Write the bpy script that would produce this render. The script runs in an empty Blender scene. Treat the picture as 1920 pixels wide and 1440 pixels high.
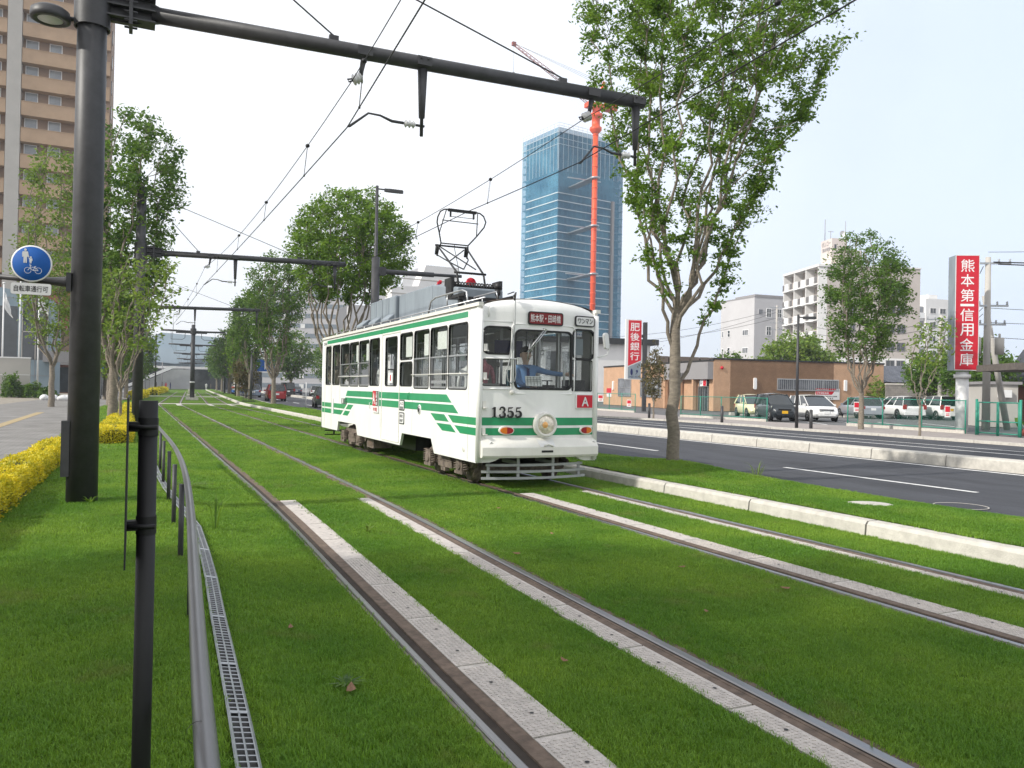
import bpy, bmesh, math, random
import numpy as np
from mathutils import Vector, Matrix

R = math.radians
sc = bpy.context.scene
COL = sc.collection

# ------------------------------------------------------------------ camera
cd = bpy.data.cameras.new('camera')
cam = bpy.data.objects.new('camera', cd)
COL.objects.link(cam)
cd.sensor_width = 36.0
cd.lens = 28.125
cd.clip_start = 0.05
cd.clip_end = 6000
_r = Vector((0.90366494, -0.4278266, 0.01881687))
_f = Vector((0.42777466, 0.90385902, 0.00690705)).normalized()
_r = (_r - _f * _r.dot(_f)).normalized()
_u = _r.cross(_f)
cam.matrix_world = Matrix(((_r.x, _u.x, -_f.x, 0), (_r.y, _u.y, -_f.y, 0), (_r.z, _u.z, -_f.z, 1.53), (0, 0, 0, 1)))
sc.camera = cam

# ------------------------------------------------------------------ sky and sun
SUN_EL, SUN_AZ = R(34), R(-93)          # azimuth clockwise from +Y: the sun stands to the left, a little behind
w = bpy.data.worlds.new('World')
sc.world = w
w.use_nodes = True
nt = w.node_tree
nt.nodes.clear()
N = nt.nodes.new
sky = N('ShaderNodeTexSky')
sky.sky_type = 'NISHITA'
sky.sun_disc = False
sky.sun_elevation = SUN_EL
sky.sun_rotation = SUN_AZ
sky.dust_density = 3.0
tc = N('ShaderNodeTexCoord')
nz = N('ShaderNodeTexNoise')
nz.inputs['Scale'].default_value = 2.2
nz.inputs['Detail'].default_value = 5
mr = N('ShaderNodeMapRange')
mr.inputs['From Min'].default_value = 0.3
mr.inputs['From Max'].default_value = 0.7
mr.inputs['To Min'].default_value = 0.80
mr.inputs['To Max'].default_value = 0.99
mx = N('ShaderNodeMix')
mx.data_type = 'RGBA'
mx.inputs[7].default_value = (9.5, 9.65, 9.95, 1)      # thin bright cloud veil
bg = N('ShaderNodeBackground')
bg.inputs['Strength'].default_value = 0.128
wo = N('ShaderNodeOutputWorld')
L_ = nt.links.new
L_(tc.outputs['Generated'], nz.inputs['Vector'])
L_(nz.outputs['Fac'], mr.inputs['Value'])
vd = N('ShaderNodeVectorMath'); vd.operation = 'DOT_PRODUCT'; vd.inputs[1].default_value = (0.88, 0.30, 0.25)   # the veil thins out to the right
m2 = N('ShaderNodeMapRange'); m2.inputs['From Min'].default_value = 0.62; m2.inputs['From Max'].default_value = 1.0
m2.inputs['To Min'].default_value = 0.0; m2.inputs['To Max'].default_value = 0.06
vb = N('ShaderNodeMix'); vb.data_type = 'RGBA'; vb.inputs[6].default_value = (9.5, 9.65, 9.95, 1); vb.inputs[7].default_value = (6.9, 8.1, 9.9, 1)
m3 = N('ShaderNodeMapRange'); m3.inputs['From Min'].default_value = 0.62; m3.inputs['From Max'].default_value = 1.0
ms = N('ShaderNodeMath'); ms.operation = 'SUBTRACT'
L_(tc.outputs['Generated'], vd.inputs[0]); L_(vd.outputs['Value'], m2.inputs['Value'])
L_(mr.outputs['Result'], ms.inputs[0]); L_(m2.outputs['Result'], ms.inputs[1])
L_(ms.outputs[0], mx.inputs[0]); L_(vd.outputs['Value'], m3.inputs['Value']); L_(m3.outputs['Result'], vb.inputs[0]); L_(vb.outputs[2], mx.inputs[7])
L_(sky.outputs['Color'], mx.inputs[6])
L_(mx.outputs[2], bg.inputs['Color'])
L_(bg.outputs['Background'], wo.inputs['Surface'])
sd = bpy.data.lights.new('sun', 'SUN')
sd.energy = 4.3
sd.angle = R(1.0)
sd.color = (1.0, 0.955, 0.87)
so = bpy.data.objects.new('sun', sd)
COL.objects.link(so)
_d = Vector((math.sin(SUN_AZ) * math.cos(SUN_EL), math.cos(SUN_AZ) * math.cos(SUN_EL), math.sin(SUN_EL)))
so.rotation_euler = _d.to_track_quat('Z', 'Y').to_euler()
so.location = (-20, -6, 30)
sc.view_settings.view_transform = 'Standard'
sc.view_settings.look = 'None'
sc.view_settings.exposure = 0.06
sc.view_settings.gamma = 1.0
sc.cycles.max_bounces = 6
sc.cycles.transparent_max_bounces = 16
sc.cycles.use_denoising = True

# ------------------------------------------------------------------ materials
def mat(name, col, rough=0.6, metal=0.0, var=0.12, scale=6.0, bump=0.0, bscale=40.0, spec=0.4, detail=4, stretch=None, coat=0.0):
    m = bpy.data.materials.new(name)
    m.use_nodes = True
    t = m.node_tree
    b = t.nodes['Principled BSDF']
    b.inputs['Roughness'].default_value = rough
    b.inputs['Metallic'].default_value = metal
    b.inputs['Specular IOR Level'].default_value = spec
    if coat:
        b.inputs['Coat Weight'].default_value = coat
        b.inputs['Coat Roughness'].default_value = 0.06
    c = t.nodes.new('ShaderNodeTexCoord')
    src = c.outputs['Object']
    if stretch:
        mp = t.nodes.new('ShaderNodeMapping')
        mp.inputs['Scale'].default_value = stretch
        t.links.new(src, mp.inputs['Vector'])
        src = mp.outputs['Vector']
    if var:
        n = t.nodes.new('ShaderNodeTexNoise')
        n.inputs['Scale'].default_value = scale
        n.inputs['Detail'].default_value = detail
        n.inputs['Roughness'].default_value = 0.65
        t.links.new(src, n.inputs['Vector'])
        r = t.nodes.new('ShaderNodeValToRGB')
        r.color_ramp.elements[0].position = 0.32
        r.color_ramp.elements[1].position = 0.68
        r.color_ramp.elements[0].color = tuple(x * (1 - var) for x in col) + (1,)
        r.color_ramp.elements[1].color = tuple(min(1, x * (1 + var)) for x in col) + (1,)
        t.links.new(n.outputs['Fac'], r.inputs['Fac'])
        t.links.new(r.outputs['Color'], b.inputs['Base Color'])
    else:
        b.inputs['Base Color'].default_value = tuple(col) + (1,)
    if bump:
        n2 = t.nodes.new('ShaderNodeTexNoise')
        n2.inputs['Scale'].default_value = bscale
        n2.inputs['Detail'].default_value = 5
        t.links.new(src, n2.inputs['Vector'])
        bp = t.nodes.new('ShaderNodeBump')
        bp.inputs['Strength'].default_value = bump
        bp.inputs['Distance'].default_value = 0.02
        t.links.new(n2.outputs['Fac'], bp.inputs['Height'])
        t.links.new(bp.outputs['Normal'], b.inputs['Normal'])
    return m

def glass(name, tint=(0.75, 0.8, 0.8), refl=0.12, rough=0.02):
    m = bpy.data.materials.new(name)
    m.use_nodes = True
    t = m.node_tree
    t.nodes.clear()
    o = t.nodes.new('ShaderNodeOutputMaterial')
    a = t.nodes.new('ShaderNodeBsdfTransparent')
    a.inputs['Color'].default_value = tuple(tint) + (1,)
    g = t.nodes.new('ShaderNodeBsdfGlossy')
    g.inputs['Roughness'].default_value = rough
    lw = t.nodes.new('ShaderNodeLayerWeight')
    lw.inputs['Blend'].default_value = 0.25
    ad = t.nodes.new('ShaderNodeMath')
    ad.operation = 'MULTIPLY_ADD'
    ad.inputs[1].default_value = 0.4
    ad.inputs[2].default_value = refl
    x = t.nodes.new('ShaderNodeMixShader')
    t.links.new(lw.outputs['Fresnel'], ad.inputs[0])
    t.links.new(ad.outputs[0], x.inputs[0])
    t.links.new(a.outputs[0], x.inputs[1])
    t.links.new(g.outputs[0], x.inputs[2])
    t.links.new(x.outputs[0], o.inputs['Surface'])
    return m

def leafmat(name, c0, c1, trans=0.35):
    m = bpy.data.materials.new(name)
    m.use_nodes = True
    t = m.node_tree
    t.nodes.clear()
    o = t.nodes.new('ShaderNodeOutputMaterial')
    gm = t.nodes.new('ShaderNodeNewGeometry')
    r = t.nodes.new('ShaderNodeValToRGB')
    r.color_ramp.elements[0].color = tuple(c0) + (1,)
    r.color_ramp.elements[1].color = tuple(c1) + (1,)
    d = t.nodes.new('ShaderNodeBsdfPrincipled')
    d.inputs['Roughness'].default_value = 0.5
    d.inputs['Specular IOR Level'].default_value = 0.35
    tr = t.nodes.new('ShaderNodeBsdfTranslucent')
    hs = t.nodes.new('ShaderNodeHueSaturation')
    hs.inputs['Hue'].default_value = 0.485
    hs.inputs['Value'].default_value = 1.5
    x = t.nodes.new('ShaderNodeMixShader')
    x.inputs[0].default_value = trans
    cn = t.nodes.new('ShaderNodeTexNoise')                # clumped tone painting light and shade, and leaf age, into the sprays
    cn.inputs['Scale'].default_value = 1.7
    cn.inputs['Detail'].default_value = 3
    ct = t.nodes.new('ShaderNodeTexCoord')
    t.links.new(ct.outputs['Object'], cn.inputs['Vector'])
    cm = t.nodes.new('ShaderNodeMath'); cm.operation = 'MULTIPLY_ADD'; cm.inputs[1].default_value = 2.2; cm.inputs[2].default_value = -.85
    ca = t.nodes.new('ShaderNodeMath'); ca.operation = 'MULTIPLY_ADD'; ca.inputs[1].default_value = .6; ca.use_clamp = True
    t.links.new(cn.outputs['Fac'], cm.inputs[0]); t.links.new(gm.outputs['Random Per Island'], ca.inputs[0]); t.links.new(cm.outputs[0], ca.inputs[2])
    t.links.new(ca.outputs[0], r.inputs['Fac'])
    t.links.new(r.outputs['Color'], d.inputs['Base Color'])
    t.links.new(r.outputs['Color'], hs.inputs['Color'])
    t.links.new(hs.outputs['Color'], tr.inputs['Color'])
    t.links.new(d.outputs[0], x.inputs[1])
    t.links.new(tr.outputs[0], x.inputs[2])
    t.links.new(x.outputs[0], o.inputs['Surface'])
    return m

M = {}
M['cream'] = mat('white_tram_paint', (0.80, 0.80, 0.79), 0.38, var=0.07, scale=2.2, coat=0.25, bump=0.05, bscale=2.5, stretch=(1, 1, .3), detail=7)
M['cream2'] = mat('warm_cream_paint', (0.72, 0.705, 0.66), 0.4, var=0.06, scale=3, coat=0.2)
M['green'] = mat('green_paint', (0.012, 0.26, 0.105), 0.4, var=0.1, scale=3, coat=0.3)
M['roofgrey'] = mat('tram_roof', (0.115, 0.10, 0.09), 0.75, var=0.25, scale=8)
M['black'] = mat('black_rubber', (0.012, 0.012, 0.013), 0.55, var=0.2)
M['ink'] = mat('black_lettering', (0.01, 0.01, 0.012), 0.5, var=0)
M['darkmetal'] = mat('dark_metal', (0.035, 0.035, 0.036), 0.5, metal=0.5, var=0.3)
M['pole'] = mat('charcoal_painted_steel', (0.043, 0.043, 0.047), 0.5, var=0.28, scale=5, spec=0.5, bump=0.06, bscale=30, detail=8)
M['tuberail'] = mat('weathered_grey_tube', (0.17, 0.17, 0.18), 0.38, metal=0.6, var=0.06, scale=2)
M['groove'] = mat('dark_rail_groove', (0.035, 0.026, 0.02), 0.9, var=0.3, scale=10)
M['rail'] = mat('polished_rail_steel', (0.26, 0.255, 0.26), 0.3, metal=1.0, var=0.15, scale=9, stretch=(1, .05, 1))
M['rust'] = mat('rusty_steel', (0.125, 0.09, 0.068), 0.8, var=0.35, scale=14, bump=0.2)
M['bogie'] = mat('dusty_bogie_steel', (0.15, 0.12, 0.10), 0.8, var=0.55, scale=9, bump=0.3, detail=7)
M['galv'] = mat('galvanised_steel', (0.38, 0.40, 0.42), 0.4, metal=0.7, var=0.15)
M['steel'] = mat('bare_steel', (0.52, 0.53, 0.54), 0.35, metal=0.85, var=0.1)
M['fender'] = mat('grey_painted_fender', (0.33, 0.345, 0.35), 0.5, var=0.1)
M['acgrey'] = mat('roof_unit_grey', (0.22, 0.255, 0.29), 0.5, var=0.15, scale=4, stretch=(1, 1, .25))
M['red'] = mat('red_sign_face', (0.45, 0.012, 0.022), 0.4, var=0.05)
M['signred'] = mat('bright_red_sign_face', (0.55, 0.012, 0.03), 0.35, var=0.05)
M['rollred'] = mat('dark_red_roller_blind', (0.20, 0.012, 0.016), 0.5, var=0.06)
M['white'] = mat('white_paint', (0.80, 0.80, 0.80), 0.45, var=0.03)
M['offwhite'] = mat('off_white_sign', (0.70, 0.70, 0.70), 0.45, var=0.04)
M['blue'] = mat('blue_sign_face', (0.006, 0.095, 0.38), 0.7, var=0.06)
M['concrete'] = mat('pale_concrete', (0.50, 0.475, 0.43), 0.85, var=0.14, scale=7, bump=0.25, bscale=60)
M['slab'] = mat('checkered_concrete_slab', (0.53, 0.485, 0.45), 0.85, var=0.16, scale=25, bump=0.7, bscale=90)
M['amber'] = mat('amber_lens', (0.62, 0.16, 0.01), 0.25, var=0.05)
M['redlens'] = mat('red_lens', (0.30, 0.012, 0.015), 0.25, var=0.05)
M['lens'] = mat('headlamp_glass', (0.72, 0.66, 0.56), 0.22, metal=0.35, var=0.35, scale=16)
M['lampwarm'] = mat('headlamp_bulb', (0.85, 0.45, 0.16), 0.3, metal=0.1, var=0.1)
M['glass'] = glass('window_glass', (0.80, 0.83, 0.82), 0.025)
M['dglass'] = mat('dark_window', (0.035, 0.042, 0.05), 0.08, var=0.3, scale=1.0, spec=0.8)
M['bglass'] = mat('curtained_window', (0.16, 0.17, 0.19), 0.12, var=0.5, scale=0.45, spec=0.8)
M['cglass'] = mat('car_glass', (0.02, 0.025, 0.028), 0.05, var=0.2, spec=0.8)
M['seat'] = mat('green_seat_cloth', (0.04, 0.10, 0.12), 0.9, var=0.1)
M['interior'] = mat('tram_interior_wall', (0.34, 0.34, 0.31), 0.7, var=0.08)
M['navy'] = mat('navy_blind', (0.012, 0.018, 0.10), 0.8, var=0.1)
M['paper'] = mat('white_notice_paper', (0.80, 0.80, 0.78), 0.8, var=0.05)
M['skin'] = mat('skin', (0.62, 0.42, 0.32), 0.6, var=0.08)
M['shirt'] = mat('light_blue_shirt', (0.16, 0.30, 0.56), 0.85, var=0.1)
M['hair'] = mat('black_hair', (0.012, 0.011, 0.01), 0.6, var=0.2)
M['bark'] = mat('zelkova_bark', (0.205, 0.175, 0.14), 0.9, var=0.3, scale=9, bump=0.5, bscale=30, stretch=(1, 1, 2.2))
M['barkd'] = mat('dark_branch_bark', (0.10, 0.085, 0.07), 0.9, var=0.3, scale=9)
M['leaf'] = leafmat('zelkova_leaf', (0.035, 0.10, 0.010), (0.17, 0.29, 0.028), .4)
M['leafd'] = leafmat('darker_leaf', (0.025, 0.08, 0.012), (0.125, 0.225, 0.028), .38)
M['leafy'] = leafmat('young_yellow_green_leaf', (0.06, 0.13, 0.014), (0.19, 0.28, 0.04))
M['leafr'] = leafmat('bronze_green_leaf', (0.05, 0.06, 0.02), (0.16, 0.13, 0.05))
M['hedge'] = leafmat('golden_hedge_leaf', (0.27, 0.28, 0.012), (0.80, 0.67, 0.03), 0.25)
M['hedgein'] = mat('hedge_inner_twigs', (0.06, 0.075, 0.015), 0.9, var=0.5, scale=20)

# ------------------------------------------------------------------ object helpers
ORIG = {}
def tag(o, label=None, cat=None, group=None, kind=None):
    if label: o['label'] = label
    if cat: o['category'] = cat
    if group: o['group'] = group
    if kind: o['kind'] = kind
    return o
def thing(name, label, cat, loc=(0, 0, 0), rz=0.0, group=None, world=False):
    o = bpy.data.objects.new(name, None)
    o.empty_display_size = 0.2
    COL.objects.link(o)
    o.location = loc
    o.rotation_euler = (0, 0, rz)
    if world: ORIG[o.name] = Vector(loc)
    return tag(o, label, cat, group)

class MB:
    """collects shapes; build() links them as ONE mesh object"""
    def __init__(s):
        s.v = []; s.f = []; s.m = []; s.s = []
    def add(s, vs, fs, mi=0, smooth=False):
        o = len(s.v)
        s.v += [tuple(p) for p in vs]
        s.f += [tuple(i + o for i in f) for f in fs]
        s.m += [mi] * len(fs); s.s += [smooth] * len(fs)
        return s
    def box(s, x0, x1, y0, y1, z0, z1, mi=0):
        v = [(x, y, z) for z in (z0, z1) for y in (y0, y1) for x in (x0, x1)]
        return s.add(v, [(0, 2, 3, 1), (4, 5, 7, 6), (0, 1, 5, 4), (2, 6, 7, 3), (0, 4, 6, 2), (1, 3, 7, 5)], mi)
    def obox(s, c, sx, sy, sz, mat3=None, mi=0):
        m3 = mat3 or Matrix.Identity(3)
        c = Vector(c)
        v = [c + m3 @ Vector((x * sx / 2, y * sy / 2, z * sz / 2)) for z in (-1, 1) for y in (-1, 1) for x in (-1, 1)]
        return s.add(v, [(0, 2, 3, 1), (4, 5, 7, 6), (0, 1, 5, 4), (2, 6, 7, 3), (0, 4, 6, 2), (1, 3, 7, 5)], mi)
    def bar(s, p0, p1, wd, h, mi=0):
        p0 = Vector(p0); p1 = Vector(p1); d = p1 - p0
        q = d.to_track_quat('Y', 'Z').to_matrix()
        return s.obox((p0 + p1) / 2, wd, d.length, h, q, mi)
    def tube(s, pts, r, n=8, mi=0, caps=True, smooth=True):
        pts = [Vector(p) for p in pts]
        rs = list(r) if isinstance(r, (list, tuple)) else [r] * len(pts)
        vs = []; fs = []
        nrm = None
        for i, p in enumerate(pts):
            a = pts[max(i - 1, 0)]; b = pts[min(i + 1, len(pts) - 1)]
            d = (b - a)
            d = d.normalized() if d.length > 1e-9 else Vector((0, 0, 1))
            if nrm is None:
                nrm = d.orthogonal().normalized()
            else:
                nrm = nrm - d * nrm.dot(d)
                nrm = nrm.normalized() if nrm.length > 1e-6 else d.orthogonal().normalized()
            bi = d.cross(nrm)
            for k in range(n):
                an = 2 * math.pi * (k + .5) / n
                vs.append(p + (nrm * math.cos(an) + bi * math.sin(an)) * rs[i])
        for i in range(len(pts) - 1):
            for k in range(n):
                fs.append((i * n + k, i * n + (k + 1) % n, (i + 1) * n + (k + 1) % n, (i + 1) * n + k))
        s.add(vs, fs, mi, smooth)
        if caps:
            o = len(s.v) - len(vs)
            e = o + (len(pts) - 1) * n
            s.f += [tuple(o + k for k in reversed(range(n))), tuple(e + k for k in range(n))]
            s.m += [mi, mi]; s.s += [False, False]
        return s
    def cyl(s, p0, p1, r0, r1=None, n=14, mi=0):
        return s.tube([p0, p1], [r0, r0 if r1 is None else r1], n, mi)
    def prism(s, poly, f, d0, d1, mi=0):
        n = len(poly)
        v = [f(a, b, d0) for a, b in poly] + [f(a, b, d1) for a, b in poly]
        fs = [tuple(reversed(range(n))), tuple(range(n, 2 * n))] + [(i, (i + 1) % n, n + (i + 1) % n, n + i) for i in range(n)]
        return s.add(v, fs, mi)
    def lathe(s, prof, n, f, mi=0, smooth=True):
        v = [f(r * math.cos(2 * math.pi * k / n), r * math.sin(2 * math.pi * k / n), z) for r, z in prof for k in range(n)]
        fs = [(i * n + k, i * n + (k + 1) % n, (i + 1) * n + (k + 1) % n, (i + 1) * n + k) for i in range(len(prof) - 1) for k in range(n)]
        return s.add(v, fs, mi, smooth)
    def grid(s, P, mi=0, smooth=False, flip=False):
        nu, nv = len(P), len(P[0])
        v = [p for row in P for p in row]
        fs = []
        for i in range(nu - 1):
            for j in range(nv - 1):
                q = (i * nv + j, i * nv + j + 1, (i + 1) * nv + j + 1, (i + 1) * nv + j)
                fs.append(tuple(reversed(q)) if flip else q)
        return s.add(v, fs, mi, smooth)
    def build(s, name, mats, parent=None, bevel=0.0, label=None):
        me = bpy.data.meshes.new(name)
        off = ORIG.get(parent.name) if parent is not None else None
        vs = s.v if off is None else [(x - off.x, y - off.y, z - off.z) for x, y, z in s.v]
        me.from_pydata(vs, [], s.f)
        for m in (mats if isinstance(mats, (list, tuple)) else [mats]):
            me.materials.append(M[m] if isinstance(m, str) else m)
        me.polygons.foreach_set('material_index', s.m)
        me.polygons.foreach_set('use_smooth', s.s)
        bm = bmesh.new(); bm.from_mesh(me)
        bmesh.ops.recalc_face_normals(bm, faces=bm.faces)
        bm.to_mesh(me); bm.free()
        o = bpy.data.objects.new(name, me)
        COL.objects.link(o)
        if parent is not None:
            o.parent = parent
            if off is not None: ORIG[o.name] = off
        if bevel:
            b = o.modifiers.new('bevel', 'BEVEL')
            b.width = bevel; b.segments = 2; b.limit_method = 'ANGLE'; b.angle_limit = R(40)
        if label: o['label'] = label
        return o
def raw(name, v, f, mats, parent=None, smooth=False):
    me = bpy.data.meshes.new(name)
    v = np.asarray(v, dtype=np.float32).reshape(-1, 3)
    f = np.asarray(f, dtype=np.int32)
    k = f.shape[1]
    me.vertices.add(len(v)); me.vertices.foreach_set('co', v.ravel())
    me.loops.add(f.size); me.loops.foreach_set('vertex_index', f.ravel())
    me.polygons.add(len(f))
    me.polygons.foreach_set('loop_start', np.arange(0, f.size, k, dtype=np.int32))
    me.polygons.foreach_set('use_smooth', np.full(len(f), smooth))
    me.update(calc_edges=True)
    for m in (mats if isinstance(mats, (list, tuple)) else [mats]):
        me.materials.append(M[m] if isinstance(m, str) else m)
    o = bpy.data.objects.new(name, me)
    COL.objects.link(o)
    if parent is not None: o.parent = parent
    return o
def copy_tree(o, parent=None):
    c = o.copy(); COL.objects.link(c)
    if parent is not None: c.parent = parent
    for ch in list(o.children): copy_tree(ch, c)
    return c
def struct(name, mb, m, label=None):
    o = mb.build(name, m); o['kind'] = 'structure'
    if label: o['label'] = label
    return o

_tcache = {}
def text2d(body, bold=0.0):
    """outline of a piece of writing as (points, faces), box-normalised to its own size"""
    if (body, bold) in _tcache: return _tcache[(body, bold)]
    cu = bpy.data.curves.new('lettering', 'FONT')
    cu.body = body; cu.size = 1.0; cu.offset = bold; cu.resolution_u = 3
    ob = bpy.data.objects.new('lettering', cu)
    COL.objects.link(ob)
    dg = bpy.context.evaluated_depsgraph_get()
    me = ob.evaluated_get(dg).to_mesh()
    v = np.array([x.co[:2] for x in me.vertices]) if len(me.vertices) else np.zeros((0, 2))
    f = [tuple(p.vertices) for p in me.polygons]
    ob.evaluated_get(dg).to_mesh_clear()
    bpy.data.objects.remove(ob); bpy.data.curves.remove(cu)
    _tcache[(body, bold)] = (v, f)
    return v, f
def lettering(mb, body, o, ux, uy, wd, ht, mi=0, bold=0.01, lift=0.004, stretch=True):
    """writes body into the wd x ht box whose lower-left corner is o; ux, uy are unit vectors"""
    v, f = text2d(body, bold)
    if not len(v): return mb
    lo = v.min(0); sz = np.maximum(v.max(0) - lo, 1e-6)
    sx, sy = wd / sz[0], ht / sz[1]
    if not stretch:
        k = min(sx, sy)
        ox, oy = (wd - k * sz[0]) / 2, (ht - k * sz[1]) / 2
        sx = sy = k
    else: ox = oy = 0
    o = Vector(o); ux = Vector(ux); uy = Vector(uy); n = ux.cross(uy).normalized()
    pts = [o + ux * ((p[0] - lo[0]) * sx + ox) + uy * ((p[1] - lo[1]) * sy + oy) + n * lift for p in v]
    return mb.add(pts, f, mi)
def rrect(u0, u1, v0, v1, r, n=4):
    out = []
    for cx, cy, a0 in ((u1 - r, v1 - r, 0), (u0 + r, v1 - r, 90), (u0 + r, v0 + r, 180), (u1 - r, v0 + r, 270)):
        for k in range(n + 1):
            a = R(a0 + 90 * k / n)
            out.append((cx + r * math.cos(a), cy + r * math.sin(a)))
    return out
def ring(mb, rect, r, wid, f, d0, d1, mi=0):
    """frame: rounded opening inside a rounded rectangle wid larger, between depths d0 (outer) and d1"""
    u0, u1, v0, v1 = rect
    def fine(p):
        out = []
        for i in range(len(p)):
            q = p[(i + 1) % len(p)]; k = 8 if math.dist(p[i], q) > .15 else 1
            out += [(p[i][0] + (q[0] - p[i][0]) * j / k, p[i][1] + (q[1] - p[i][1]) * j / k) for j in range(k)]
        return out
    a = fine(rrect(u0, u1, v0, v1, r)); b0 = rrect(u0 - wid, u1 + wid, v0 - wid, v1 + wid, r + wid)
    a0 = rrect(u0, u1, v0, v1, r); b = []
    for i in range(len(b0)):
        q = b0[(i + 1) % len(b0)]; k = 8 if math.dist(a0[i], a0[(i + 1) % len(a0)]) > .15 else 1
        b += [(b0[i][0] + (q[0] - b0[i][0]) * j / k, b0[i][1] + (q[1] - b0[i][1]) * j / k) for j in range(k)]
    n = len(a)
    v = [f(*p, d0) for p in a] + [f(*p, d0) for p in b] + [f(*p, d1) for p in a] + [f(*p, d1) for p in b]
    fs = []
    for i in range(n):
        j = (i + 1) % n
        fs += [(i, j, n + j, n + i), (i, 2 * n + i, 2 * n + j, j), (n + i, n + j, 3 * n + j, 3 * n + i), (2 * n + i, 3 * n + i, 3 * n + j, 2 * n + j)]
    return mb.add(v, fs, mi)
def holed(mb, u, v, holes, f, th, ucuts=(), mi=0, mi_in=0):
    """a wall sheet over u x v with rectangular openings, th thick, f maps (u, v, depth) to a point"""
    us = sorted(set([round(x, 4) for x in list(u) + list(ucuts) + [h[0] for h in holes] + [h[1] for h in holes]]))
    vs = sorted(set([round(x, 4) for x in list(v) + [h[2] for h in holes] + [h[3] for h in holes]]))
    def solid(i, j):
        if i < 0 or j < 0 or i >= len(us) - 1 or j >= len(vs) - 1: return False
        a, b = (us[i] + us[i + 1]) / 2, (vs[j] + vs[j + 1]) / 2
        return not any(h[0] < a < h[1] and h[2] < b < h[3] for h in holes)
    for i in range(len(us) - 1):
        for j in range(len(vs) - 1):
            if not solid(i, j): continue
            a, b, c, d = us[i], us[i + 1], vs[j], vs[j + 1]
            mb.add([f(a, c, 0), f(b, c, 0), f(b, d, 0), f(a, d, 0)], [(0, 1, 2, 3)], mi)
            mb.add([f(a, c, th), f(b, c, th), f(b, d, th), f(a, d, th)], [(3, 2, 1, 0)], mi_in)
            for di, dj, e in ((-1, 0, ((a, c), (a, d))), (1, 0, ((b, c), (b, d))), (0, -1, ((a, c), (b, c))), (0, 1, ((a, d), (b, d)))):
                if not solid(i + di, j + dj):
                    p, q = e
                    mb.add([f(*p, 0), f(*q, 0), f(*q, th), f(*p, th)], [(0, 1, 2, 3)], mi)
    return mb

# ------------------------------------------------------------------ the alignment: straight, then a 3.4 degree bend at the crossing
S0, S1, PHI = 58.0, 68.0, R(3.4)
def path(s):
    if s <= S0: return 4.0, s, 0.0
    k = PHI / (S1 - S0); x, y = 4.0, S0
    if s <= S1:
        a = k * (s - S0)
        return x + (1 - math.cos(a)) / k, y + math.sin(a) / k, a
    x += (1 - math.cos(PHI)) / k; y += math.sin(PHI) / k
    return x + math.sin(PHI) * (s - S1), y + math.cos(PHI) * (s - S1), PHI
def W(X, s, z=0.0):
    x, y, a = path(s)
    return (x + (X - 4) * math.cos(a), y - (X - 4) * math.sin(a), z)
def sm(a, b, x):
    t = min(1, max(0, (x - a) / (b - a))); return t * t * (3 - 2 * t)
def zl(X, s):
    """ground height on the left, where the lawn rises to the footway"""
    return 0.15 * (1 - sm(0.15, 1.15, X)) * (1 - sm(45, 62, s))
SS = [-8, -4, -2, 0, 2, 3, 4, 5, 6, 7, 8, 9, 10, 12, 14, 16, 18, 20, 24, 28, 32, 36, 40, 45, 50, 54, 58, 60, 62, 64, 66, 68, 75, 90, 120, 160, 220]
def sheet(xs, zf, ss=SS):
    return MB().grid([[W(X(s) if callable(X) else X, s, zf(X(s) if callable(X) else X, s)) for X in xs] for s in ss])
def strip(mb, x0, x1, s0, s1, z, n=None):
    n = n or max(1, int((s1 - s0) / 3))
    P = [[W(x0, s0 + (s1 - s0) * i / n, z), W(x1, s0 + (s1 - s0) * i / n, z)] for i in range(n + 1)]
    return mb.grid(P)

# surfaces
def turf_material():
    m = bpy.data.materials.new('short_turf'); m.use_nodes = True
    t = m.node_tree; b = t.nodes['Principled BSDF']
    b.inputs['Roughness'].default_value = 0.9; b.inputs['Specular IOR Level'].default_value = 0.1
    c = t.nodes.new('ShaderNodeTexCoord')
    def noise(s, d=4):
        n = t.nodes.new('ShaderNodeTexNoise'); n.inputs['Scale'].default_value = s; n.inputs['Detail'].default_value = d
        t.links.new(c.outputs['Object'], n.inputs['Vector']); return n
    def ramp(n, p0, c0, p1, c1):
        r = t.nodes.new('ShaderNodeValToRGB'); r.color_ramp.elements[0].position = p0; r.color_ramp.elements[1].position = p1
        r.color_ramp.elements[0].color = c0 + (1,); r.color_ramp.elements[1].color = c1 + (1,)
        t.links.new(n.outputs['Fac'], r.inputs['Fac']); return r
    a = ramp(noise(3.0), .35, (.075, .155, .014), .7, (.13, .22, .022))
    f = ramp(noise(70.0, 6), .35, (.45, .45, .45), .7, (1.3, 1.3, 1.3))
    mu = t.nodes.new('ShaderNodeMix'); mu.data_type = 'RGBA'; mu.blend_type = 'MULTIPLY'; mu.inputs[0].default_value = .8
    t.links.new(a.outputs['Color'], mu.inputs[6]); t.links.new(f.outputs['Color'], mu.inputs[7])
    dry = ramp(noise(.9, 3), .62, (0, 0, 0), .75, (.55, .55, .55))
    m2 = t.nodes.new('ShaderNodeMix'); m2.data_type = 'RGBA'; m2.inputs[7].default_value = (.17, .155, .05, 1)
    t.links.new(dry.outputs['Color'], m2.inputs[0]); t.links.new(mu.outputs[2], m2.inputs[6])
    t.links.new(m2.outputs[2], b.inputs['Base Color'])
    bp = t.nodes.new('ShaderNodeBump'); bp.inputs['Strength'].default_value = .7; bp.inputs['Distance'].default_value = .03
    t.links.new(noise(110, 5).outputs['Fac'], bp.inputs['Height']); t.links.new(bp.outputs['Normal'], b.inputs['Normal'])
    return m
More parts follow.
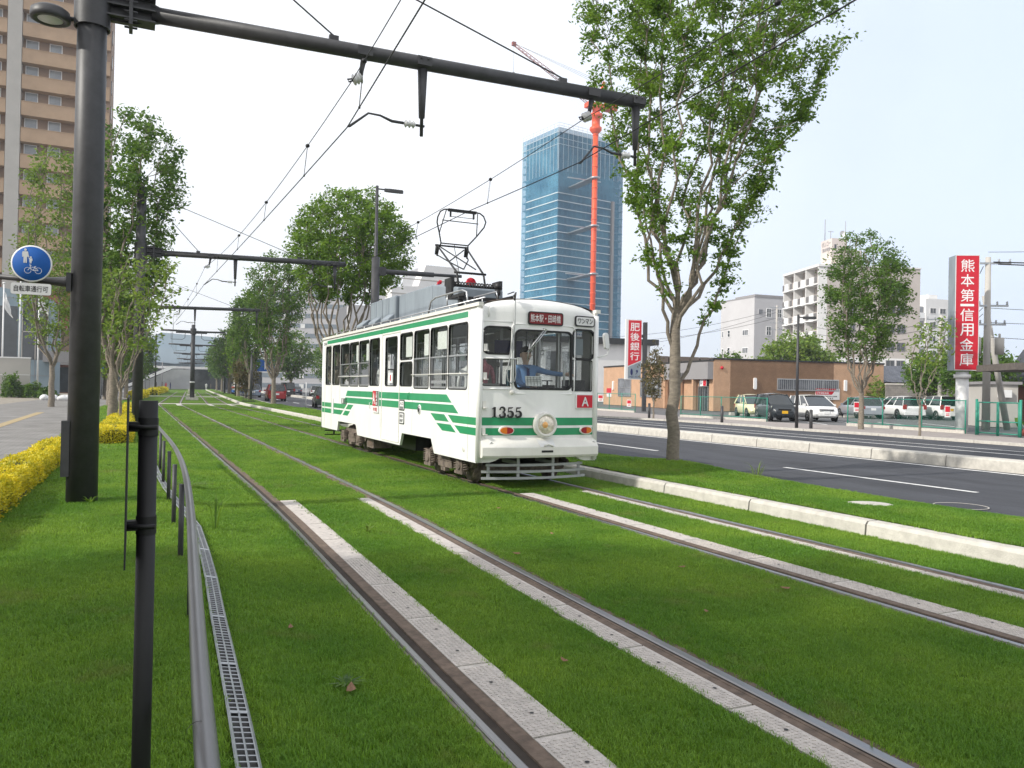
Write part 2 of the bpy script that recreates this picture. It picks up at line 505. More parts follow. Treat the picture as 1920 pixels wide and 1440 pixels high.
def brick_material(name, c1, c2, cm, scale, bw=.5, bh=.25, mortar=.02, rough=.85, noise=.25, rot=0.0, axis='XY'):
    m = bpy.data.materials.new(name); m.use_nodes = True
    t = m.node_tree; b = t.nodes['Principled BSDF']; b.inputs['Roughness'].default_value = rough
    c = t.nodes.new('ShaderNodeTexCoord'); mp = t.nodes.new('ShaderNodeMapping')
    t.links.new(c.outputs['Object'], mp.inputs['Vector'])
    if axis == 'XZ':
        sp = t.nodes.new('ShaderNodeSeparateXYZ'); ad = t.nodes.new('ShaderNodeMath'); cb = t.nodes.new('ShaderNodeCombineXYZ')
        t.links.new(c.outputs['Object'], sp.inputs[0]); t.links.new(sp.outputs['X'], ad.inputs[0]); t.links.new(sp.outputs['Y'], ad.inputs[1])
        t.links.new(ad.outputs[0], cb.inputs['X']); t.links.new(sp.outputs['Z'], cb.inputs['Y']); t.links.new(cb.outputs[0], mp.inputs['Vector'])
    mp.inputs['Rotation'].default_value = (0, 0, rot)
    br = t.nodes.new('ShaderNodeTexBrick')
    br.inputs['Color1'].default_value = c1 + (1,); br.inputs['Color2'].default_value = c2 + (1,); br.inputs['Mortar'].default_value = cm + (1,)
    br.inputs['Scale'].default_value = scale; br.inputs['Brick Width'].default_value = bw; br.inputs['Row Height'].default_value = bh
    br.inputs['Mortar Size'].default_value = mortar
    t.links.new(mp.outputs['Vector'], br.inputs['Vector'])
    n = t.nodes.new('ShaderNodeTexNoise'); n.inputs['Scale'].default_value = 1.3; n.inputs['Detail'].default_value = 5
    t.links.new(c.outputs['Object'], n.inputs['Vector'])
    r = t.nodes.new('ShaderNodeValToRGB'); r.color_ramp.elements[0].position = .3; r.color_ramp.elements[1].position = .7
    r.color_ramp.elements[0].color = (1 - noise,) * 3 + (1,); r.color_ramp.elements[1].color = (1 + noise * .5,) * 3 + (1,)
    t.links.new(n.outputs['Fac'], r.inputs['Fac'])
    mu = t.nodes.new('ShaderNodeMix'); mu.data_type = 'RGBA'; mu.blend_type = 'MULTIPLY'; mu.inputs[0].default_value = 1
    t.links.new(br.outputs['Color'], mu.inputs[6]); t.links.new(r.outputs['Color'], mu.inputs[7])
    t.links.new(mu.outputs[2], b.inputs['Base Color'])
    bp = t.nodes.new('ShaderNodeBump'); bp.inputs['Strength'].default_value = .3; bp.inputs['Distance'].default_value = .01; bp.invert = True
    t.links.new(br.outputs['Fac'], bp.inputs['Height']); t.links.new(bp.outputs['Normal'], b.inputs['Normal'])
    return m
M['turf'] = turf_material()
M['asphalt'] = mat('road_asphalt', (0.048, 0.050, 0.059), 0.82, var=0.34, scale=1.3, bump=0.5, bscale=120, detail=11, stretch=(1, .22, 1))
M['lot'] = mat('car_park_asphalt', (0.115, 0.115, 0.118), 0.9, var=0.2, scale=.8, bump=0.3, bscale=90, detail=8)
M['earth'] = mat('bare_gravelly_earth', (0.27, 0.24, 0.20), 0.95, var=0.35, scale=2.2, bump=0.8, bscale=25, detail=8)
M['paint'] = mat('road_paint', (0.66, 0.66, 0.65), 0.75, var=0.3, scale=9, detail=9)
M['footway'] = mat('pinkish_footway_paving', (0.30, 0.265, 0.25), 0.85, var=0.12, scale=3, bump=.2)
M['pavers'] = brick_material('grey_block_paving', (.20, .19, .182), (.24, .23, .22), (.12, .113, .107), 2.2, .5, .25, .015)
M['tactile'] = mat('yellow_tactile_paving', (0.36, 0.28, 0.16), 0.85, var=0.15, scale=10)

def flat(name, pts, z, m):
    return struct(name, MB().add([(x, y, z) for x, y in pts], [tuple(range(len(pts)))]), m)
flat('ground', [(-2500, -1500), (2500, -1500), (2500, 3500), (-2500, 3500)], -0.035, 'lot')
lawn = MB()
_rnd = random.Random(4)
LX = [-1.9, -1.4, -.9, -.4, 0, .15, .3, .45, .6, .75, .9, 1.05, 1.2, 1.5, 2.15, 2.8, 3.9, 5, 5.7, 6.4, 7, 7.31]
_zb = [zl(x, 0) for x in LX]
def zl(X, s): return float(np.interp(X, LX, _zb)) * (1 - sm(45, 62, s))
struct('lawn', sheet(LX, zl), 'turf')
flat('bare_earth', [(-60, -10), (-1.6, -10), (-1.6, 58), (-1.0, 66), (4, 160), (-60, 160)], -0.012, 'earth')
pav = MB().grid([[W(-1.52, s, .152 * (1 - sm(45, 62, s)) + .004), W(-7.4, s, .152 * (1 - sm(45, 62, s)) + .004)] for s in SS])
struct('footpath', pav, 'pavers')
tl = MB(); strip(tl, -3.75, -3.45, -6, 40, .162)
struct('tactile_path', tl, 'tactile')

# raised grass strip between tramway and road, its kerb, the road
def zs(X, s):
    d = (W(X, s)[0] - 8.9) ** 2 + (W(X, s)[1] - 12.0) ** 2
    e = sm(9.65, 9.2, X)
    return 0.07 + 0.10 * e + 0.025 * math.sin(s * .7 + X * 2) * e * sm(7.5, 8.1, X) + 0.07 * math.exp(-d / 1.2)
SS2 = [-8, -4, 0, 2, 4, 5, 6, 7, 8, 9, 10, 11, 11.5, 12, 12.5, 13, 14, 15, 16, 18, 20, 22, 24, 28, 32, 36, 40, 45, 50, 54, 58, 60, 62, 64, 66, 68, 75, 90, 120, 160, 220]
struct('grass_strip', sheet([7.46, 7.8, 8.2, 8.6, 8.9, 9.2, 9.5, 9.66], zs, SS2), 'turf')
kb = MB(); s = -6.62
while s < 200:
    e = s + (1.84 if s < 40 else 6)
    for i in range(1 if s < 56 or s > 70 else 4):
        a = s + .012 + (e - s) * i / (1 if s < 56 or s > 70 else 4); b = s - .012 + (e - s) * (i + 1) / (1 if s < 56 or s > 70 else 4)
        prof = [(7.27, -.04), (7.285, .125), (7.315, .16), (7.46, .163), (7.475, .0)]
        kb.grid([[W(x, a, z) for x, z in prof], [W(x, b, z) for x, z in prof]])
        for q in (a, b): kb.add([W(x, q, z) for x, z in prof], [tuple(range(5))])
    s = e
struct('kerb', kb, 'concrete')
eg = MB()
P = [[W(x, s, z) for x, z in ((9.64, .0), (9.64, .075), (9.78, .075), (9.80, -.02))] for s in SS2]
eg.grid(P); struct('road_edging', eg, 'concrete')
rd = MB().grid([[W(9.6, s, -.004), W(14, s, .0), W(20, s, 0), W(26.4, s, -.004)] for s in SS]); struct('road', rd, 'asphalt')
pm = MB()
strip(pm, 16.05, 16.2, -8, 200, .004); strip(pm, 21.8, 21.95, -8, 200, .004); strip(pm, 23.3, 23.43, -8, 60, .004); strip(pm, 9.84, 9.95, -8, 58, .004)
k = -9.0
while k < 170:
    strip(pm, 12.34, 12.47, k, k + 4.25, .004); strip(pm, 19.4, 19.52, k + 3, k + 7, .004); k += 8.75
struct('road_markings', pm, 'paint')
md = MB(); s = -6
while s < 200:
    e = s + (2.0 if s < 60 else 8)
    prof = [(16.42, -.02), (16.44, .22), (16.47, .25), (16.95, .25), (16.98, .22), (17.0, -.02)]
    a, b = s + .012, e - .012
    md.grid([[W(x, a, z) for x, z in prof], [W(x, b, z) for x, z in prof]])
    for q in (a, b): md.add([W(x, q, z) for x, z in prof], [tuple(range(6))])
    s = e
struct('road_median', md, 'concrete')

# footway beyond the road
FRONT = [(26.0, -6), (26.1, 16), (26.3, 22), (25.7, 27.2), (26.35, 28.6), (26.05, 34), (25.85, 35.3), (25.0, 39.5), (25.0, 62)]
BACK = [(33.0, 62), (32.9, 53.8), (32.3, 47.7), (30.5, 40), (31.1, 32.8), (32.0, 28.6), (31.3, 21.7), (30.7, 19.4), (30.5, -6)]
flat('footway', FRONT + BACK, .05, 'footway')
k2 = MB()
for (x0, y0), (x1, y1) in zip(FRONT, FRONT[1:]):
    n = max(1, round(math.hypot(x1 - x0, y1 - y0) / 2))
    for i in range(n):
        a = Vector((x0, y0, .03)).lerp(Vector((x1, y1, .03)), i / n); b = Vector((x0, y0, .03)).lerp(Vector((x1, y1, .03)), (i + 1) / n)
        d = (b - a).normalized() * .012
        k2.bar(a + d, b - d, .2, .13)
struct('footway_kerb', k2, 'concrete')

# ------------------------------------------------------------------ the two tram tracks
M['litrailedge'] = mat('pale_lit_rail_edge', (.20, .185, .15), .85, var=.25, scale=20)  # pale colour paints the lit outer edge of the left-hand rails
M['railflange'] = M['rust']
def track(label, x0, x1, drift, slabs):
    t = thing('tram_track', label, 'tram track', (0, 0, 0), 0, 'tram tracks set in the lawn')
    ss = [x for x in SS if x < 215]
    dx = lambda s: drift * sm(1, 12, s)
    for x, sgn, fw, hw_ in ((x0, 1, .155, .022), (x1, -1, .13, .034)):
        prof = [(-hw_, -.03), (-hw_, .008), (-hw_ * .7, .013), (hw_ * .7, .013), (hw_, .008), (hw_, -.03)]
        rl = MB().grid([[W(x + dx(s) + a, s, z) for a, z in prof] for s in ss]).build('rail', 'rail', t)
        g0 = hw_ + (.05 if sgn > 0 else .016)
        MB().grid([[W(x + dx(s) + sgn * a, s, z) for a, z in ((hw_ + .0005, .003), (g0, .003))] for s in ss]).build('rail_groove', 'groove', rl)
        MB().grid([[W(x + dx(s) + sgn * a, s, z) for a, z in ((g0, .003), (g0 + .002, .011), (g0 + .022, .011), (g0 + .024, .008), (fw, .009), (fw + .001, -.03))] for s in ss]).build('guard_flange', 'rust', rl)
        MB().grid([[W(x + dx(s) - sgn * a, s, z) for a, z in ((hw_ + .0005, -.02), (hw_ + .0015, .004), (hw_ + (.014 if sgn > 0 else .05), .004), (hw_ + .052, -.03))] for s in ss]).build('rail_edge_strip', 'litrailedge' if sgn > 0 else 'rust', rl)
    for a0, b0, s_end in slabs:
        k = s_end
        while k > 1.4:
            a = a0 + dx(k - .48); b = b0 + dx(k - .48)
            sk = (dx(k) - dx(k - .965)) / 2
            mb = MB()
            p = [(a - sk, k - .953), (b - sk, k - .953), (b + sk, k - .006), (a + sk, k - .006)]
            mb.add([(q[0], q[1], .011) for q in p] + [(q[0], q[1], -.03) for q in p], [(0, 1, 2, 3), (0, 4, 5, 1), (1, 5, 6, 2), (2, 6, 7, 3), (3, 7, 4, 0)])
            rr = random.Random(int(k * 97 + a * 31))
            if k < 7.5:                                   # raised checker lugs on the nearer slabs
                for i in range(int((b - a - .02) / .026)):
                    for j in range(int(.92 / .026)):
                        cy = k - .94 + j * .026
                        cx = a + .022 + i * .026 + sk * ((cy - k) / .48 + 1)
                        q = Matrix.Rotation(R(45 if (i + j) % 2 else -45), 3, 'Z')
                        mb.obox((cx, cy, .0125), .018, .006, .004, q)
            pl = mb.build('paving_slab', 'slab', t)
            for yy in (.25, .7):
                hb = MB()
                cx, cy = (a + b) / 2 + rr.uniform(-.03, .03), k - .965 + .965 * yy
                hb.add([(cx + .011 * math.cos(q * .785), cy + .011 * math.sin(q * .785), .0152) for q in range(8)], [tuple(range(8))])
                hb.build('lifting_hole', 'black', pl)
            k -= .965
    return t
track('nearer tram track in the lawn, beside the handrail and the drain grate', 1.434, 2.89, .19, [(1.592, 1.79, 10.83), (2.60, 2.758, 10.75)])
track('farther tram track in the lawn, under the tram', 4.99, 6.42, 0, [(5.15, 5.38, 10.55), (6.16, 6.287, 10.55)])
cr = MB()
strip(cr, .2, 7.25, 63.4, 65.2, .014, 3)
for x in (1.3, 2.75, 4.86, 6.25): strip(cr, x, x + .3, 59.0, 63.4, .013, 3)
strip(cr, -1.2, 9.4, 98, 99.2, .006, 2); strip(cr, -1.2, 9.4, 102.5, 103.7, .006, 2); strip(cr, 3, 9, 130, 131, .006, 1)
struct('track_crossing', cr, 'concrete')
cx = MB(); strip(cx, -1.2, 9.4, 99.2, 102.5, .003, 2); struct('crossing_road', cx, 'lot')

# drain grate
gr = thing('drain_grate', 'long galvanised drain grate sunk in the lawn beside the handrail', 'drain grate')
GP = [(.40, 2.9), (.43, 3.55), (.455, 4.2), (.49, 5.1), (.54, 6.2), (.575, 7.3), (.60, 8.6), (.5, 10.2), (.42, 11.5), (.36, 13.5), (.32, 16.5)]
def gpt(t, off, z):
    i = min(int(t), len(GP) - 2); f_ = t - i
    a, b = Vector(GP[i]), Vector(GP[i + 1]); p = a.lerp(b, f_); d = (b - a).normalized(); n = Vector((d.y, -d.x))
    p = p + n * off
    return (p.x, p.y, zl(p.x, p.y) + z + .012)
bars = MB(); pit = MB()
T = [i * .5 for i in range(2 * (len(GP) - 1) + 1)]
for off in (-.037, 0, .037): bars.tube([gpt(min(t, len(GP) - 1.001), off, .012) for t in T], .0042, 4, smooth=False)
for off in (-.043, .043): bars.tube([gpt(min(t, len(GP) - 1.001), off, .010) for t in T], .003, 4, smooth=False)
for i in range(len(GP) - 1):
    L = math.dist(GP[i], GP[i + 1]); n = max(2, int(L / .052))
    for j in range(n):
        t = i + j / n
        bars.tube([gpt(t, -.037, .011), gpt(t, .037, .011)], .0028 if j else .008, 4, smooth=False)
pit.grid([[gpt(min(t, len(GP) - 1.001), o, .0035) for o in (-.045, .045)] for t in T])
bars.build('grating', 'galv', gr); pit.build('channel', 'black', gr)
mh = MB()
mh.lathe([(.0, .004), (.33, .004), (.335, .0045), (.345, .006), (.36, .0045)], 32, lambda x, y, z: (10.6 + x, 7.5 + y, z))
mh.lathe([(.335, .005), (.335, .0075), (.352, .0075), (.352, .005)], 32, lambda x, y, z: (10.6 + x, 7.5 + y, z), 1)
tag(mh.build('manhole_cover', ['asphalt', 'concrete']), 'round manhole cover set in the dark road near the lane line', 'manhole cover')
mp_ = MB()
mp_.lathe([(.0, .028), (.24, .028), (.27, .02), (.275, .0)], 28, lambda x, y, z: (8.35 + x * 1.25, 7.15 + y, .155 + z))
mp_.box(8.3, 8.4, 7.1, 7.2, .183, .19)
tag(mp_.build('inspection_cover', 'concrete'), 'pale concrete inspection cover lying in the raised grass strip', 'cover')

# ------------------------------------------------------------------ the tram
TX = 5.69
tram = thing('tram', 'white single-car tram with green stripes and raised pantograph on the lawn track', 'tram', (TX, 16.4, 0), world=True)
XL, XR, YF, YR = 4.65, 6.73, 11.05, 21.85
def Yf(x): return 10.95 + 0.09 * ((x - TX) / 1.04) ** 2
def fc(x, z):
    """plan position of a point measured on the flat plane y = 10.8, carried to the bowed front"""
    X = x
    for _ in range(6): X = x * Yf(X) / 10.8
    return X, 1.53 + (z - 1.53) * Yf(X) / 10.8
fL = lambda y, z, d: (XL + d, y, z)
fR = lambda y, z, d: (XR - d, y, z)
fF = lambda x, z, d: (x, Yf(x) + d, z)
fB = lambda x, z, d: (x, 2 * 16.45 - Yf(x) - d, z)
SIDE = [  # name, y0, y1, z0, z1, sliding sash
    (20.85, 21.45, 1.58, 2.56, 0), (19.88, 20.66, 1.58, 2.56, 0), (18.93, 19.78, 1.55, 2.55, 1), (18.05, 18.86, 1.55, 2.55, 1), (17.16, 17.97, 1.55, 2.55, 1),
    (16.33, 17.08, 1.57, 2.55, 0), (15.09, 15.88, 1.57, 2.52, 0), (14.15, 14.87, 2.07, 2.55, 0), (14.15, 14.87, 1.57, 2.0, 0),
    (13.23, 14.03, 1.53, 2.55, 1), (12.34, 13.14, 1.53, 2.55, 1), (11.45, 12.26, 1.53, 2.55, 1)]
holes = [(a, b, c, d) for a, b, c, d, s in SIDE]
holed(MB(), (YF, YR), (.66, 2.80), holes, fL, .05, mi_in=1).build('side_panel', ['cream', 'interior'], tram)
holesR = [(a, b, c, d) for a, b, c, d, s in SIDE if not (15 < a < 16)] + [(20.0, 20.6, .9, 2.5)]
holed(MB(), (YF, YR), (.42, 2.80), [h for h in holesR[:6] if h[0] < 19.5] + holesR[6:-1], fR, .05, mi_in=1).build('side_panel', ['cream', 'interior'], tram)
sk = MB()
for poly in ([(YF, .42), (12.88, .42), (13.05, .66), (YF, .66)], [(14.83, .42), (18.05, .42), (18.2, .66), (14.70, .66)], [(20.06, .42), (YR, .42), (YR, .66), (19.94, .66)]):
    sk.prism(poly, fL, 0, .05)
sk.build('skirt', 'cream', tram)

FRH = [fc(4.65, 2.07) + fc(5.10, 2.44), fc(4.64, 1.585) + fc(5.10, 1.97), fc(5.17, 1.56) + fc(6.11, 2.41), fc(6.155, 2.04) + fc(6.505, 2.46), fc(6.14, 1.53) + fc(6.49, 2.00)]
FRH = [(a, c, b, d) for a, b, c, d in FRH]
xc = [XL + .02 + (XR - XL - .04) * i / 16 for i in range(17)]
def end_wall(f, name):
    mb = holed(MB(), (XL + .02, XR - .02), (.5, 2.70), FRH, f, .05, xc, mi_in=1)
    zt = lambda x: 2.835 + .10 * (1 - ((x - TX) / 1.04) ** 2) - .09 * abs((x - TX) / 1.02) ** 10
    P = []
    for t in (0, .25, .5, .75, .9, 1):
        P.append([f(x, 2.70 + (zt(x) - 2.70) * (1 - (1 - t) ** 1.3) if t < 1 else zt(x), .0 + .16 * t ** 3) for x in xc])
    mb.grid(P, 0, True)
    return mb.build(name, ['cream', 'interior'], tram)
front = end_wall(fF, 'front_panel')
end_wall(fB, 'rear_panel')
rm = MB(); rm.tube([(x, Yf(x) + .17, 2.838 + .10 * (1 - ((x - TX) / 1.04) ** 2) - .09 * abs((x - TX) / 1.02) ** 10) for x in xc], .009, 5); rm.tube([(XL - .021, 11.1, 2.768), (XL - .021, 21.8, 2.768)], .006, 4)
rm.build('roof_rim', 'rust', tram)
sm_ = MB()
for y in (11.38, 14.1, 16.2, 19.85): sm_.box(XL - .0012, XL + .004, y - .003, y + .003, .68 if y > 12 else .44, 2.76)
sm_.build('panel_seam', 'roofgrey', tram)
# corner posts round the angle between side and front
cp = MB()
for x, y in ((XL + .035, 11.035), (XR - .035, 11.035), (XL + .035, YR + .03), (XR - .035, YR + .03)):
    cp.cyl((x, y, .44), (x, y, 2.73), .045, n=12)
cp.build('corner_post', 'cream', tram)
rf = MB(); P = []
for y in (11.10, 11.2, 12, 14, 17, 20, 21.7, 21.95):
    row = []
    for i in range(-10, 11):
        u = i / 10
        row.append((TX + 1.055 * u, y, 2.825 + .115 * (1 - u * u) - .03 * abs(u) ** 8))
    P.append(row)
rf.grid(P, 0, True)
rf.build('roof', 'roofgrey', tram)
gut = MB()
for x in (XL - .02, XR - .06): gut.box(x, x + .08, 10.99, YR + .04, 2.775, 2.83)
gut.build('roof_gutter', 'cream2', tram)
fl = MB(); fl.box(XL + .06, XR - .06, 11.1, 21.8, .66, .74); fl.box(XL + .35, XR - .35, 14.9, 18.0, .30, .66)
fl.build('underframe', 'darkmetal', tram)
inn = MB(); inn.box(XL + .06, XR - .06, 11.2, 21.7, 2.70, 2.74)
inn.box(XL + .06, XL + .5, 11.9, 14.8, .74, 1.15, 1); inn.box(XL + .06, XL + .5, 16.4, 20.6, .74, 1.15, 1); inn.box(XR - .5, XR - .06, 12.6, 20.6, .74, 1.15, 1)
inn.box(XL + .06, XL + .14, 11.9, 14.8, 1.15, 1.5, 1); inn.box(XR - .14, XR - .06, 12.6, 20.6, 1.15, 1.5, 1)
for x in (XL + .5, XR - .5):
    for y in (12.6, 14.4, 16.3, 18.2, 20): inn.cyl((x, y, .74), (x, y, 2.7), .017, n=8, mi=2)
    inn.cyl((x, 11.6, 2.42), (x, 21.2, 2.42), .013, n=6, mi=2)
    for y in range(24):
        yy = 12 + y * .38
        inn.box(x - .005, x + .005, yy - .01, yy + .01, 2.2, 2.42, 2); inn.tube([(x, yy - .05, 2.13), (x, yy + .05, 2.13), (x, yy + .04, 2.2), (x, yy - .04, 2.2), (x, yy - .05, 2.13)], .008, 5, 2)
# partition behind the driver, farebox, desk
inn.box(TX - .1, TX + .95, 12.28, 12.31, .74, 1.62, 3); inn.box(TX - .1, TX - .06, 12.28, 12.31, 1.6, 2.7, 2); inn.box(TX + .62, TX + .66, 12.28, 12.32, 1.6, 2.7, 2)
inn.box(XL + .2, XL + .55, 11.45, 11.75, .74, 1.62, 0)
inn.box(TX - .38, TX + .55, 11.10, 11.34, .8, 1.57, 3); inn.box(TX + .6, TX + .86, 11.10, 11.4, .8, 1.70, 3)
inn.build('interior_fittings', ['interior', 'seat', 'steel', 'darkmetal'], tram)
bl = MB(); bl.box(TX - .22, TX + .3, 12.26, 12.275, 2.08, 2.36); bl.build('blind', 'navy', tram)

# windows
def window(rect, f, sash, mat_='glass', r=.05, wd=.02, deep=.03):
    fr = MB(); ring(fr, rect, r, wd, f, -.006, .03)
    a, b, c, d = rect
    if sash:
        m_ = c + (d - c) * .515
        fr.prism([(a, m_ - .012), (b, m_ - .012), (b, m_ + .012), (a, m_ + .012)], f, -.004, .045, 1)
        for x in (a, b - .018): fr.prism([(x, c), (x + .018, c), (x + .018, m_), (x, m_)], f, .002, .045, 1)
        fr.prism([(a, c), (b, c), (b, c + .03), (a, c + .03)], f, .0, .045, 1)
        q = c + .20 if sash == 1 else c + .08
        fr.prism([(a, q), (b, q), (b, q + .05), (a, q + .05)], f, .012, .04, 1)
    w_ = fr.build('window', ['black', 'steel'], tram)
    n = 6; g = MB()
    g.grid([[f(a + (b - a) * i / n, z, deep) for z in (c, d)] for i in range(n + 1)])
    g.build('pane', mat_, w_)
    return w_
for i, (a, b, c, d, s) in enumerate(SIDE):
    w_ = window((a, b, c, d), fL, (2 if i == 10 else 1) if s else 0)
    if i in (3, 4, 7, 9, 10):
        pp = MB(); pp.box(XL + .05, XL + .054, a + .06, a + (b - a) * (.75 if i in (7, 10) else .5), d - .44 if i != 10 else d - .36, d - .06)
        pp.build('notice', 'paper', w_)
for a, b, c, d in [h for h in holesR[:6] if h[0] < 19.5] + holesR[6:-1]: window((a, b, c, d), fR, 0)
for i, h in enumerate(FRH): window(h, fF, 0, r=.07 if i in (0, 2, 3) else .015, wd=.03 if i in (0, 2, 3) else .010)
# raised panel edge round the middle windscreen, sash bar of the lower left light, hand bars
tb = MB()
a, b, c, d = FRH[2]
tb.tube([fF(x, z, -.004) for x, z in rrect(a - .075, b + .07, c - .09, d + .11, .08, 5) + [(b + .07, d + .03)]], .009, 6)
a, b, c, d = FRH[1]
tb.tube([fF(a - .06, d + .02, -.02), fF((a + b) / 2, d + .02, -.025), fF(b + .07, d + .02, -.02)], .010, 6)
for x in (a - .02, b + .015): tb.tube([fF(x, c - .05, -.003), fF(x, FRH[0][3] + .1, -.003)], .007, 6)
tb.tube([fF(a - .02, FRH[0][3] + .1, -.003), fF(b + .015, FRH[0][3] + .1, -.003)], .007, 6)
tb.tube([fF(a - .02, c - .05, -.003), fF(b + .015, c - .05, -.003)], .016, 6)
tb.build('front_moulding', 'cream', tram)
hb = MB()
for y0, y1, z in ((11.42, 14.1, 1.765), (17.1, 19.86, 1.765)):
    hb.tube([(XL - .035, y0, z), (XL - .035, y1, z)], .0085, 6)
    for y in (y0, (y0 + y1) / 2, y1): hb.tube([(XL - .035, y, z), (XL + .01, y, z)], .008, 6)
hb.build('window_guard_bar', 'cream2', tram)

# livery: a roof band and the split waist bands, laid 3 mm proud
def band(pts, f=fL, name='stripe'):
    MB().prism(pts, f, -.003, .004).build(name, 'green', tram)
band([(11.45, 2.635), (21.35, 2.635), (21.35, 2.725), (11.45, 2.725)])
band([(12.33, 1.43), (19.05, 1.43), (19.2, 1.30), (12.09, 1.30)])
band([(12.02, 1.26), (19.25, 1.26), (19.46, 1.12), (11.77, 1.12)] if False else [(12.02, 1.265), (16.2, 1.265), (19.24, 1.265), (19.4, 1.135), (16.2, 1.135), (11.78, 1.135)])
band([(13.09, 1.10), (12.42, 1.10), (12.20, .985), (12.84, .985)])
band([(12.79, .945), (12.12, .945), (11.88, .83), (12.50, .83)])
band([(12.25, 1.10), (YF + .01, 1.10), (YF + .01, .985), (12.02, .985)])
band([(11.95, .945), (YF + .01, .945), (YF + .01, .83), (11.70, .83)])
band([(18.45, 1.10), (18.95, 1.10), (19.2, .985), (18.7, .985)]); band([(18.75, .945), (19.25, .945), (19.5, .83), (19.0, .83)])
band([(19.1, 1.10), (YR, 1.10), (YR, .985), (19.35, .985)]); band([(19.42, .945), (YR, .945), (YR, .83), (19.68, .83)])
for z0, z1 in ((.985, 1.105), (.835, .945)):
    g = MB(); P = [[fF(x, z, -.003) for z in (z0, z1)] for x in xc]; g.grid(P); g.grid([[fF(x, z, .002) for z in (z0, z1)] for x in xc]); g.build('front_stripe', 'green', tram)

# door leaf line, small fixtures of the side
dr = MB()
for y in (14.9, 16.1): dr.box(XL - .012, XL + .01, y - .012, y + .012, .47, 2.62)
dr.box(XL - .012, XL + .01, 14.9, 16.1, 2.60, 2.625); dr.box(XL - .012, XL + .01, 14.9, 16.1, .46, .48)
dr.build('door_frame', 'cream2', tram)
dr = MB()
for y in (20.72, 21.52): dr.box(XL - .01, XL + .01, y - .01, y + .01, .47, 2.6)
dr.box(XL - .01, XL + .01, 20.72, 21.52, 2.6, 2.62)
dr.build('door_frame', 'cream2', tram)
st = MB(); st.box(XL + .0205, XL + .0225, 15.45, 15.72, 1.62, 1.82); st.build('door_notice', 'paper', tram)
st = MB(); st.box(XL + .016, XL + .0195, 15.55, 15.62, 1.66, 1.78); st.build('door_notice_mark', 'signred', tram)
# letters run toward the front (-Y) on the left side
uxL, uyL = (0, -1, 0), (0, 0, 1)
pl = MB(); pl.box(XL - .03, XL + .0, 16.27, 16.70, .99, 1.46); pln = pl.build('route_plate', 'offwhite', tram)
m = MB(); m.box(XL - .034, XL - .030, 16.46, 16.69, 1.13, 1.45); m.build('plate_panel', 'signred', pln)
m = MB(); m.box(XL - .034, XL - .030, 16.28, 16.45, 1.13, 1.45); m.build('plate_panel', 'roofgrey', pln)
m = MB(); lettering(m, 'A', (XL - .036, 16.66, 1.17), uxL, uyL, .17, .24, bold=.02); m.build('lettering', 'white', pln)
m = MB()
for k, ch in enumerate('上熊本駅'): lettering(m, ch, (XL - .036, 16.43, 1.375 - k * .075), uxL, uyL, .12, .06)
m.build('lettering', 'white', pln)
m = MB(); lettering(m, '市電', (XL - .034, 16.64, 1.02), uxL, uyL, .3, .08); m.build('lettering', 'signred', pln)
for z0, z1, tx in ((1.09, 1.295, ('入口', '整理券')), (.83, 1.055, ('乗車口', '前乗後降'))):
    m = MB(); m.prism(rrect(14.56, 14.87, z0, z1, .03), fL, -.008, 0); pb = m.build('notice_plate', 'ink', tram)
    m = MB(); m.prism(rrect(14.585, 14.845, z0 + .02, z1 - .02, .02), fL, -.011, -.008); m.build('plate_face', 'offwhite', pb)
    m = MB()
    for k, t_ in enumerate(tx): lettering(m, t_, (XL - .0115, 14.82, z1 - .10 - k * .085), uxL, uyL, .21, .06, lift=.002)
    m.build('lettering', 'ink', pb)
m = MB(); m.lathe([(0, .012), (.085, .012), (.095, .0)], 24, lambda x, y, z: (XL - z, 13.68 + x * 1.0, 1.14 + y)); em = m.build('city_crest', 'offwhite', tram)
m = MB(); m.lathe([(.062, .0), (.062, .016), (.072, .016), (.072, 0)], 20, lambda x, y, z: (XL - z, 13.68 + x, 1.14 + y)); m.tube([(XL - .016, 13.70, 1.18), (XL - .016, 13.70, 1.10), (XL - .016, 13.66, 1.12), (XL - .016, 13.65, 1.16)], .010, 5); m.build('crest_mark', 'darkmetal', em)
for y, z in ((14.28, 1.36), (16.95, 1.12)):
    m = MB(); m.tube([(XL, y, z - .06), (XL - .03, y, z - .05), (XL - .03, y, z + .06), (XL, y, z + .08)], .007, 6); m.build('grab_handle', 'green' if z > 1.2 else 'cream2', tram)
m = MB(); m.lathe([(0, .006), (.05, .006), (.055, 0)], 16, lambda x, y, z: (XL - z, 11.53 + x, .60 + y)); m.build('drain_cap', 'cream2', tram)
m = MB(); lettering(m, '1355', (XL - .003, 19.62, 1.10), uxL, uyL, .55, .14, bold=.02); m.build('fleet_number', 'ink', tram)
m = MB(); lettering(m, 'C1355', (XL - .003, 21.75, 2.62), uxL, uyL, .35, .07, bold=.02); m.build('depot_mark', 'ink', tram)
m = MB(); m.box(XL - .02, XL, 20.45, 20.62, .83, 1.22); m.build('side_label', 'offwhite', tram)

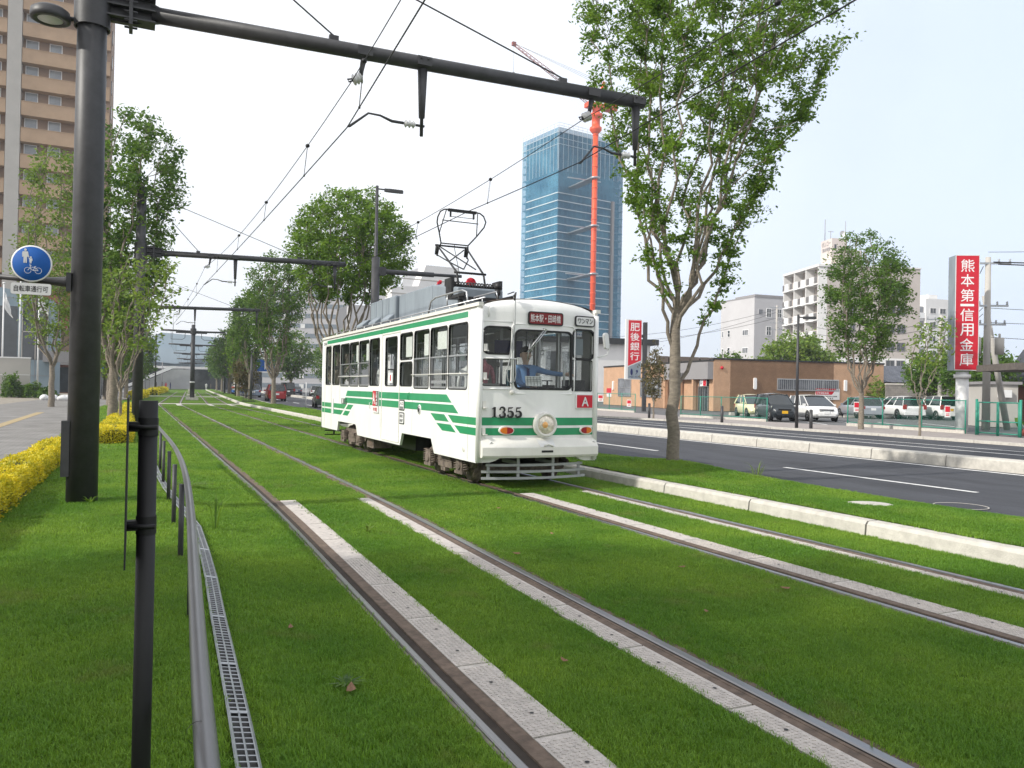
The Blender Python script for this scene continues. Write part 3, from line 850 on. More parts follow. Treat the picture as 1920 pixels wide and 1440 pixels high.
# front fixtures
def Fp(x, z, d=0): X, Z = fc(x, z); return Vector(fF(X, Z, d))
def fplate(name, x0, x1, z0, z1, r, m_edge, m_face, text, tm, pad=.02, txt=None, bold=.018, parent=tram):
    a, c = fc(x0, z0); b, d = fc(x1, z1)
    k = MB(); k.prism(rrect(a, b, c, d, r), fF, -.03, .01); o = k.build(name, m_edge, parent)
    k = MB(); k.prism(rrect(a + pad, b - pad, c + pad, d - pad, r * .7), fF, -.033, -.02); k.build('sign_face', m_face, o)
    ux = Vector(fF(b, c, 0)) - Vector(fF(a, c, 0)); L = ux.length; ux.normalize()
    k = MB(); x_, y_, w_, h_ = txt
    lettering(k, text, Vector(fF(a + x_ * (b - a), c + y_ * (d - c), -.036 - .0)), ux, (0, 0, 1), L * w_, (d - c) * h_, bold=bold)
    k.build('lettering', tm, o)
    return o
fplate('destination_blind', 5.355, 5.95, 2.515, 2.715, .04, 'black', 'rollred', '熊本駅・田崎橋', 'white', .018, (.05, .2, .86, .6), .003)
fplate('one_man_sign', 6.165, 6.51, 2.53, 2.69, .04, 'ink', 'offwhite', 'ワンマン', 'ink', .018, (.12, .25, .76, .5), .016)
ro = fplate('route_board', 6.205, 6.505, 1.255, 1.475, .004, 'offwhite', 'signred', 'A', 'offwhite', .012, (.3, .16, .42, .66))
num = MB(); p0 = Fp(4.785, 1.115, -.006); p1 = Fp(5.275, 1.115, -.006)
ux = (p1 - p0); L = ux.length; ux.normalize()
def ribbon(mb, pts, f):
    """brush stroke: (x, z, width) points to a flat ribbon"""
    l, r = [], []
    for i, (x, z, w_) in enumerate(pts):
        a, b = pts[max(0, i - 1)], pts[min(len(pts) - 1, i + 1)]
        d = Vector((b[0] - a[0], b[1] - a[1])).normalized(); n = Vector((-d.y, d.x)) * w_ / 2
        l.append((x + n.x, z + n.y)); r.append((x - n.x, z - n.y))
    for i in range(len(pts) - 1):
        mb.prism([l[i], l[i + 1], r[i + 1], r[i]], f, -.012 - .0004 * i, .003)
def arc(cx, cz, rx, rz, a0, a1, w0, w1, n=14):
    return [(cx + rx * math.cos(R(a0 + (a1 - a0) * k / n)), cz + rz * math.sin(R(a0 + (a1 - a0) * k / n)), w0 + (w1 - w0) * math.sin(math.pi * k / n)) for k in range(n + 1)]
def digit(ch, x0, sc_):
    f = lambda a, b, d: tuple(p0 + ux * (x0 + a * sc_) + Vector((0, -.02 + d, b * sc_)))
    if ch == '1':
        ribbon(num, [(.30, 0, .20), (.30, 1, .20)], f); ribbon(num, [(.08, .03, .06), (.52, .03, .06)], f); ribbon(num, [(.06, .80, .05), (.28, .96, .10)], f)
    if ch == '3':
        ribbon(num, arc(.30, .74, .24, .24, 165, -80, .05, .19), f); ribbon(num, arc(.30, .27, .29, .26, 85, -170, .05, .21), f)
        for c in ((.10, .78), (.08, .22)): num.prism([(c[0] + .075 * math.cos(k * .7), c[1] + .075 * math.sin(k * .7)) for k in range(9)], f, -.013, .003)
    if ch == '5':
        ribbon(num, [(.12, .92, .13), (.40, .92, .13), (.56, .97, .07)], f); ribbon(num, [(.13, .96, .06), (.11, .5, .06)], f); ribbon(num, arc(.29, .31, .29, .29, 125, -165, .06, .22), f)
        num.prism([(.08 + .075 * math.cos(k * .7), .22 + .075 * math.sin(k * .7)) for k in range(9)], f, -.013, .003)
for k_, ch_ in enumerate('1355'): digit(ch_, (-.01, .115, .25, .385)[k_] * L / .5, .155)
num.build('fleet_number', 'ink', tram)
hx, hz = fc(5.655, 1.005); hy = Yf(hx)
m = MB(); m.lathe([(.0, -.02), (.19, -.02), (.195, .05), (.185, .10), (.165, .11), (.145, .10), (.14, .085), (0, .085)], 32, lambda x, y, z: (hx + x, hy - z, hz + y)); hl = m.build('headlight', 'cream2', tram)
m = MB(); m.lathe([(.142, .088), (.12, .108), (.07, .118), (0, .122)], 32, lambda x, y, z: (hx + x, hy - z, hz + y)); m.build('headlight_lens', 'lens', hl)
m = MB(); m.lathe([(.05, .119), (.03, .13), (0, .135)], 16, lambda x, y, z: (hx - .03 + x, hy - z, hz + y)); m.build('bulb', 'lampwarm', hl)
for x, flip in ((5.02, 1), (6.385, -1)):
    X, Z = fc(x, .92); n_ = 12
    def ov(sx, sz, d0, d1, half=0):
        pts = [(X + sx * math.cos(k * 2 * math.pi / 24) * (1 if abs(math.cos(k * 2 * math.pi / 24)) < .8 else .95), Z + sz * math.sin(k * 2 * math.pi / 24)) for k in range(24)]
        if half: pts = [(X + (max(0, (q - X) * half) * half), z) for q, z in pts]
        o = MB(); o.prism(pts, fF, d1, d0); return o
    tl_ = ov(.125, .065, .01, -.045).build('tail_light', 'cream2', tram)
    ov(.108, .05, -.04, -.056, -flip).build('lens', 'amber', tl_)
    ov(.108, .05, -.04, -.056, flip).build('lens', 'redlens', tl_)
# buffer beam, coupler pocket, skirt corners
bb = MB(); P = []
for i in range(21):
    x = XL + .05 + (XR - XL - .08) * i / 20; e = 1 if 0 < i < 20 else 0
    P.append([fF(x, z, d) for z, d in ((.50, .0), (.50, -.10), (.535, -.125), (.655, -.125), (.665, -.12), (.785, -.012), (.79, .0))])
bb.grid(P)
for k in (0, 20): bb.add(P[k], [tuple(range(7))])
bb.build('buffer_beam', 'cream2', tram)
a, _ = fc(5.55, .7); b, _ = fc(5.80, .7)
m = MB(); m.prism([(a, .665), (b, .665), (b + .01, .775), (a - .03, .775)], lambda x, z, d: (x, Yf(x) - .118 + (z - .665) * .95 + d, z), -.008, .0); m.build('coupler_pocket', 'offwhite', tram)
m = MB(); m.tube([fF(a + .06, .675, -.13), fF(a + .13, .70, -.13), fF(b - .04, .675, -.13)], .012, 6); m.build('coupler_hook', 'cream2', tram)
m = MB(); m.box(a + .02, b - .04, Yf(TX) - .131, Yf(TX) - .12, .577, .61); m.build('socket_slot', 'ink', tram)
for x in (4.76, 6.5):
    X, Z = fc(x, .72); m = MB(); m.lathe([(.0, .0), (.032, .0), (.036, .012), (.042, 0)], 14, lambda u, v, d: (X + u * .7, Yf(X) - .07 - d, Z + v)); m.build('jacking_eye', 'cream', tram)
for s_, x in ((1, XL), (-1, XR)):
    m = MB(); m.prism([(0, .52), (.42, .52), (.3, .45), (.2, .425), (0, .42)], lambda a, z, d: (x + s_ * (a + .01), Yf(x + s_ * (a + .01)) + .02 + d, z), 0, .12); m.build('corner_skirt', 'cream', tram)
# rain pipe with brackets on both front corners, step irons
for x, sg in ((XL + .055, 1), (XR - .05, -1)):
    m = MB(); m.tube([(x, 11.03, .43), (x, 11.025, 2.66), (x + sg * .01, 11.06, 2.79)], .013, 8)
    for z in (.8, 1.15, 1.62, 2.08, 2.4): m.box(x - .028, x + .028, 11.01, 11.05, z - .012, z + .012)
    m.build('drain_pipe', 'cream2', tram)
    m = MB()
    for z in (.86, 1.26, 1.69, 2.12):
        xx = x + sg * .06; m.box(xx - .03, xx + .03, 10.95, 11.03, z - .02, z - .005); m.box(xx - .03, xx + .03, 11.015, 11.025, z - .02, z + .09)
    if sg == 1: m.build('step_iron', 'cream2', tram)
cab = MB()
cab.tube([Fp(5.13, 2.93, .05), Fp(5.13, 2.86, -.03), Fp(5.125, 2.5, -.03), Fp(5.08, 2.2, -.03), Fp(5.04, 1.95, -.04), Fp(5.0, 1.78, -.05), Fp(5.02, 1.66, -.05), Fp(5.08, 1.62, -.04), Fp(5.14, 1.66, -.03), Fp(5.16, 1.75, -.02), Fp(5.15, 2.0, -.01)], .010, 6)
cab.build('trolley_cord', 'fender', tram)
m = MB(); m.tube([Fp(5.11, 2.92, .0), Fp(5.14, 2.98, -.01), Fp(5.12, 2.86, -.02)], .016, 6); m.tube([Fp(5.02, 2.95, .02), Fp(5.12, 2.99, .0)], .009, 5); m.build('cord_hook', 'darkmetal', tram)
m = MB(); m.tube([Fp(4.71, 2.79, -.012), Fp(4.71, 2.60, -.012)], .011, 6); m.build('handle', 'cream', tram)
wp = MB(); wp.tube([Fp(5.66, 2.44, -.03), Fp(5.38, 2.10, -.03)], .009, 6); wp.tube([Fp(5.62, 2.44, -.035), Fp(5.34, 2.10, -.035)], .009, 6); wp.tube([Fp(5.38, 2.22, -.03), Fp(5.35, 1.97, -.022)], .008, 6); wp.tube([Fp(5.64, 2.46, .0), Fp(5.64, 2.44, -.04)], .022, 8)
wp.build('wiper', 'steel', tram)
m = MB(); m.lathe([(0, .05), (.03, .045), (.04, .01), (.04, 0)], 14, lambda u, v, d: (fc(5.11, 1.5)[0] + u, Yf(5.11) - d, 1.49 + v)); m.build('cord_fixing', 'cream2', tram)
mir = MB()
bx = Fp(6.53, 2.06, -.02)
mir.tube([bx, bx + Vector((.12, -.03, .02)), bx + Vector((.2, -.05, .05)), bx + Vector((.225, -.06, .14)), bx + Vector((.2, -.06, .2))], .011, 7)
mo = mir.build('mirror_arm', 'white', tram)
m = MB(); c = bx + Vector((.165, -.07, .265)); q = Matrix.Rotation(R(-8), 3, 'Y') @ Matrix.Rotation(R(15), 3, 'Z')
m.prism(rrect(-.05, .05, -.13, .13, .045, 5), lambda a, b, d: tuple(c + q @ Vector((a, d, b))), -.02, .03); m.build('mirror', 'offwhite', mo, bevel=.008)

# cab furniture seen through the glass
m = MB(); p0 = Fp(5.40, 1.60, .0); m.obox((p0.x + .14, 11.085, 1.665), .28, .012, .16, Matrix.Rotation(R(-14), 3, 'X')); m.build('timetable_card', 'paper', tram)
m = MB()
for k in range(5): m.obox((p0.x + .14, 11.073, 1.61 + k * .028), .25, .004, .003, Matrix.Rotation(R(-14), 3, 'X'))
for k in range(5): m.obox((p0.x + .03 + k * .055, 11.073, 1.665), .003, .004, .14, Matrix.Rotation(R(-14), 3, 'X'))
m.build('timetable_lines', 'ink', tram)
m = MB(); m.lathe([(.085, -.008), (.095, 0), (.085, .008), (.075, 0), (.085, -.008)], 18, lambda u, v, d: (TX + .28 + u, 11.3 + v * .9, 1.68 + d)); m.tube([(TX + .28, 11.3, 1.57), (TX + .28, 11.3, 1.68)], .015, 6); m.tube([(TX + .2, 11.3, 1.68), (TX + .36, 11.3, 1.68)], .008, 5); m.build('brake_handle', 'darkmetal', tram)
m = MB(); m.tube([(TX + .5, 11.15, 1.6), (TX + .5, 11.15, 2.0)], .02, 6); m.box(TX + .62, TX + .82, 11.12, 11.14, 2.1, 2.36, 1); m.build('cab_equipment', ['offwhite', 'acgrey'], tram)

# lifeguard fender under the front
fd = thing  # (kept as part of the tram)
fe = MB()
def fpt(u, z): return (TX + .005 + u * .905, 11.16 - .17 * (1 - u * u), z)
for z, u0 in ((.175, 1), (.275, 1), (.375, .93)):
    P = [Vector(fpt(-u0 + 2 * u0 * i / 12, z)) for i in range(13)]
    for a, b in zip(P, P[1:]): fe.bar(a, b + (b - a) * .02, .018, .038)
for u in (-.88, -.38, .28, .86): fe.box(fpt(u, 0)[0] - .022, fpt(u, 0)[0] + .022, fpt(u, 0)[1] + .01, fpt(u, 0)[1] + .03, .16, .40 if abs(u) > .5 else .55)
for u in (-.38, .28): fe.box(fpt(u, 0)[0] - .02, fpt(u, 0)[0] + .02, 11.05, 11.6, .38, .43)
fe.build('lifeguard', 'fender', tram)
fe = MB()
for z in (.2, .31): fe.box(TX - .95, TX + .95, 21.86, 21.9, z, z + .03)
for x in (TX - .7, TX + .7): fe.box(x - .02, x + .02, 21.86, 21.9, .2, .45); fe.box(x - .02, x + .02, 21.4, 21.9, .38, .43)
fe.build('lifeguard', 'darkmetal', tram)

# bogies
for y0 in (12.75, 19.15):
    bo = MB()
    for x in (4.86, 6.5):
        bo.prism([(y0 - 1.15, .36), (y0 - .8, .50), (y0 + .8, .50), (y0 + 1.15, .36), (y0 + 1.05, .28), (y0 + .5, .22), (y0 - .5, .22), (y0 - 1.05, .28)], lambda a, z, d: (x + d, a, z), 0, .07)
    bo.box(4.93, 6.5, y0 - .25, y0 + .25, .3, .5)
    bo.box(4.93, 6.5, y0 - 1.0, y0 + 1.0, .2, .32)
    bg_ = bo.build('bogie', 'bogie', tram)
    for yy in (-.75, .75):
        for x, sg in ((5.0, 1), (6.41, -1)):
            m = MB(); m.lathe([(.0, -.03), (.12, -.03), (.25, -.055), (.26, -.03), (.26, .03), (.29, .032), (.29, .05), (0, .05)], 28, lambda u, v, d: (x + sg * d, y0 + yy + u, .30 + v)); m.build('wheel', 'bogie', bg_)
        for x in (4.82, 6.55):
            m = MB(); m.box(x - .06, x + .03, y0 + yy - .13, y0 + yy + .13, .20, .44); m.cyl((x - .085, y0 + yy, .30), (x, y0 + yy, .30), .075, n=12); m.box(x - .07, x, y0 + yy - .17, y0 + yy + .17, .16, .21)
            for t in (-.2, .2):
                z0 = .24; pts = [(x - .02 + .045 * math.cos(k * 1.05), y0 + yy + t + .045 * math.sin(k * 1.05), .22 + k * .0065) for k in range(36)]
                m.tube(pts, .011, 5)
            m.build('axlebox', 'bogie', bg_)
    m = MB()
    for x in (4.80, 6.54):
        m.box(x, x + .06, y0 - .32, y0 + .32, .20, .30)
        for k in range(5): m.box(x - .01, x + .05, y0 - .34 + k * .03, y0 + .34 - k * .03, .31 + k * .022, .327 + k * .022)
        m.box(x - .03, x + .05, y0 - .10, y0 + .10, .14, .20)
    m.build('leaf_spring', 'bogie', bg_)
m = MB(); m.box(4.80, 5.2, 17.2, 17.75, .18, .42); m.box(4.79, 4.80, 17.3, 17.6, .22, .40, 1); m.build('equipment_box', ['bogie', 'rust'], tram)

# roof gear
ac = MB()
ac.box(5.1, 6.3, 14.4, 16.5, 2.9, 3.50)
ac.prism([(5.1, 2.9), (6.3, 2.9), (6.3, 3.50), (5.1, 3.50)], lambda a, z, d: (a if d == 0 else TX + (a - TX) * .75, 14.4 - d, z if z < 3 or d == 0 else 3.36), 0, .95)
for k in range(4): ac.box(5.02, 6.36, 16.52 + k * .5, 16.98 + k * .5, 2.88, 3.50)
ac.build('roof_unit', 'acgrey', tram, bevel=.03)
sb = MB()
for y in (16.55, 17.6, 18.7): sb.prism([(4.88, 2.87), (5.3, 2.9), (5.3, 3.12), (5.05, 3.14), (4.88, 3.0)], lambda a, z, d: (a, y + d, z), 0, .55)
sb.build('ventilator', 'acgrey', tram, bevel=.02)
rw = MB()
for z, x in ((2.94, 4.86),):
    rw.tube([(x, 11.3, z), (x, 16.3, z), (x, 21.3, z)], .012, 6)
    for k in range(15): rw.tube([(x, 11.4 + k * .7, 2.83), (x, 11.4 + k * .7, z)], .009, 5)
rw.tube([(4.92, 14.1, 2.86), (4.92, 13.95, 3.12), (4.92, 13.7, 3.17), (4.92, 12.4, 3.17), (4.92, 12.2, 3.12), (4.92, 12.15, 2.9)], .016, 7)
rw.tube([(4.92, 13.1, 3.17), (4.92, 13.1, 2.95)], .012, 6)
rw.tube([(5.05, 12.2, 2.95), (5.05, 12.2, 3.04), (5.05, 11.3, 3.04), (5.05, 11.25, 2.95)], .01, 6)
rw.build('roof_rail', 'steel', tram)

pg = MB()
pg.box(TX - .55, TX + .55, 13.1, 13.16, 3.1, 3.16); pg.box(TX - .55, TX + .55, 14.5, 14.56, 3.1, 3.16)
for x in (TX - .5, TX + .45): pg.box(x, x + .05, 13.0, 14.7, 3.16, 3.22)
for x in (TX - .5, TX + .5):
    for y in (13.15, 14.5): pg.cyl((x, y, 2.88), (x, y, 3.12), .045, n=10)
pgo = pg.build('pantograph', 'darkmetal', tram)
m = MB()
pts = [(TX - .42 + .84 * k / 120, 13.75 + .075 * math.cos(k * .785), 3.42 + .075 * math.sin(k * .785)) for k in range(121)]
m.tube(pts, .014, 5); m.cyl((TX - .5, 13.75, 3.42), (TX + .5, 13.75, 3.42), .035, n=10)
for x in (TX - .48, TX + .48): m.box(x - .03, x + .03, 13.6, 13.95, 3.2, 3.55)
m.build('main_spring', 'darkmetal', pgo)
m = MB()
bl_, br_ = Vector((TX - .27, 13.95, 3.70)), Vector((TX + .27, 13.95, 3.70))
kl_, kr_ = Vector((TX - .31, 14.95, 4.36)), Vector((TX + .31, 14.95, 4.36))
m.tube([bl_ - Vector((.05, 0, 0)), br_ + Vector((.05, 0, 0))], .022, 8)
for a, b in ((bl_, kl_), (br_, kr_)): m.tube([a + Vector((0, -.1, -.25)), a, b], [.02, .02, .016], 7)
m.tube([kl_ - Vector((.04, 0, 0)), kr_ + Vector((.04, 0, 0))], .018, 7)
m.tube([kl_ + Vector((.05, 0, -.02)), bl_.lerp(br_, .9) + Vector((0, .25, .12))], .012, 6)
m.tube([kr_ + Vector((-.05, 0, -.05)), bl_.lerp(kl_, .38)], .012, 6)
m.tube([kl_ + Vector((-.01, .02, -.18)), bl_.lerp(br_, .05) + Vector((0, .45, .25)), bl_.lerp(br_, .38) + Vector((0, .2, .1))], .012, 6)
m.tube([kr_ + Vector((.01, .02, -.14)), kr_ + Vector((.03, -.05, -.25)), bl_.lerp(br_, .4) + Vector((0, .2, .1))], .012, 6)
for k in (kl_, kr_): m.tube([k + Vector((0, 0, .02)), k + Vector((0, .05, -.18))], .03, 8)
m.build('lower_arm', 'darkmetal', pgo)
m = MB(); Y0 = 14.42
sh = [(-.315, 4.36, 14.93), (-.31, 4.52, 14.85), (-.285, 4.60, 14.8), (-.39, 4.76, 14.62), (-.49, 4.93, 14.48), (-.50, 5.02, Y0), (-.45, 5.13, Y0), (-.37, 5.18, Y0), (-.28, 5.19, Y0)]
sh = [(x, z - .22, y) for x, z, y in sh]
lft = [Vector((TX + x, y, z)) for x, z, y in sh]; rgt = [Vector((TX - x, y, z)) for x, z, y in sh]
for q in (lft, rgt): m.tube(q, .014, 7)
m.tube([lft[2], rgt[2]], .014, 6)
m.tube([lft[-1].lerp(lft[-2], .5), lft[3]], .010, 6); m.tube([rgt[-1].lerp(rgt[-2], .5), rgt[3]], .010, 6)
m.tube([lft[-2].lerp(lft[3], .45), rgt[-2].lerp(rgt[3], .45)], .010, 6)
m.tube([Vector((TX, 14.8, 4.37)), Vector((TX, 14.8, 4.30)), Vector((TX, 14.5, 3.75))], .006, 5)
m.build('upper_arm', 'darkmetal', pgo)
m = MB(); m.box(TX - .29, TX + .29, Y0 - .03, Y0 + .03, 4.935, 4.985)
for x in (TX - .24, TX + .24): m.box(x - .012, x + .012, Y0 - .02, Y0 + .02, 4.83, 4.94)
m.tube([(TX - .24, Y0, 4.84), (TX + .24, Y0, 4.84)], .006, 5)
m.build('collector_head', 'darkmetal', pgo)
m = MB(); m.cyl((TX + .15, 13.0, 2.92), (TX + .15, 13.0, 3.24), .025, n=12); m.cyl((TX + .15, 13.0, 3.2), (TX + .15, 13.0, 3.30), .045, .055, n=12); m.cyl((TX + .15, 13.0, 3.31), (TX + .15, 13.0, 3.42), .058, n=14); m.build('lightning_arrester', 'darkmetal', pgo)
m = MB()
for k in range(26):
    a = k * .52; r_ = .12 + .03 * math.sin(k * 3)
    m.obox((TX - .30 + .09 * math.sin(k * 1.9), 14.7 + r_ * math.cos(a), 3.38 + r_ * math.sin(a) * 1.5), .05, .06, .05, Matrix.Rotation(k, 3, 'X'), k % 3)
m.build('roof_ornament', ['signred', 'blue', 'amber'], tram)
m = MB(); m.lathe([(0, .02), (.10, .02), (.11, 0)], 18, lambda u, v, d: (TX + .12 + u, 14.2 - d, 3.55 + v)); m.build('red_disc', 'signred', pgo)

# ------------------------------------------------------------------ the driver, seated behind the windscreen
def skin_body(name, joints, edges, root_i, m, parent=None, sub=2):
    me = bpy.data.meshes.new(name)
    me.from_pydata([j[:3] for j in joints], edges, [])
    o = bpy.data.objects.new(name, me); COL.objects.link(o)
    s = o.modifiers.new('skin', 'SKIN')
    for i, j in enumerate(joints):
        v = me.skin_vertices[0].data[i]
        v.radius = (j[3], j[4] if len(j) > 4 else j[3]); v.use_root = (i == root_i)
    s.use_smooth_shade = True
    o.modifiers.new('sub', 'SUBSURF').levels = sub
    o.modifiers['sub'].render_levels = sub
    me.materials.append(M[m])
    if parent is not None: o.parent = parent
    return o
def driver():
    ox, oy, oz = 5.74, 11.66, 0
    t = thing('person', 'driver in light blue shirt and dark tie seated behind the tram windscreen', 'person', (ox, oy, 1.46))
    # local metres: x to the driver's left (screen right), y into the tram, z up from the seat
    J = [(0, .0, 0, .15, .12), (0, -.01, .18, .145, .11), (0, -.02, .36, .165, .105), (0, -.02, .45, .09, .08),                 # pelvis .. chest .. shoulder base
         (-.17, -.02, .42, .062), (-.24, -.10, .24, .048), (-.16, -.28, .14, .040), (-.11, -.36, .15, .034),                     # right arm to the desk
         (.17, -.02, .42, .062), (.34, -.12, .36, .046), (.54, -.24, .33, .040), (.60, -.28, .33, .034),                        # left arm reaching across
         (-.09, -.30, -.02, .08), (-.09, -.34, -.35, .06), (.09, -.30, -.02, .08), (.09, -.34, -.35, .06)]
    E_ = [(0, 1), (1, 2), (2, 3), (2, 4), (4, 5), (5, 6), (6, 7), (2, 8), (8, 9), (9, 10), (10, 11), (0, 12), (12, 13), (0, 14), (14, 15)]
    skin_body('shirt', J, E_, 0, 'shirt', t, 2)
    H = [(0, -.03, .44, .045), (0, -.035, .53, .048, .05), (0, -.045, .60, .085, .085), (0, -.04, .68, .095, .095), (0, -.035, .745, .07, .07)]
    skin_body('head', H, [(0, 1), (1, 2), (2, 3), (3, 4)], 0, 'skin', t, 2)
    m = MB()
    m.tube([(0, -.14, .645), (0, -.165, .61), (0, -.145, .60)], [.012, .018, .012], 6)
    for x in (-.085, .085): m.lathe([(0, .012), (.022, .008), (.026, 0), (0, -.008)], 8, lambda a, b, d: (x + (d if x > 0 else -d), -.03 + a, .63 + b * 1.4))
    m.build('nose_and_ears', 'skin', t)
    m = MB()
    for x in (-.032, .032): m.box(x - .014, x + .014, -.137, -.13, .648, .657); m.box(x - .018, x + .018, -.137, -.13, .672, .679)
    m.box(-.026, .026, -.14, -.13, .568, .575)
    m.build('eyes_and_mouth', 'hair', t)
    m = MB(); P = []
    for i in range(7):
        th = i / 6 * R(100)
        P.append([(.092 * math.sin(th) * math.cos(k * R(20)), -.03 + .108 * math.sin(th) * math.sin(k * R(20)), .665 + .115 * math.cos(th) - (.0 if math.sin(k * R(20)) > -.2 else -.03) * (1 if i > 4 else 0)) for k in range(19)])
    m.grid(P, 0, True); m.build('hair', 'hair', t)
    m = MB(); m.prism([(-.018, .43), (.018, .43), (.035, .12), (0, .07), (-.035, .12)], lambda a, z, d: (a, -.135 + d - (z < .3) * .012, z), 0, .012); m.build('necktie', 'navy', t)
    m = MB(); m.tube([(-.06, -.10, .45), (0, -.135, .425), (.06, -.10, .45)], .016, 6); m.build('collar', 'shirt', t)
    for nm, c, dx in (('right', Vector((-.10, -.38, .15)), Vector((.5, -.8, -.1))), ('left', Vector((.615, -.29, .33)), Vector((.85, -.5, 0)))):
        d = dx.normalized(); sd_ = d.cross(Vector((0, 0, 1))).normalized()
        m = MB(); m.tube([c - d * .02, c + d * .03, c + d * .075], [.03, .038, .034], 8)
        for k, L in enumerate((.062, .075, .07, .055)):
            b = c + d * .07 + sd_ * (k - 1.5) * .019
            m.tube([b, b + d * L * .5 + Vector((0, 0, .004)), b + d * L * .75 + Vector((0, 0, -.02)), b + d * L * .7 + Vector((0, 0, -.04))], [.009, .0085, .008, .006], 6)
        b = c + d * .02 - sd_ * .03
        m.tube([b, b - sd_ * .02 + d * .03, b - sd_ * .02 + d * .055 + Vector((0, 0, -.015))], [.011, .010, .007], 6)
        m.build('hand', 'skin', t)
    return t
driver()
st_ = MB(); st_.box(5.52, 5.97, 11.5, 11.95, .76, 1.4); st_.box(5.54, 5.95, 11.86, 11.95, 1.4, 1.85); st_.build('driver_seat', 'seat', tram)

# ------------------------------------------------------------------ overhead line: cantilever poles
def insulator(mb, c, ax, L=.16, r=.055, mi=1):
    c = Vector(c); q = Vector(ax).to_track_quat('Z', 'Y').to_matrix()
    prof = [(.02, -L / 2)]
    for k in range(3):
        z = -L / 2 + L * (k + .5) / 3
        prof += [(r * .55, z - L * .1), (r, z), (r * .55, z + L * .1)]
    prof.append((.02, L / 2))
    mb.lathe(prof, 14, lambda x, y, z: tuple(c + q @ Vector((x, y, z))), mi)
def cantilever(label, x, y, z0, detail=True, x_end=7.1, drift=0):
    t = thing('catenary_pole', label, 'catenary pole', (x, y, z0), 0, 'catenary poles with a cantilever arm over the tracks')
    m = MB(); m.cyl((0, 0, -.1), (0, 0, 7.9), .165, .15, 28); m.build('pole', 'pole', t)
    zA = 5.90 - z0; xe = x_end - x
    m = MB(); m.tube([(.62, 0, zA), (xe, 0, zA + .14)], .094, 18); arm = m.build('arm', 'pole', t)
    br = MB()
    br.prism([(.1, zA - .17), (.42, zA - .17), (.72, zA - .09), (.72, zA + .09), (.42, zA + .2), (.1, zA + .2)], lambda a, z, d: (a, d, z), -.022, .022)
    for dz in (-.13, .0, .14): br.box(.1, .66, -.12, .12, zA + dz - .01, zA + dz + .01)
    br.box(.38, .42, -.15, .15, zA - .22, zA + .24)
    for yy in (-.11, .11):
        for dz in (-.16, -.06, .06, .16): br.cyl((.33, yy, zA + dz), (.47, yy, zA + dz), .014, n=6)
    br.lathe([(.19, zA - .3), (.19, zA + .3)], 24, lambda a, b, z: (a, b, z)); br.lathe([(.172, zA - .3), (.19, zA - .3)], 24, lambda a, b, z: (a, b, z))
    br.build('bracket', 'pole', t)
    za = lambda X: zA + .14 * (X - .62) / (xe - .62)
    for cxw, tipx in ((2.47, 3.49), (5.97, 6.97)):                 # contact wire x, drop post x (world), with the insulated pull-off
        X = tipx - x - drift; c = cxw - x - drift
        d = MB(); d.tube([(X, 0, za(X) - .09), (X, 0, za(X) - .75), (X, 0, za(X) - .76), (X, 0, za(X) - 1.0)], [.068, .042, .024, .024], 10)
        d.box(X - .1, X + .1, -.105, .105, za(X) - .06, za(X) + .06)
        for yy in (-.11, .11):
            for xx in (-.05, .05): d.cyl((X + xx, yy - .02, za(X) + .03), (X + xx, yy + .02, za(X) + .03), .016, n=6)
        dp = d.build('drop_post', 'pole', t)
        zz = za(X) - .86; zc = 4.93 - z0
        p = MB(); p.tube([(X + .04, 0, zz), (X - .08, 0, zz)], .018, 7)
        insulator(p, (X - .17, 0, zz), (1, 0, .02))
        p.tube([(X - .26, 0, zz), (X - .42, 0, zz + .0), (X - .58, 0, zz + .05), (X - .74, 0, zz + .055), (c + .03, 0, zc + .02), (c, 0, zc + .01)], [.02, .02, .014, .014, .018, .01], 7)
        p.build('steady_arm', ['pole', 'offwhite'], dp)
        Xm = cxw + .10 - x - drift                                 # messenger support
        h = MB(); h.tube([(Xm + .1, 0, za(Xm) - .09), (Xm + .06, 0, za(Xm) - .32)], [.04, .025], 8); h.box(Xm, Xm + .2, -.1, .1, za(Xm) - .06, za(Xm) + .06)
        insulator(h, (Xm + .02, 0, za(Xm) - .36), (1, 0, .5), .14, .075)
        h.tube([(Xm - .03, .0, za(Xm) - .39), (Xm - .09, 0, za(Xm) - .42), (Xm - .11, 0, za(Xm) - .39), (Xm - .04, 0, za(Xm) - .37)], .012, 6)
        h.build('messenger_hanger', ['pole', 'offwhite'], t)
    for X in (2.27 - x - drift, 5.67 - x - drift):
        k = MB(); k.box(X - .06, X + .06, -.03, .03, za(X) + .08, za(X) + .15); k.tube([(X, 0, za(X) + .15), (.1, 0, 7.75)], .011, 6); k.build('tie_rod', 'pole', t)
    return t, za
pole1, za1 = cantilever('tall charcoal pole nearest the camera, its arm crossing the whole top of the view', -.51, 10.42, .15)
cantilever('second charcoal pole, rising beside the yellow hedge with an arm over both tracks', .13, 29.4, .15, x_end=7.0, drift=.35)
cantilever('third and most distant charcoal pole with a one-sided arm over both tracks', .25, 50.4, .1, x_end=6.85, drift=.3)
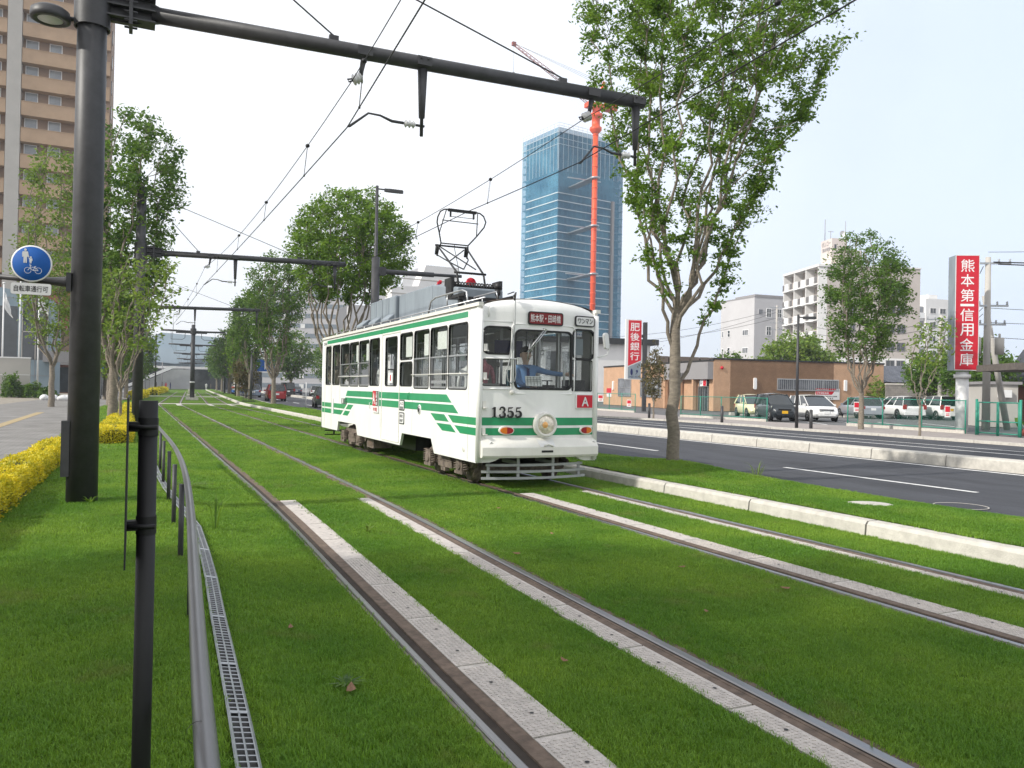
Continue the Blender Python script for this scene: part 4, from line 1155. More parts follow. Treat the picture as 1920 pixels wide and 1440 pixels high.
# lamp head and service duct on the first pole
m = MB(); m.lathe([(0, .08), (.17, .085), (.225, .05), (.235, -.01), (.235, -.045), (.215, -.055), (.15, -.05), (.15, -.04), (0, -.04)], 30, lambda a, b, z: (-.42 + a * .87, b * .87, 5.51 + z)); m.tube([(-.25, 0, 5.51), (-.1, 0, 5.53)], .026, 8)
lh = m.build('lamp_head', 'pole', pole1)
m = MB(); m.lathe([(0, -.047), (.148, -.047), (.15, -.04)], 24, lambda a, b, z: (-.42 + a * .87, b * .87, 5.51 + z)); m.build('lamp_lens', 'offwhite', lh)
m = MB(); m.box(-.215, -.13, -.11, .11, .30, .93); m.box(-.16, -.10, -.05, .05, -.1, .30); m.build('junction_box', 'pole', pole1)
# signs hung on the first pole
zS = 2.51
ar = MB(); ar.tube([(-.15, 0, zS), (-.22, 0, zS), (-.5, 0, zS + .0), (-.85, 0, zS + .01)], [.085, .058, .032, .028], 10); ar.box(-.20, -.15, -.09, .09, zS - .11, zS + .1); ar.build('sign_arm', 'pole', pole1)
SX, SY = -.51 - .535, 10.30
sgn = thing('road_sign', 'round blue shared footway sign with adult, child and bicycle on the near pole', 'road sign', (SX, SY, 2.826), R(-6))
sgn.scale = (.73, .73, .73)
m = MB(); m.lathe([(0, .006), (.268, .006), (.278, -.004), (.27, -.014), (0, -.014)], 44, lambda a, b, z: (a, -z, b)); m.build('sign_rim', 'white', sgn)
m = MB(); m.lathe([(0, .009), (.256, .009), (.258, .004)], 44, lambda a, b, z: (a, -z, b)); m.build('sign_face', 'blue', sgn)
sym = MB(); fS = lambda a, b, d: (a, -.0095 - d, b)
def disc(x, z, r, n=14): sym.prism([(x + r * math.cos(k * 2 * math.pi / n), z + r * math.sin(k * 2 * math.pi / n)) for k in range(n)], fS, 0, .002)
disc(-.085, .205, .019)
sym.prism([(-.118, .180), (-.052, .180), (-.045, .155), (-.052, .095), (-.060, .095), (-.062, .10), (-.063, .005), (-.081, .005), (-.085, .075), (-.089, .005), (-.107, .005), (-.107, .10), (-.112, .095), (-.124, .095), (-.128, .155)], fS, 0, .002)
sym.prism([(-.056, .12), (-.038, .085), (-.030, .09), (-.046, .15)], fS, 0, .002)
disc(-.012, .095, .013)
sym.prism([(-.034, .078), (.008, .078), (.014, .045), (.006, .045), (.002, .055), (.006, .03), (.0, .03), (-.002, .002), (-.011, .002), (-.013, .03), (-.015, .002), (-.024, .002), (-.025, .03), (-.032, .03), (-.026, .055), (-.040, .07)], fS, 0, .002)
def tub(a, b, w_=.005):
    a = Vector((a[0], a[1])); b = Vector((b[0], b[1])); n = Vector((-(b - a).y, (b - a).x)).normalized() * w_ / 2
    sym.prism([tuple(a + n), tuple(b + n), tuple(b - n), tuple(a - n)], fS, 0, .002)
for cx in (-.048, .092):
    for k in range(20):
        a0, a1 = k * .31416, (k + 1) * .31416
        tub((cx + .045 * math.cos(a0), -.105 + .045 * math.sin(a0)), (cx + .045 * math.cos(a1), -.105 + .045 * math.sin(a1)), .005)
for a, b in (((-.048, -.105), (-.012, -.055)), ((-.012, -.055), (-.02, -.03)), ((-.02, -.03), (.0, -.028)), ((-.02, -.03), (-.02, -.005)), ((-.012, -.055), (.045, -.055)), ((-.012, -.07), (.022, -.105)), ((.022, -.105), (.045, -.055)), ((.045, -.055), (.05, -.042)), ((.04, -.042), (.062, -.042)), ((.022, -.105), (.092, -.105)), ((.045, -.055), (.092, -.105))): tub(a, b, .007)
sym.build('sign_symbol', 'offwhite', sgn)
m = MB(); m.box(-.04, .04, .014, .10, -.25, -.17); m.build('clamp', 'pole', sgn)
sp = thing('road_sign', 'white plate with black lettering hung under the round blue sign', 'road sign', (SX, SY, 2.545), R(-6))
sp.scale = (.73, .73, .73)
m = MB(); m.prism(rrect(-.272, .272, -.088, .088, .03), lambda a, b, d: (a, d, b), .003, .014); m.build('plate', 'darkmetal', sp)
m = MB(); m.prism(rrect(-.27, .27, -.086, .086, .03), lambda a, b, d: (a, d, b), -.006, .003); m.build('plate_face', 'offwhite', sp)
m = MB(); lettering(m, '自転車通行可', (-.228, -.006, -.046), (1, 0, 0), (0, 0, 1), .456, .095, bold=.012, lift=.002); m.build('lettering', 'ink', sp)

# wires: messenger above, contact wire below, droppers between
def wire_pair(label, cps, mps, drops):
    t = thing('overhead_wire', label, 'overhead wire', (0, 0, 0), 0, 'overhead wires above the tracks')
    def sag(ps, sg):
        out = []
        for a, b in zip(ps, ps[1:]):
            a, b = Vector(a), Vector(b)
            for k in range(12):
                q = a.lerp(b, k / 12); q.z -= sg * 4 * (k / 12) * (1 - k / 12) * min(1, (b - a).length / 25); out.append(q)
        return out + [Vector(ps[-1])]
    c, mm = sag(cps, .04), sag(mps, .40)
    MB().tube(c, .0085, 5).build('contact_wire', 'ink', t)
    MB().tube(mm, .0065, 5).build('messenger_wire', 'darkmetal', t)
    def aty(ps, y):
        for a, b in zip(ps, ps[1:]):
            if a.y <= y <= b.y: return a.lerp(b, (y - a.y) / max(1e-6, b.y - a.y))
    for y in drops:
        a, b = aty(mm, y), aty(c, y)
        if a is None or b is None: continue
        d = MB()
        d.tube([a + Vector((0, -.02, 0)), b], .003, 4); d.tube([a + Vector((0, .03, 0)), b + Vector((0, .02, 0))], .003, 4)
        d.lathe([(0, .035), (.03, .02), (.035, 0), (.03, -.02), (0, -.035)], 10, lambda x, y_, z: (a.x + x, a.y + y_, a.z + z)); d.lathe([(0, .02), (.015, .01), (.015, -.01), (0, -.02)], 8, lambda x, y_, z: (b.x + x, b.y + y_, b.z + z))
        d.build('dropper', 'ink', t)
q = lambda X, s, z: W(X, s, z)
wire_pair('overhead line of the nearer track, crossing the upper left of the sky', [(1.25, -9, 4.95), (2.47, 10.42, 4.93), (2.13, 29.4, 4.93), (2.05, 50.4, 4.98), q(2.1, 80, 4.95), q(2.2, 112, 4.95), q(2.1, 150, 4.95)],
          [(1.25, -9, 5.6), (2.52, 10.42, 5.55), (2.15, 29.4, 5.55), (2.05, 50.4, 5.6), q(2.1, 80, 5.6), q(2.2, 112, 5.6), q(2.1, 150, 5.6)], [2.5, 6.5, 9.6, 13.1, 17, 21, 25.5, 33, 38, 43, 47])
wire_pair('overhead line of the farther track, running down to the raised pantograph', [(4.4, -9, 4.95), (5.97, 10.42, 4.95), (5.84, 14.42, 4.99), (5.35, 29.4, 4.93), (5.25, 50.4, 4.98), q(5.8, 80, 4.95), q(5.7, 112, 4.95), q(5.8, 150, 4.95)],
          [(4.4, -9, 5.6), (6.02, 10.42, 5.6), (5.4, 29.4, 5.55), (5.3, 50.4, 5.6), q(5.8, 80, 5.6), q(5.7, 112, 5.6), q(5.8, 150, 5.6)], [2.5, 6, 13.6, 17.4, 21, 25.5, 33, 38, 43])

# centre poles beyond the crossing
tp = None
for i, (s, lab) in enumerate([(80, 'T-shaped pole on a concrete block between the tracks, nearest of the five'), (108, 'second T-shaped pole between the tracks, just behind the nearest one'), (140, 'third T-shaped pole between the tracks'), (172, 'fourth T-shaped pole between the tracks'), (204, 'farthest T-shaped pole between the tracks')]):
    x, y, a = path(s); a = -a; p = W(3.95, s)
    if tp is None:
        tp = thing('centre_pole', lab, 'catenary pole', p, a, 'T-shaped poles standing between the tracks')
        m = MB(); m.cyl((0, 0, 0), (0, 0, 7.0), .21, .17, 16); m.cyl((0, 0, 1.6), (0, 0, 1.72), .23, n=16, mi=1); m.build('pole', ['pole', 'offwhite'], tp)
        m = MB(); m.tube([(-2.75, 0, 6.42), (-1.5, 0, 6.40), (0, 0, 6.36), (1.5, 0, 6.36), (2.75, 0, 6.38)], .09, 10); m.box(-1.5, 1.2, -.1, .1, 6.18, 6.3); m.lathe([(.26, 6.1), (.26, 6.65)], 12, lambda a, b, z: (a, b, z)); m.build('arm', 'pole', tp)
        for sg in (-1, 1):
            m = MB(); m.tube([(sg * .7, 0, 6.2), (sg * .72, 0, 5.75), (sg * .95, 0, 5.6), (sg * 1.9, 0, 5.6)], .025, 6); m.tube([(sg * 1.9, 0, 6.3), (sg * 1.9, 0, 5.6)], .015, 5); m.build('steady_arm', 'pole', tp)
        m = MB(); m.box(-.55, .55, -.5, .5, -.02, .22); m.build('base_block', 'concrete', tp, bevel=.03)
    else:
        c = copy_tree(tp); c.location = p; c.rotation_euler.z = a; c['label'] = lab

# ------------------------------------------------------------------ handrail beside the footway
hr = thing('handrail', 'grey tubular handrail on charcoal posts running along the lawn edge', 'handrail')
RP = [(.13, .9, .72), (.145, 1.85, .72), (.18, 2.3, .72), (.205, 2.8, .72), (.245, 3.45, .725), (.30, 4.5, .73), (.345, 5.5, .735), (.40, 6.8, .74), (.45, 8.3, .74), (.47, 10.0, .735), (.47, 12.2, .73), (.45, 14.5, .73), (.42, 16, .73)]
_ry = np.array([p[1] for p in RP]); _pf = np.polyfit(_ry, [p[0] for p in RP], 4)
MB().tube([(float(np.polyval(_pf, y)), y, float(np.interp(y, _ry, [p[2] for p in RP]))) for y in np.concatenate([np.linspace(.9, 4, 32), np.linspace(4.2, 16, 60)])], .026, 20).build('rail', 'tuberail', hr)
for x, y in ((.335, 5.12), (.37, 6.95), (.39, 8.65), (.405, 10.35), (.405, 12.2), (.42, 14.2)):
    m = MB(); m.cyl((x, y, zl(x, y) - .1), (x, y, .72), .021, n=12); m.build('post', 'pole', hr)
m = MB()
for yy in (1.99,): m.lathe([(.0262, -.002), (.0266, 0), (.0262, .002)], 14, lambda a, b, z: (.152 + a, yy + z, .72 + b))
m.build('joint', 'darkmetal', hr)
np_ = thing('sign_post', 'short round post close to the camera, coloured black for shade, carrying a sign board seen edge-on', 'sign post', (.036, 2.2, .15))
m = MB(); m.cyl((0, 0, -.2), (.0, 0, 1.335), .0222, n=22); m.build('post', 'black', np_)  # post and clamps are black to stand in for shade on them
for z in (1.025, 1.27): m = MB(); m.lathe([(.0238, z - .022), (.0238, z + .022)], 20, lambda a, b, c: (a, b, c)); m.box(-.045, -.02, -.014, .014, z - .012, z + .012); m.cyl((-.045, -.02, z), (.02, -.036, z), .006, n=6); m.build('clamp', 'black', np_)
m = MB(); m.prism([(-.17, .95), (.27, .95), (.27, 1.345), (-.17, 1.345)], lambda a, z, d: (-.046 - .0 * a + d, a, z), -.002, .002); m.build('sign_board', 'darkmetal', np_)

# ------------------------------------------------------------------ golden hedges
def hedge(label, segs, h, n, sz, seed, wob=.06):
    rg = np.random.default_rng(seed)
    t = thing('hedge', label, 'hedge', segs[0][:2] + (0.1,), 0, 'yellow-leaved hedges along the footpath')
    loc = np.array(t.location)
    inner = MB()
    V = []; cen = []
    L = [math.dist(a[:2], b[:2]) for a, b in zip(segs, segs[1:])]
    for (x0, y0, w0, z0), (x1, y1, w1, z1), l in zip(segs, segs[1:], L):
        k = int(n * l / sum(L))
        u = rg.random(k); ang = rg.random(k) * math.pi
        sx = x0 + (x1 - x0) * u; sy = y0 + (y1 - y0) * u; ww = w0 + (w1 - w0) * u; zz = z0 + (z1 - z0) * u
        r = 1 - .22 * rg.random(k) ** 2 + wob * np.sin(sy * 5.3 + 1.3 * sx) * .8 + wob * np.sin(sy * 2.1) + rg.normal(0, .04, k)
        c = np.sign(np.cos(ang)) * np.abs(np.cos(ang)) ** .55; s_ = np.abs(np.sin(ang)) ** .55
        cen.append(np.stack([sx + c * ww * r, sy + rg.normal(0, .03, k), zz + s_ * h * r], 1))
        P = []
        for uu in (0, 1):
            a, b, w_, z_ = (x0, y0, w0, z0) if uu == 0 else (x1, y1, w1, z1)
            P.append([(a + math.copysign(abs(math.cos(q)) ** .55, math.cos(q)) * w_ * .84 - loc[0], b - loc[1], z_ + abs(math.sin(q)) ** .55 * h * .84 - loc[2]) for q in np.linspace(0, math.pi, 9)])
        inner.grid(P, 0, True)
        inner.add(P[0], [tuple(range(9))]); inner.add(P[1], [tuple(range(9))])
    c = np.concatenate(cen)
    # end faces
    for (x, y, w_, z_), sg in ((segs[0], -1), (segs[-1], 1)):
        k = int(n * .04); a = rg.random(k) * math.pi; q = np.sqrt(rg.random(k))
        c = np.concatenate([c, np.stack([x + np.cos(a) * w_ * q, y + sg * (.1 * rg.random(k)) , z_ + np.sin(a) * h * q], 1)])
    v, f = leaf_quads(c - loc, sz, rg, up=.5)
    raw('foliage', v, f, 'hedge', t)
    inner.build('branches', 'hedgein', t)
    return t
def leaf_quads(c, sz, rg, up=.0, asp=.55, droop=0.0):
    n = len(c)
    d = rg.normal(0, 1, (n, 3)); d[:, 2] = d[:, 2] * .7 + up - droop
    d /= np.linalg.norm(d, axis=1)[:, None]
    e = rg.normal(0, 1, (n, 3)); e -= d * (e * d).sum(1)[:, None]; e /= np.linalg.norm(e, axis=1)[:, None]
    s_ = (sz * (.65 + .7 * rg.random(n)))[:, None]
    nr = np.cross(d, e)
    v = np.stack([c - d * s_ * .1, c + d * s_ * .45 + e * s_ * asp * .5 + nr * s_ * .08, c + d * s_, c + d * s_ * .45 - e * s_ * asp * .5 + nr * s_ * .08], 1).reshape(-1, 3)
    f = np.arange(4 * n).reshape(-1, 4)
    return v, f
hedge('long yellow-leaved hedge at the left edge, between footpath and lawn', [(-1.46, 7.5, .25, .15), (-1.40, 9.5, .25, .15), (-1.33, 12.5, .25, .15), (-1.26, 15.6, .23, .15), (-1.2, 17.3, .22, .15)], .32, 30000, .036, 1)
hedge('yellow-leaved hedge behind the near pole, broad end facing the camera', [(-.36, 20.0, .38, .15), (-.38, 22.5, .38, .15), (-.36, 26, .36, .15), (-.3, 29, .34, .15)], .36, 22000, .042, 2)
hedge('yellow hedge near the second pole, farther along the track', [(-.1, 31.5, .4, .13), (-.1, 40, .35, .12), (-.1, 44, .3, .1)], .4, 4000, .09, 3)
hedge('distant yellow hedge beside the far lawn, behind the crossing', [W(-.7, 76, .4)[:2] + (.5, 0), W(-.7, 92, .5)[:2] + (.5, 0)], .75, 3000, .16, 4)
hedge('farthest strip of yellow hedge where the tracks vanish', [W(-.5, 108, .4)[:2] + (.6, 0), W(-.3, 150, .5)[:2] + (.6, 0)], .8, 2500, .22, 5)

# ------------------------------------------------------------------ trees
def make_tree(name, label, cat, base, H, fork, r0, env, n1, n2, n3, lpt, lsz, leaf='leaf', bark='bark', seed=0, group=None, lean=(0, 0), low=(), lstart=.0, twigr=.006, copy=False, droop=.25, clump=.11, lr=.45):
    """trunk and limbs grown toward points inside an envelope [(height, radius, dx, dy)]; leaves sit along the twigs"""
    rg = np.random.default_rng(seed)
    t = thing(name, label, cat, base, 0, group)
    env = sorted(env)
    zs_ = np.array([e[0] for e in env]); rs_ = np.array([e[1] for e in env]); xs_ = np.array([e[2] if len(e) > 2 else 0 for e in env]); ys_ = np.array([e[3] if len(e) > 3 else 0 for e in env])
    def E_(z): return np.interp(z, zs_, rs_), np.interp(z, zs_, xs_), np.interp(z, zs_, ys_)
    def sample(n, lo, hi, outer=.5):
        zz = np.linspace(lo, hi, 60); wt = E_(zz)[0] ** 2 + 1e-4; wt /= wt.sum()
        z = rg.choice(zz, n, p=wt) + rg.normal(0, (hi - lo) / 120, n)
        r, cx, cy = E_(z); a = rg.random(n) * 2 * np.pi; q = rg.random(n) ** outer
        return np.stack([cx + r * q * np.cos(a), cy + r * q * np.sin(a), z], 1)
    mb = MB()
    pts = []; rad = []          # growing skeleton
    def limb(p0, p1, ra, rb, n, d0=None, sides=6, jit=.02):
        p0 = np.array(p0); p1 = np.array(p1); L = np.linalg.norm(p1 - p0)
        d0 = np.array([0, 0, 1.]) if d0 is None else d0
        c = p0 + d0 * L * .45
        out = []; rr = []
        off = rg.normal(0, jit * L, (n + 1, 3)); off[0] = 0; off[-1] = 0
        for k in range(n + 1):
            u = k / n
            out.append((1 - u) ** 2 * p0 + 2 * u * (1 - u) * c + u * u * p1 + off[k]); rr.append(ra + (rb - ra) * u)
        mb.tube(out, rr, sides, caps=False)
        pts.extend(out); rad.extend(rr)
        return out
    tr = limb((0, 0, -.1), (lean[0], lean[1], fork), r0 * 1.12, r0 * .82, 8, sides=14, jit=.006)
    top = np.array([lean[0], lean[1], fork])
    # main limbs
    a0 = rg.random() * 6.28
    for k in range(n1):
        a = a0 + k * 2 * np.pi / n1 * 1.0 + rg.normal(0, .2)
        ze = H * (.80 + .17 * rg.random()); r, cx, cy = E_(ze)
        q = (.25 + .62 * rg.random()) if k else .1
        e = np.array([cx + r * q * np.cos(a), cy + r * q * np.sin(a), ze])
        st = top - np.array([0, 0, rg.random() * .16 * fork])
        d = np.array([np.cos(a) * .5, np.sin(a) * .5, 1.]); d /= np.linalg.norm(d)
        limb(st, e, r0 * lr * (1 if k else 1.2), twigr * 1.3, 14, d, 8, .012)
    lows = []
    for (z, a, ex, ey, ez) in low:
        i = min(range(len(tr)), key=lambda q: abs(tr[q][2] - z))
        d = (np.array([ex, ey, ez]) - tr[i]) * np.array([1.15, 1.15, .9]); d /= np.linalg.norm(d)
        lows.append(limb(tr[i], (ex, ey, ez), r0 * .36, twigr * 1.5, 14, d, 7, .008))
    def attach(tg, rb, n, sides, kmax, steep):
        P = np.array(pts); Rr = np.array(rad)
        m_ = (P[:, 2] > fork * .9)
        P = P[m_]; Rr = Rr[m_]
        for q in tg:
            d = P - q
            h = np.linalg.norm(d[:, :2], axis=1); dz = q[2] - P[:, 2]
            cost = np.sqrt(h ** 2 + dz ** 2) + np.maximum(0, steep * h - dz) * 1.2
            i = int(np.argmin(cost))
            a_ = P[i]; L = np.linalg.norm(q - a_)
            if L > kmax or L < .02: continue
            dd = (q - a_) / L; dd = dd * .5 + np.array([0, 0, .6]); dd /= np.linalg.norm(dd)
            limb(a_, q, min(Rr[i] * .7, rb * (1 + L)), twigr * .8, n, dd, sides, .02)
    lo = zs_[0]
    attach(sample(n2, lo + (H - lo) * .15, H * .97), twigr * 2.2, 7, 5, H, .9)
    i0 = len(pts)
    tw = sample(n3, lo, H, .42)
    for lw_ in lows:
        q = np.array(lw_[6:])
        tw = np.concatenate([tw, q[rg.integers(0, len(q), 34)] + rg.normal(0, .24, (34, 3)) + np.array([0, 0, .12])])
    P = np.array(pts); leaves = []
    m_ = P[:, 2] > fork * .9; Pm = P[m_]; Rm = np.array(rad)[m_]
    for q in tw:
        d = Pm - q; h = np.linalg.norm(d[:, :2], axis=1); dz = q[2] - Pm[:, 2]
        i = int(np.argmin(np.sqrt(h ** 2 + dz ** 2) + np.maximum(0, .4 * h - dz)))
        a_ = Pm[i]; L = np.linalg.norm(q - a_)
        if L < .03: continue
        dd = (q - a_) / L * .6 + np.array([0, 0, .5]); dd /= np.linalg.norm(dd)
        c = a_ + dd * L * .45
        us = np.linspace(0, 1, 4); ln = [(1 - u) ** 2 * a_ + 2 * u * (1 - u) * c + u * u * q for u in us]
        mb.tube(ln, [twigr * .7, twigr * .55, twigr * .4, twigr * .25], 3, caps=False, smooth=False)
        k = int(lpt * (.6 + .8 * rg.random()))
        u = 1 - rg.random(k) * (1 - lstart) * .75
        u = u[:, None]
        pp = (1 - u) ** 2 * a_ + 2 * u * (1 - u) * c + u * u * q + rg.normal(0, clump, (k, 3)) * np.array([1, 1, .7])
        leaves.append(pp)
    mb.build('trunk', bark, t)
    lv = np.concatenate(leaves)
    v, f = leaf_quads(lv, lsz, rg, up=0, droop=droop)
    raw('crown', v, f, leaf, t)
    return t
G_STRIP = 'street trees in the grass strip beside the road'
make_tree('zelkova_tree', 'tall slender-trunked tree right of the tram, crown cut by the top of the view', 'tree', (9.12, 12.2, .17), 10.6, 2.95, .110,
          [(3.9, .5, .05), (4.6, 1.15, .3), (5.6, 1.7, .5), (6.6, 2.1, .6), (7.8, 2.6, .7), (9.2, 2.8, .75), (10.9, 2.0, .7)], 13, 120, 1300, 40, .074, seed=11, group=G_STRIP, lean=(.04, 0),
          low=[(1.25, 0.0, 1.9, .3, 4.9), (2.0, 3.1, -.95, -.2, 5.0), (2.7, .3, 2.5, .2, 6.4)], twigr=.0075, lstart=.0, clump=.06, lr=.31)
make_tree('zelkova_tree', 'broad many-stemmed tree behind the tram roof, left of the pantograph', 'tree', (8.75, 38.2, .16), 10.9, 1.5, .2,
          [(5.6, 1.7, .5), (6.5, 2.6, .5), (7.7, 3.1, .55), (9.0, 3.0, .6), (10.2, 2.2, .6), (11, 1.0, .6)], 17, 70, 760, 36, .15, seed=5, group=G_STRIP, twigr=.014, lr=.3, clump=.14, lstart=.3)
make_tree('zelkova_tree', 'tree in the grass strip standing before the red car, left of the tram', 'tree', (9.0, 58.5, .16), 10.9, 1.9, .17,
          [(3.6, .9), (5.4, 1.9), (7.5, 2.6, .2), (9.2, 2.3, .3), (10.9, .9)], 14, 44, 420, 24, .18, 'leafd', seed=6, group=G_STRIP, lr=.34, twigr=.016, clump=.17, lstart=.2)
make_tree('zelkova_tree', 'paler tree between the blue-grey car and the white bus', 'tree', W(8.9, 77, .16), 10.2, 2.5, .2,
          [(3.0, .8), (5.2, 1.6), (7.5, 2.0), (9, 1.7), (10.2, .7)], 12, 36, 400, 24, .20, 'leafd', seed=7, group=G_STRIP, lr=.34, twigr=.018, clump=.18, lstart=.2)
make_tree('zelkova_tree', 'narrow upright tree beyond the white bus', 'tree', W(8.9, 97, .16), 9.6, 2.4, .2, [(2.8, .9), (5, 1.3), (7.5, 1.4), (9.6, .6)], 7, 26, 240, 14, .3, 'leaf', seed=8, group=G_STRIP, twigr=.02, clump=.28)
make_tree('bush_tree', 'rusty brown young bush in front of the white bus', 'tree', W(8.9, 84, .16), 4.4, .6, .1, [(.8, .9), (2.2, 1.35), (3.4, 1.2), (4.4, .5)], 7, 22, 200, 14, .24, 'leafr', seed=9, twigr=.014, clump=.2)
for i, (s, lab) in enumerate([(122, 'first small far tree past the crossing, right of the T-shaped poles'), (150, 'second small far tree past the crossing, right of the T-shaped poles'), (180, 'last far tree on the right before the station')]):
    make_tree('zelkova_tree', lab, 'tree', W(9, s, .1), 9.5, 2.5, .2, [(3, 1.6), (5, 2.4), (7.5, 2.4), (9.5, .9)], 6, 20, 170, 14, .42, 'leafd', seed=20 + i, group=G_STRIP, twigr=.03, clump=.4)
for i, (x, y, H, r, lab) in enumerate([(24.5, 104, 8.6, 3.6, 'leafy tree across the far road, just left of the tram rear'), (19.5, 112, 9.2, 3.4, 'leafy tree across the far road, behind the black van'), (33, 150, 10, 4, 'far tree across the road against the grey tower')]):
    make_tree('broadleaf_tree', lab, 'tree', (x, y, 0), H, 2.4, .22, [(2.6, r * .6), (4, r * .9), (6, r), (H - 1, r * .6), (H, r * .25)], 6, 22, 240, 16, .36, 'leafd', seed=30 + i, twigr=.03, clump=.4)
# footpath side
G_PATH = 'street trees along the footpath'
make_tree('zelkova_tree', 'tall forked tree rising right behind the near pole', 'tree', (-.62, 30.6, .2), 10.7, 1.8, .16,
          [(3.2, .9, .1), (5, 1.5, .15), (7, 1.75, .3), (8.4, 1.85, .5), (9.8, 1.5, .6), (10.7, .7, .5)], 9, 48, 520, 27, .135, 'leafd', seed=12, group=G_PATH, twigr=.012, lr=.36, clump=.12, low=[(1.6, .2, 1.3, -.2, 5.0)], lstart=.2)
make_tree('zelkova_tree', 'pale-barked tree on the paving, left of the near pole', 'tree', (-4.0, 49.8, .1), 14.2, 2.3, .15,
          [(3.4, 1.3, .1), (5, 2.0, .2), (7.5, 2.2, .2), (10, 1.7, -.1), (12.5, 1.6, 0), (14.2, .8, .2)], 9, 44, 400, 20, .18, 'leafy', seed=13, group=G_PATH, twigr=.015, lr=.36, clump=.19, lstart=.2)
make_tree('zelkova_tree', 'bronze-leaved spreading tree just in front of the second pole', 'tree', (-.35, 27.6, .14), 5.6, 1.2, .05, [(2.4, .8, .3), (3.4, 1.2, .5), (4.6, 1.35, .6), (5.6, .7, .8)], 7, 26, 150, 9, .14, 'leafy', seed=14, group=G_PATH, twigr=.009, clump=.12)
for i, (x, y, H, lab) in enumerate([(-1.3, 55, 9.5, 'dark tree behind the second pole, nearer of two'), (-1.6, 66, 9.0, 'smaller tree by the footpath beyond the second pole'), (-.6, 86, 8.5, 'far tree at the footpath end, near the lamp posts'), (1.0, 112, 8.5, 'farthest tree on the left of the tracks'), (-2.2, 78, 12.5, 'tall dark green tree standing behind the second pole')]):
    make_tree('zelkova_tree', lab, 'tree', (x, y, 0), H, 2.2, .18, [(2.2, .9), (4, 1.5), (H - 2, 1.7), (H, .7)], 7, 26, 260, 15, .27, 'leafd' if i else 'leafy', seed=40 + i, group=G_PATH, twigr=.018, clump=.28)
# across the road
G_FAR = 'street trees on the far footway'
make_tree('zelkova_tree', 'full rounded tree on the far footway before the beige apartment block', 'tree', (29.5, 25.7, .05), 8.9, 1.7, .12,
          [(3.2, 1.0, .1), (4.2, 1.75, .2), (5.6, 2.05, .2), (7, 2.0, .1), (8.2, 1.5, 0), (8.9, .6)], 11, 56, 620, 27, .12, 'leafd', seed=15, group=G_FAR, twigr=.011, lr=.36, clump=.11, lstart=.2)
make_tree('zelkova_tree', 'bare-stemmed sapling right of the full tree, before the green fence', 'tree', (26.6, 20.5, .05), 4.5, 1.3, .045, [(2.4, .5, .2), (3.3, .9, .4), (4.5, .7, .7)], 5, 18, 75, 9, .13, 'leafy', seed=16, group=G_FAR, twigr=.009, clump=.13)
make_tree('zelkova_tree', 'small bronze-green sapling beside the first bollard', 'tree', (26.0, 36.6, .05), 4.3, 1.1, .05, [(1.2, .35), (2.0, .75), (3.0, .7), (4.3, .15)], 5, 20, 130, 10, .15, 'leafr', seed=17, group=G_FAR, twigr=.01, clump=.13)
make_tree('broadleaf_tree', 'rounded green tree behind the bank roof, before the beige apartment block', 'tree', (65.5, 66, 0), 8.2, 2, .3, [(2.5, 2.6), (4.5, 4.4), (6.4, 3.8), (8.2, 1.4)], 8, 40, 420, 22, .4, 'leafy', seed=50, twigr=.03, clump=.42)
make_tree('broadleaf_tree', 'low green tree left of the beige apartment block, behind the bank', 'tree', (58, 68, 0), 6.0, 2, .2, [(2.5, 1.4), (4.5, 1.9), (6.0, .8)], 6, 20, 140, 16, .36, 'leafd', seed=51, twigr=.03, clump=.35)
make_tree('garden_tree', 'dark garden tree behind the tall red sign pillar', 'tree', (51.5, 35.3, 0), 5.6, 1.2, .13, [(1.5, 1.6), (3.2, 2.6), (4.8, 1.9), (5.6, .6)], 8, 34, 330, 18, .26, 'leafd', seed=52, twigr=.018, clump=.28)
make_tree('garden_tree', 'spreading garden tree left of the red sign pillar, by the tiled roof', 'tree', (52.5, 39.6, 0), 4.9, 1.2, .13, [(1.8, 1.0), (3.2, 2.0), (4.6, 1.4), (5.2, .5)], 8, 30, 200, 16, .26, 'leafd', seed=53, twigr=.018, clump=.26)
make_tree('zelkova_tree', 'unseen tree added left of the camera to shade the near lawn', 'tree', (-9.2, 2.9, .15), 9.6, 2.2, .2, [(3.6, 2.2), (5, 3.6), (7, 4.0), (8.6, 3.2), (9.6, 1.4)], 10, 60, 800, 34, .19, 'leafd', seed=70, group=G_PATH, twigr=.016, clump=.26)  # this tree and the next are out of view, added for their shade
make_tree('zelkova_tree', 'second unseen tree added left of the camera to shade the near lawn', 'tree', (-6.4, -.6, .15), 9.8, 2.2, .2, [(3.6, 2.2), (5, 3.4), (7, 3.8), (8.6, 3.0), (9.8, 1.4)], 10, 60, 700, 34, .19, 'leafd', seed=71, group=G_PATH, twigr=.016, clump=.26)
def shrub(label, c, r, h, n, sz, leaf, seed):
    rg = np.random.default_rng(seed); t = thing('shrub', label, 'shrub', c)
    u = rg.normal(0, 1, (n, 3)); u /= np.linalg.norm(u, axis=1)[:, None]; u[:, 2] = abs(u[:, 2])
    k = (.8 + .25 * np.sin(u[:, 0] * 6 + seed) * np.cos(u[:, 1] * 5)) * (1 - .35 * rg.random(n) ** 2)
    p = u * np.array([r, r, h]) * k[:, None]
    v, f = leaf_quads(p, sz, rg); raw('foliage', v, f, leaf, t)
    m = MB()
    for i in range(7): a = i * .9; m.tube([(0, 0, -.05), (r * .3 * math.cos(a), r * .3 * math.sin(a), h * .4), (r * .6 * math.cos(a), r * .6 * math.sin(a), h * .7)], [.03, .02, .01], 5)
    m.build('stems', 'barkd', t)
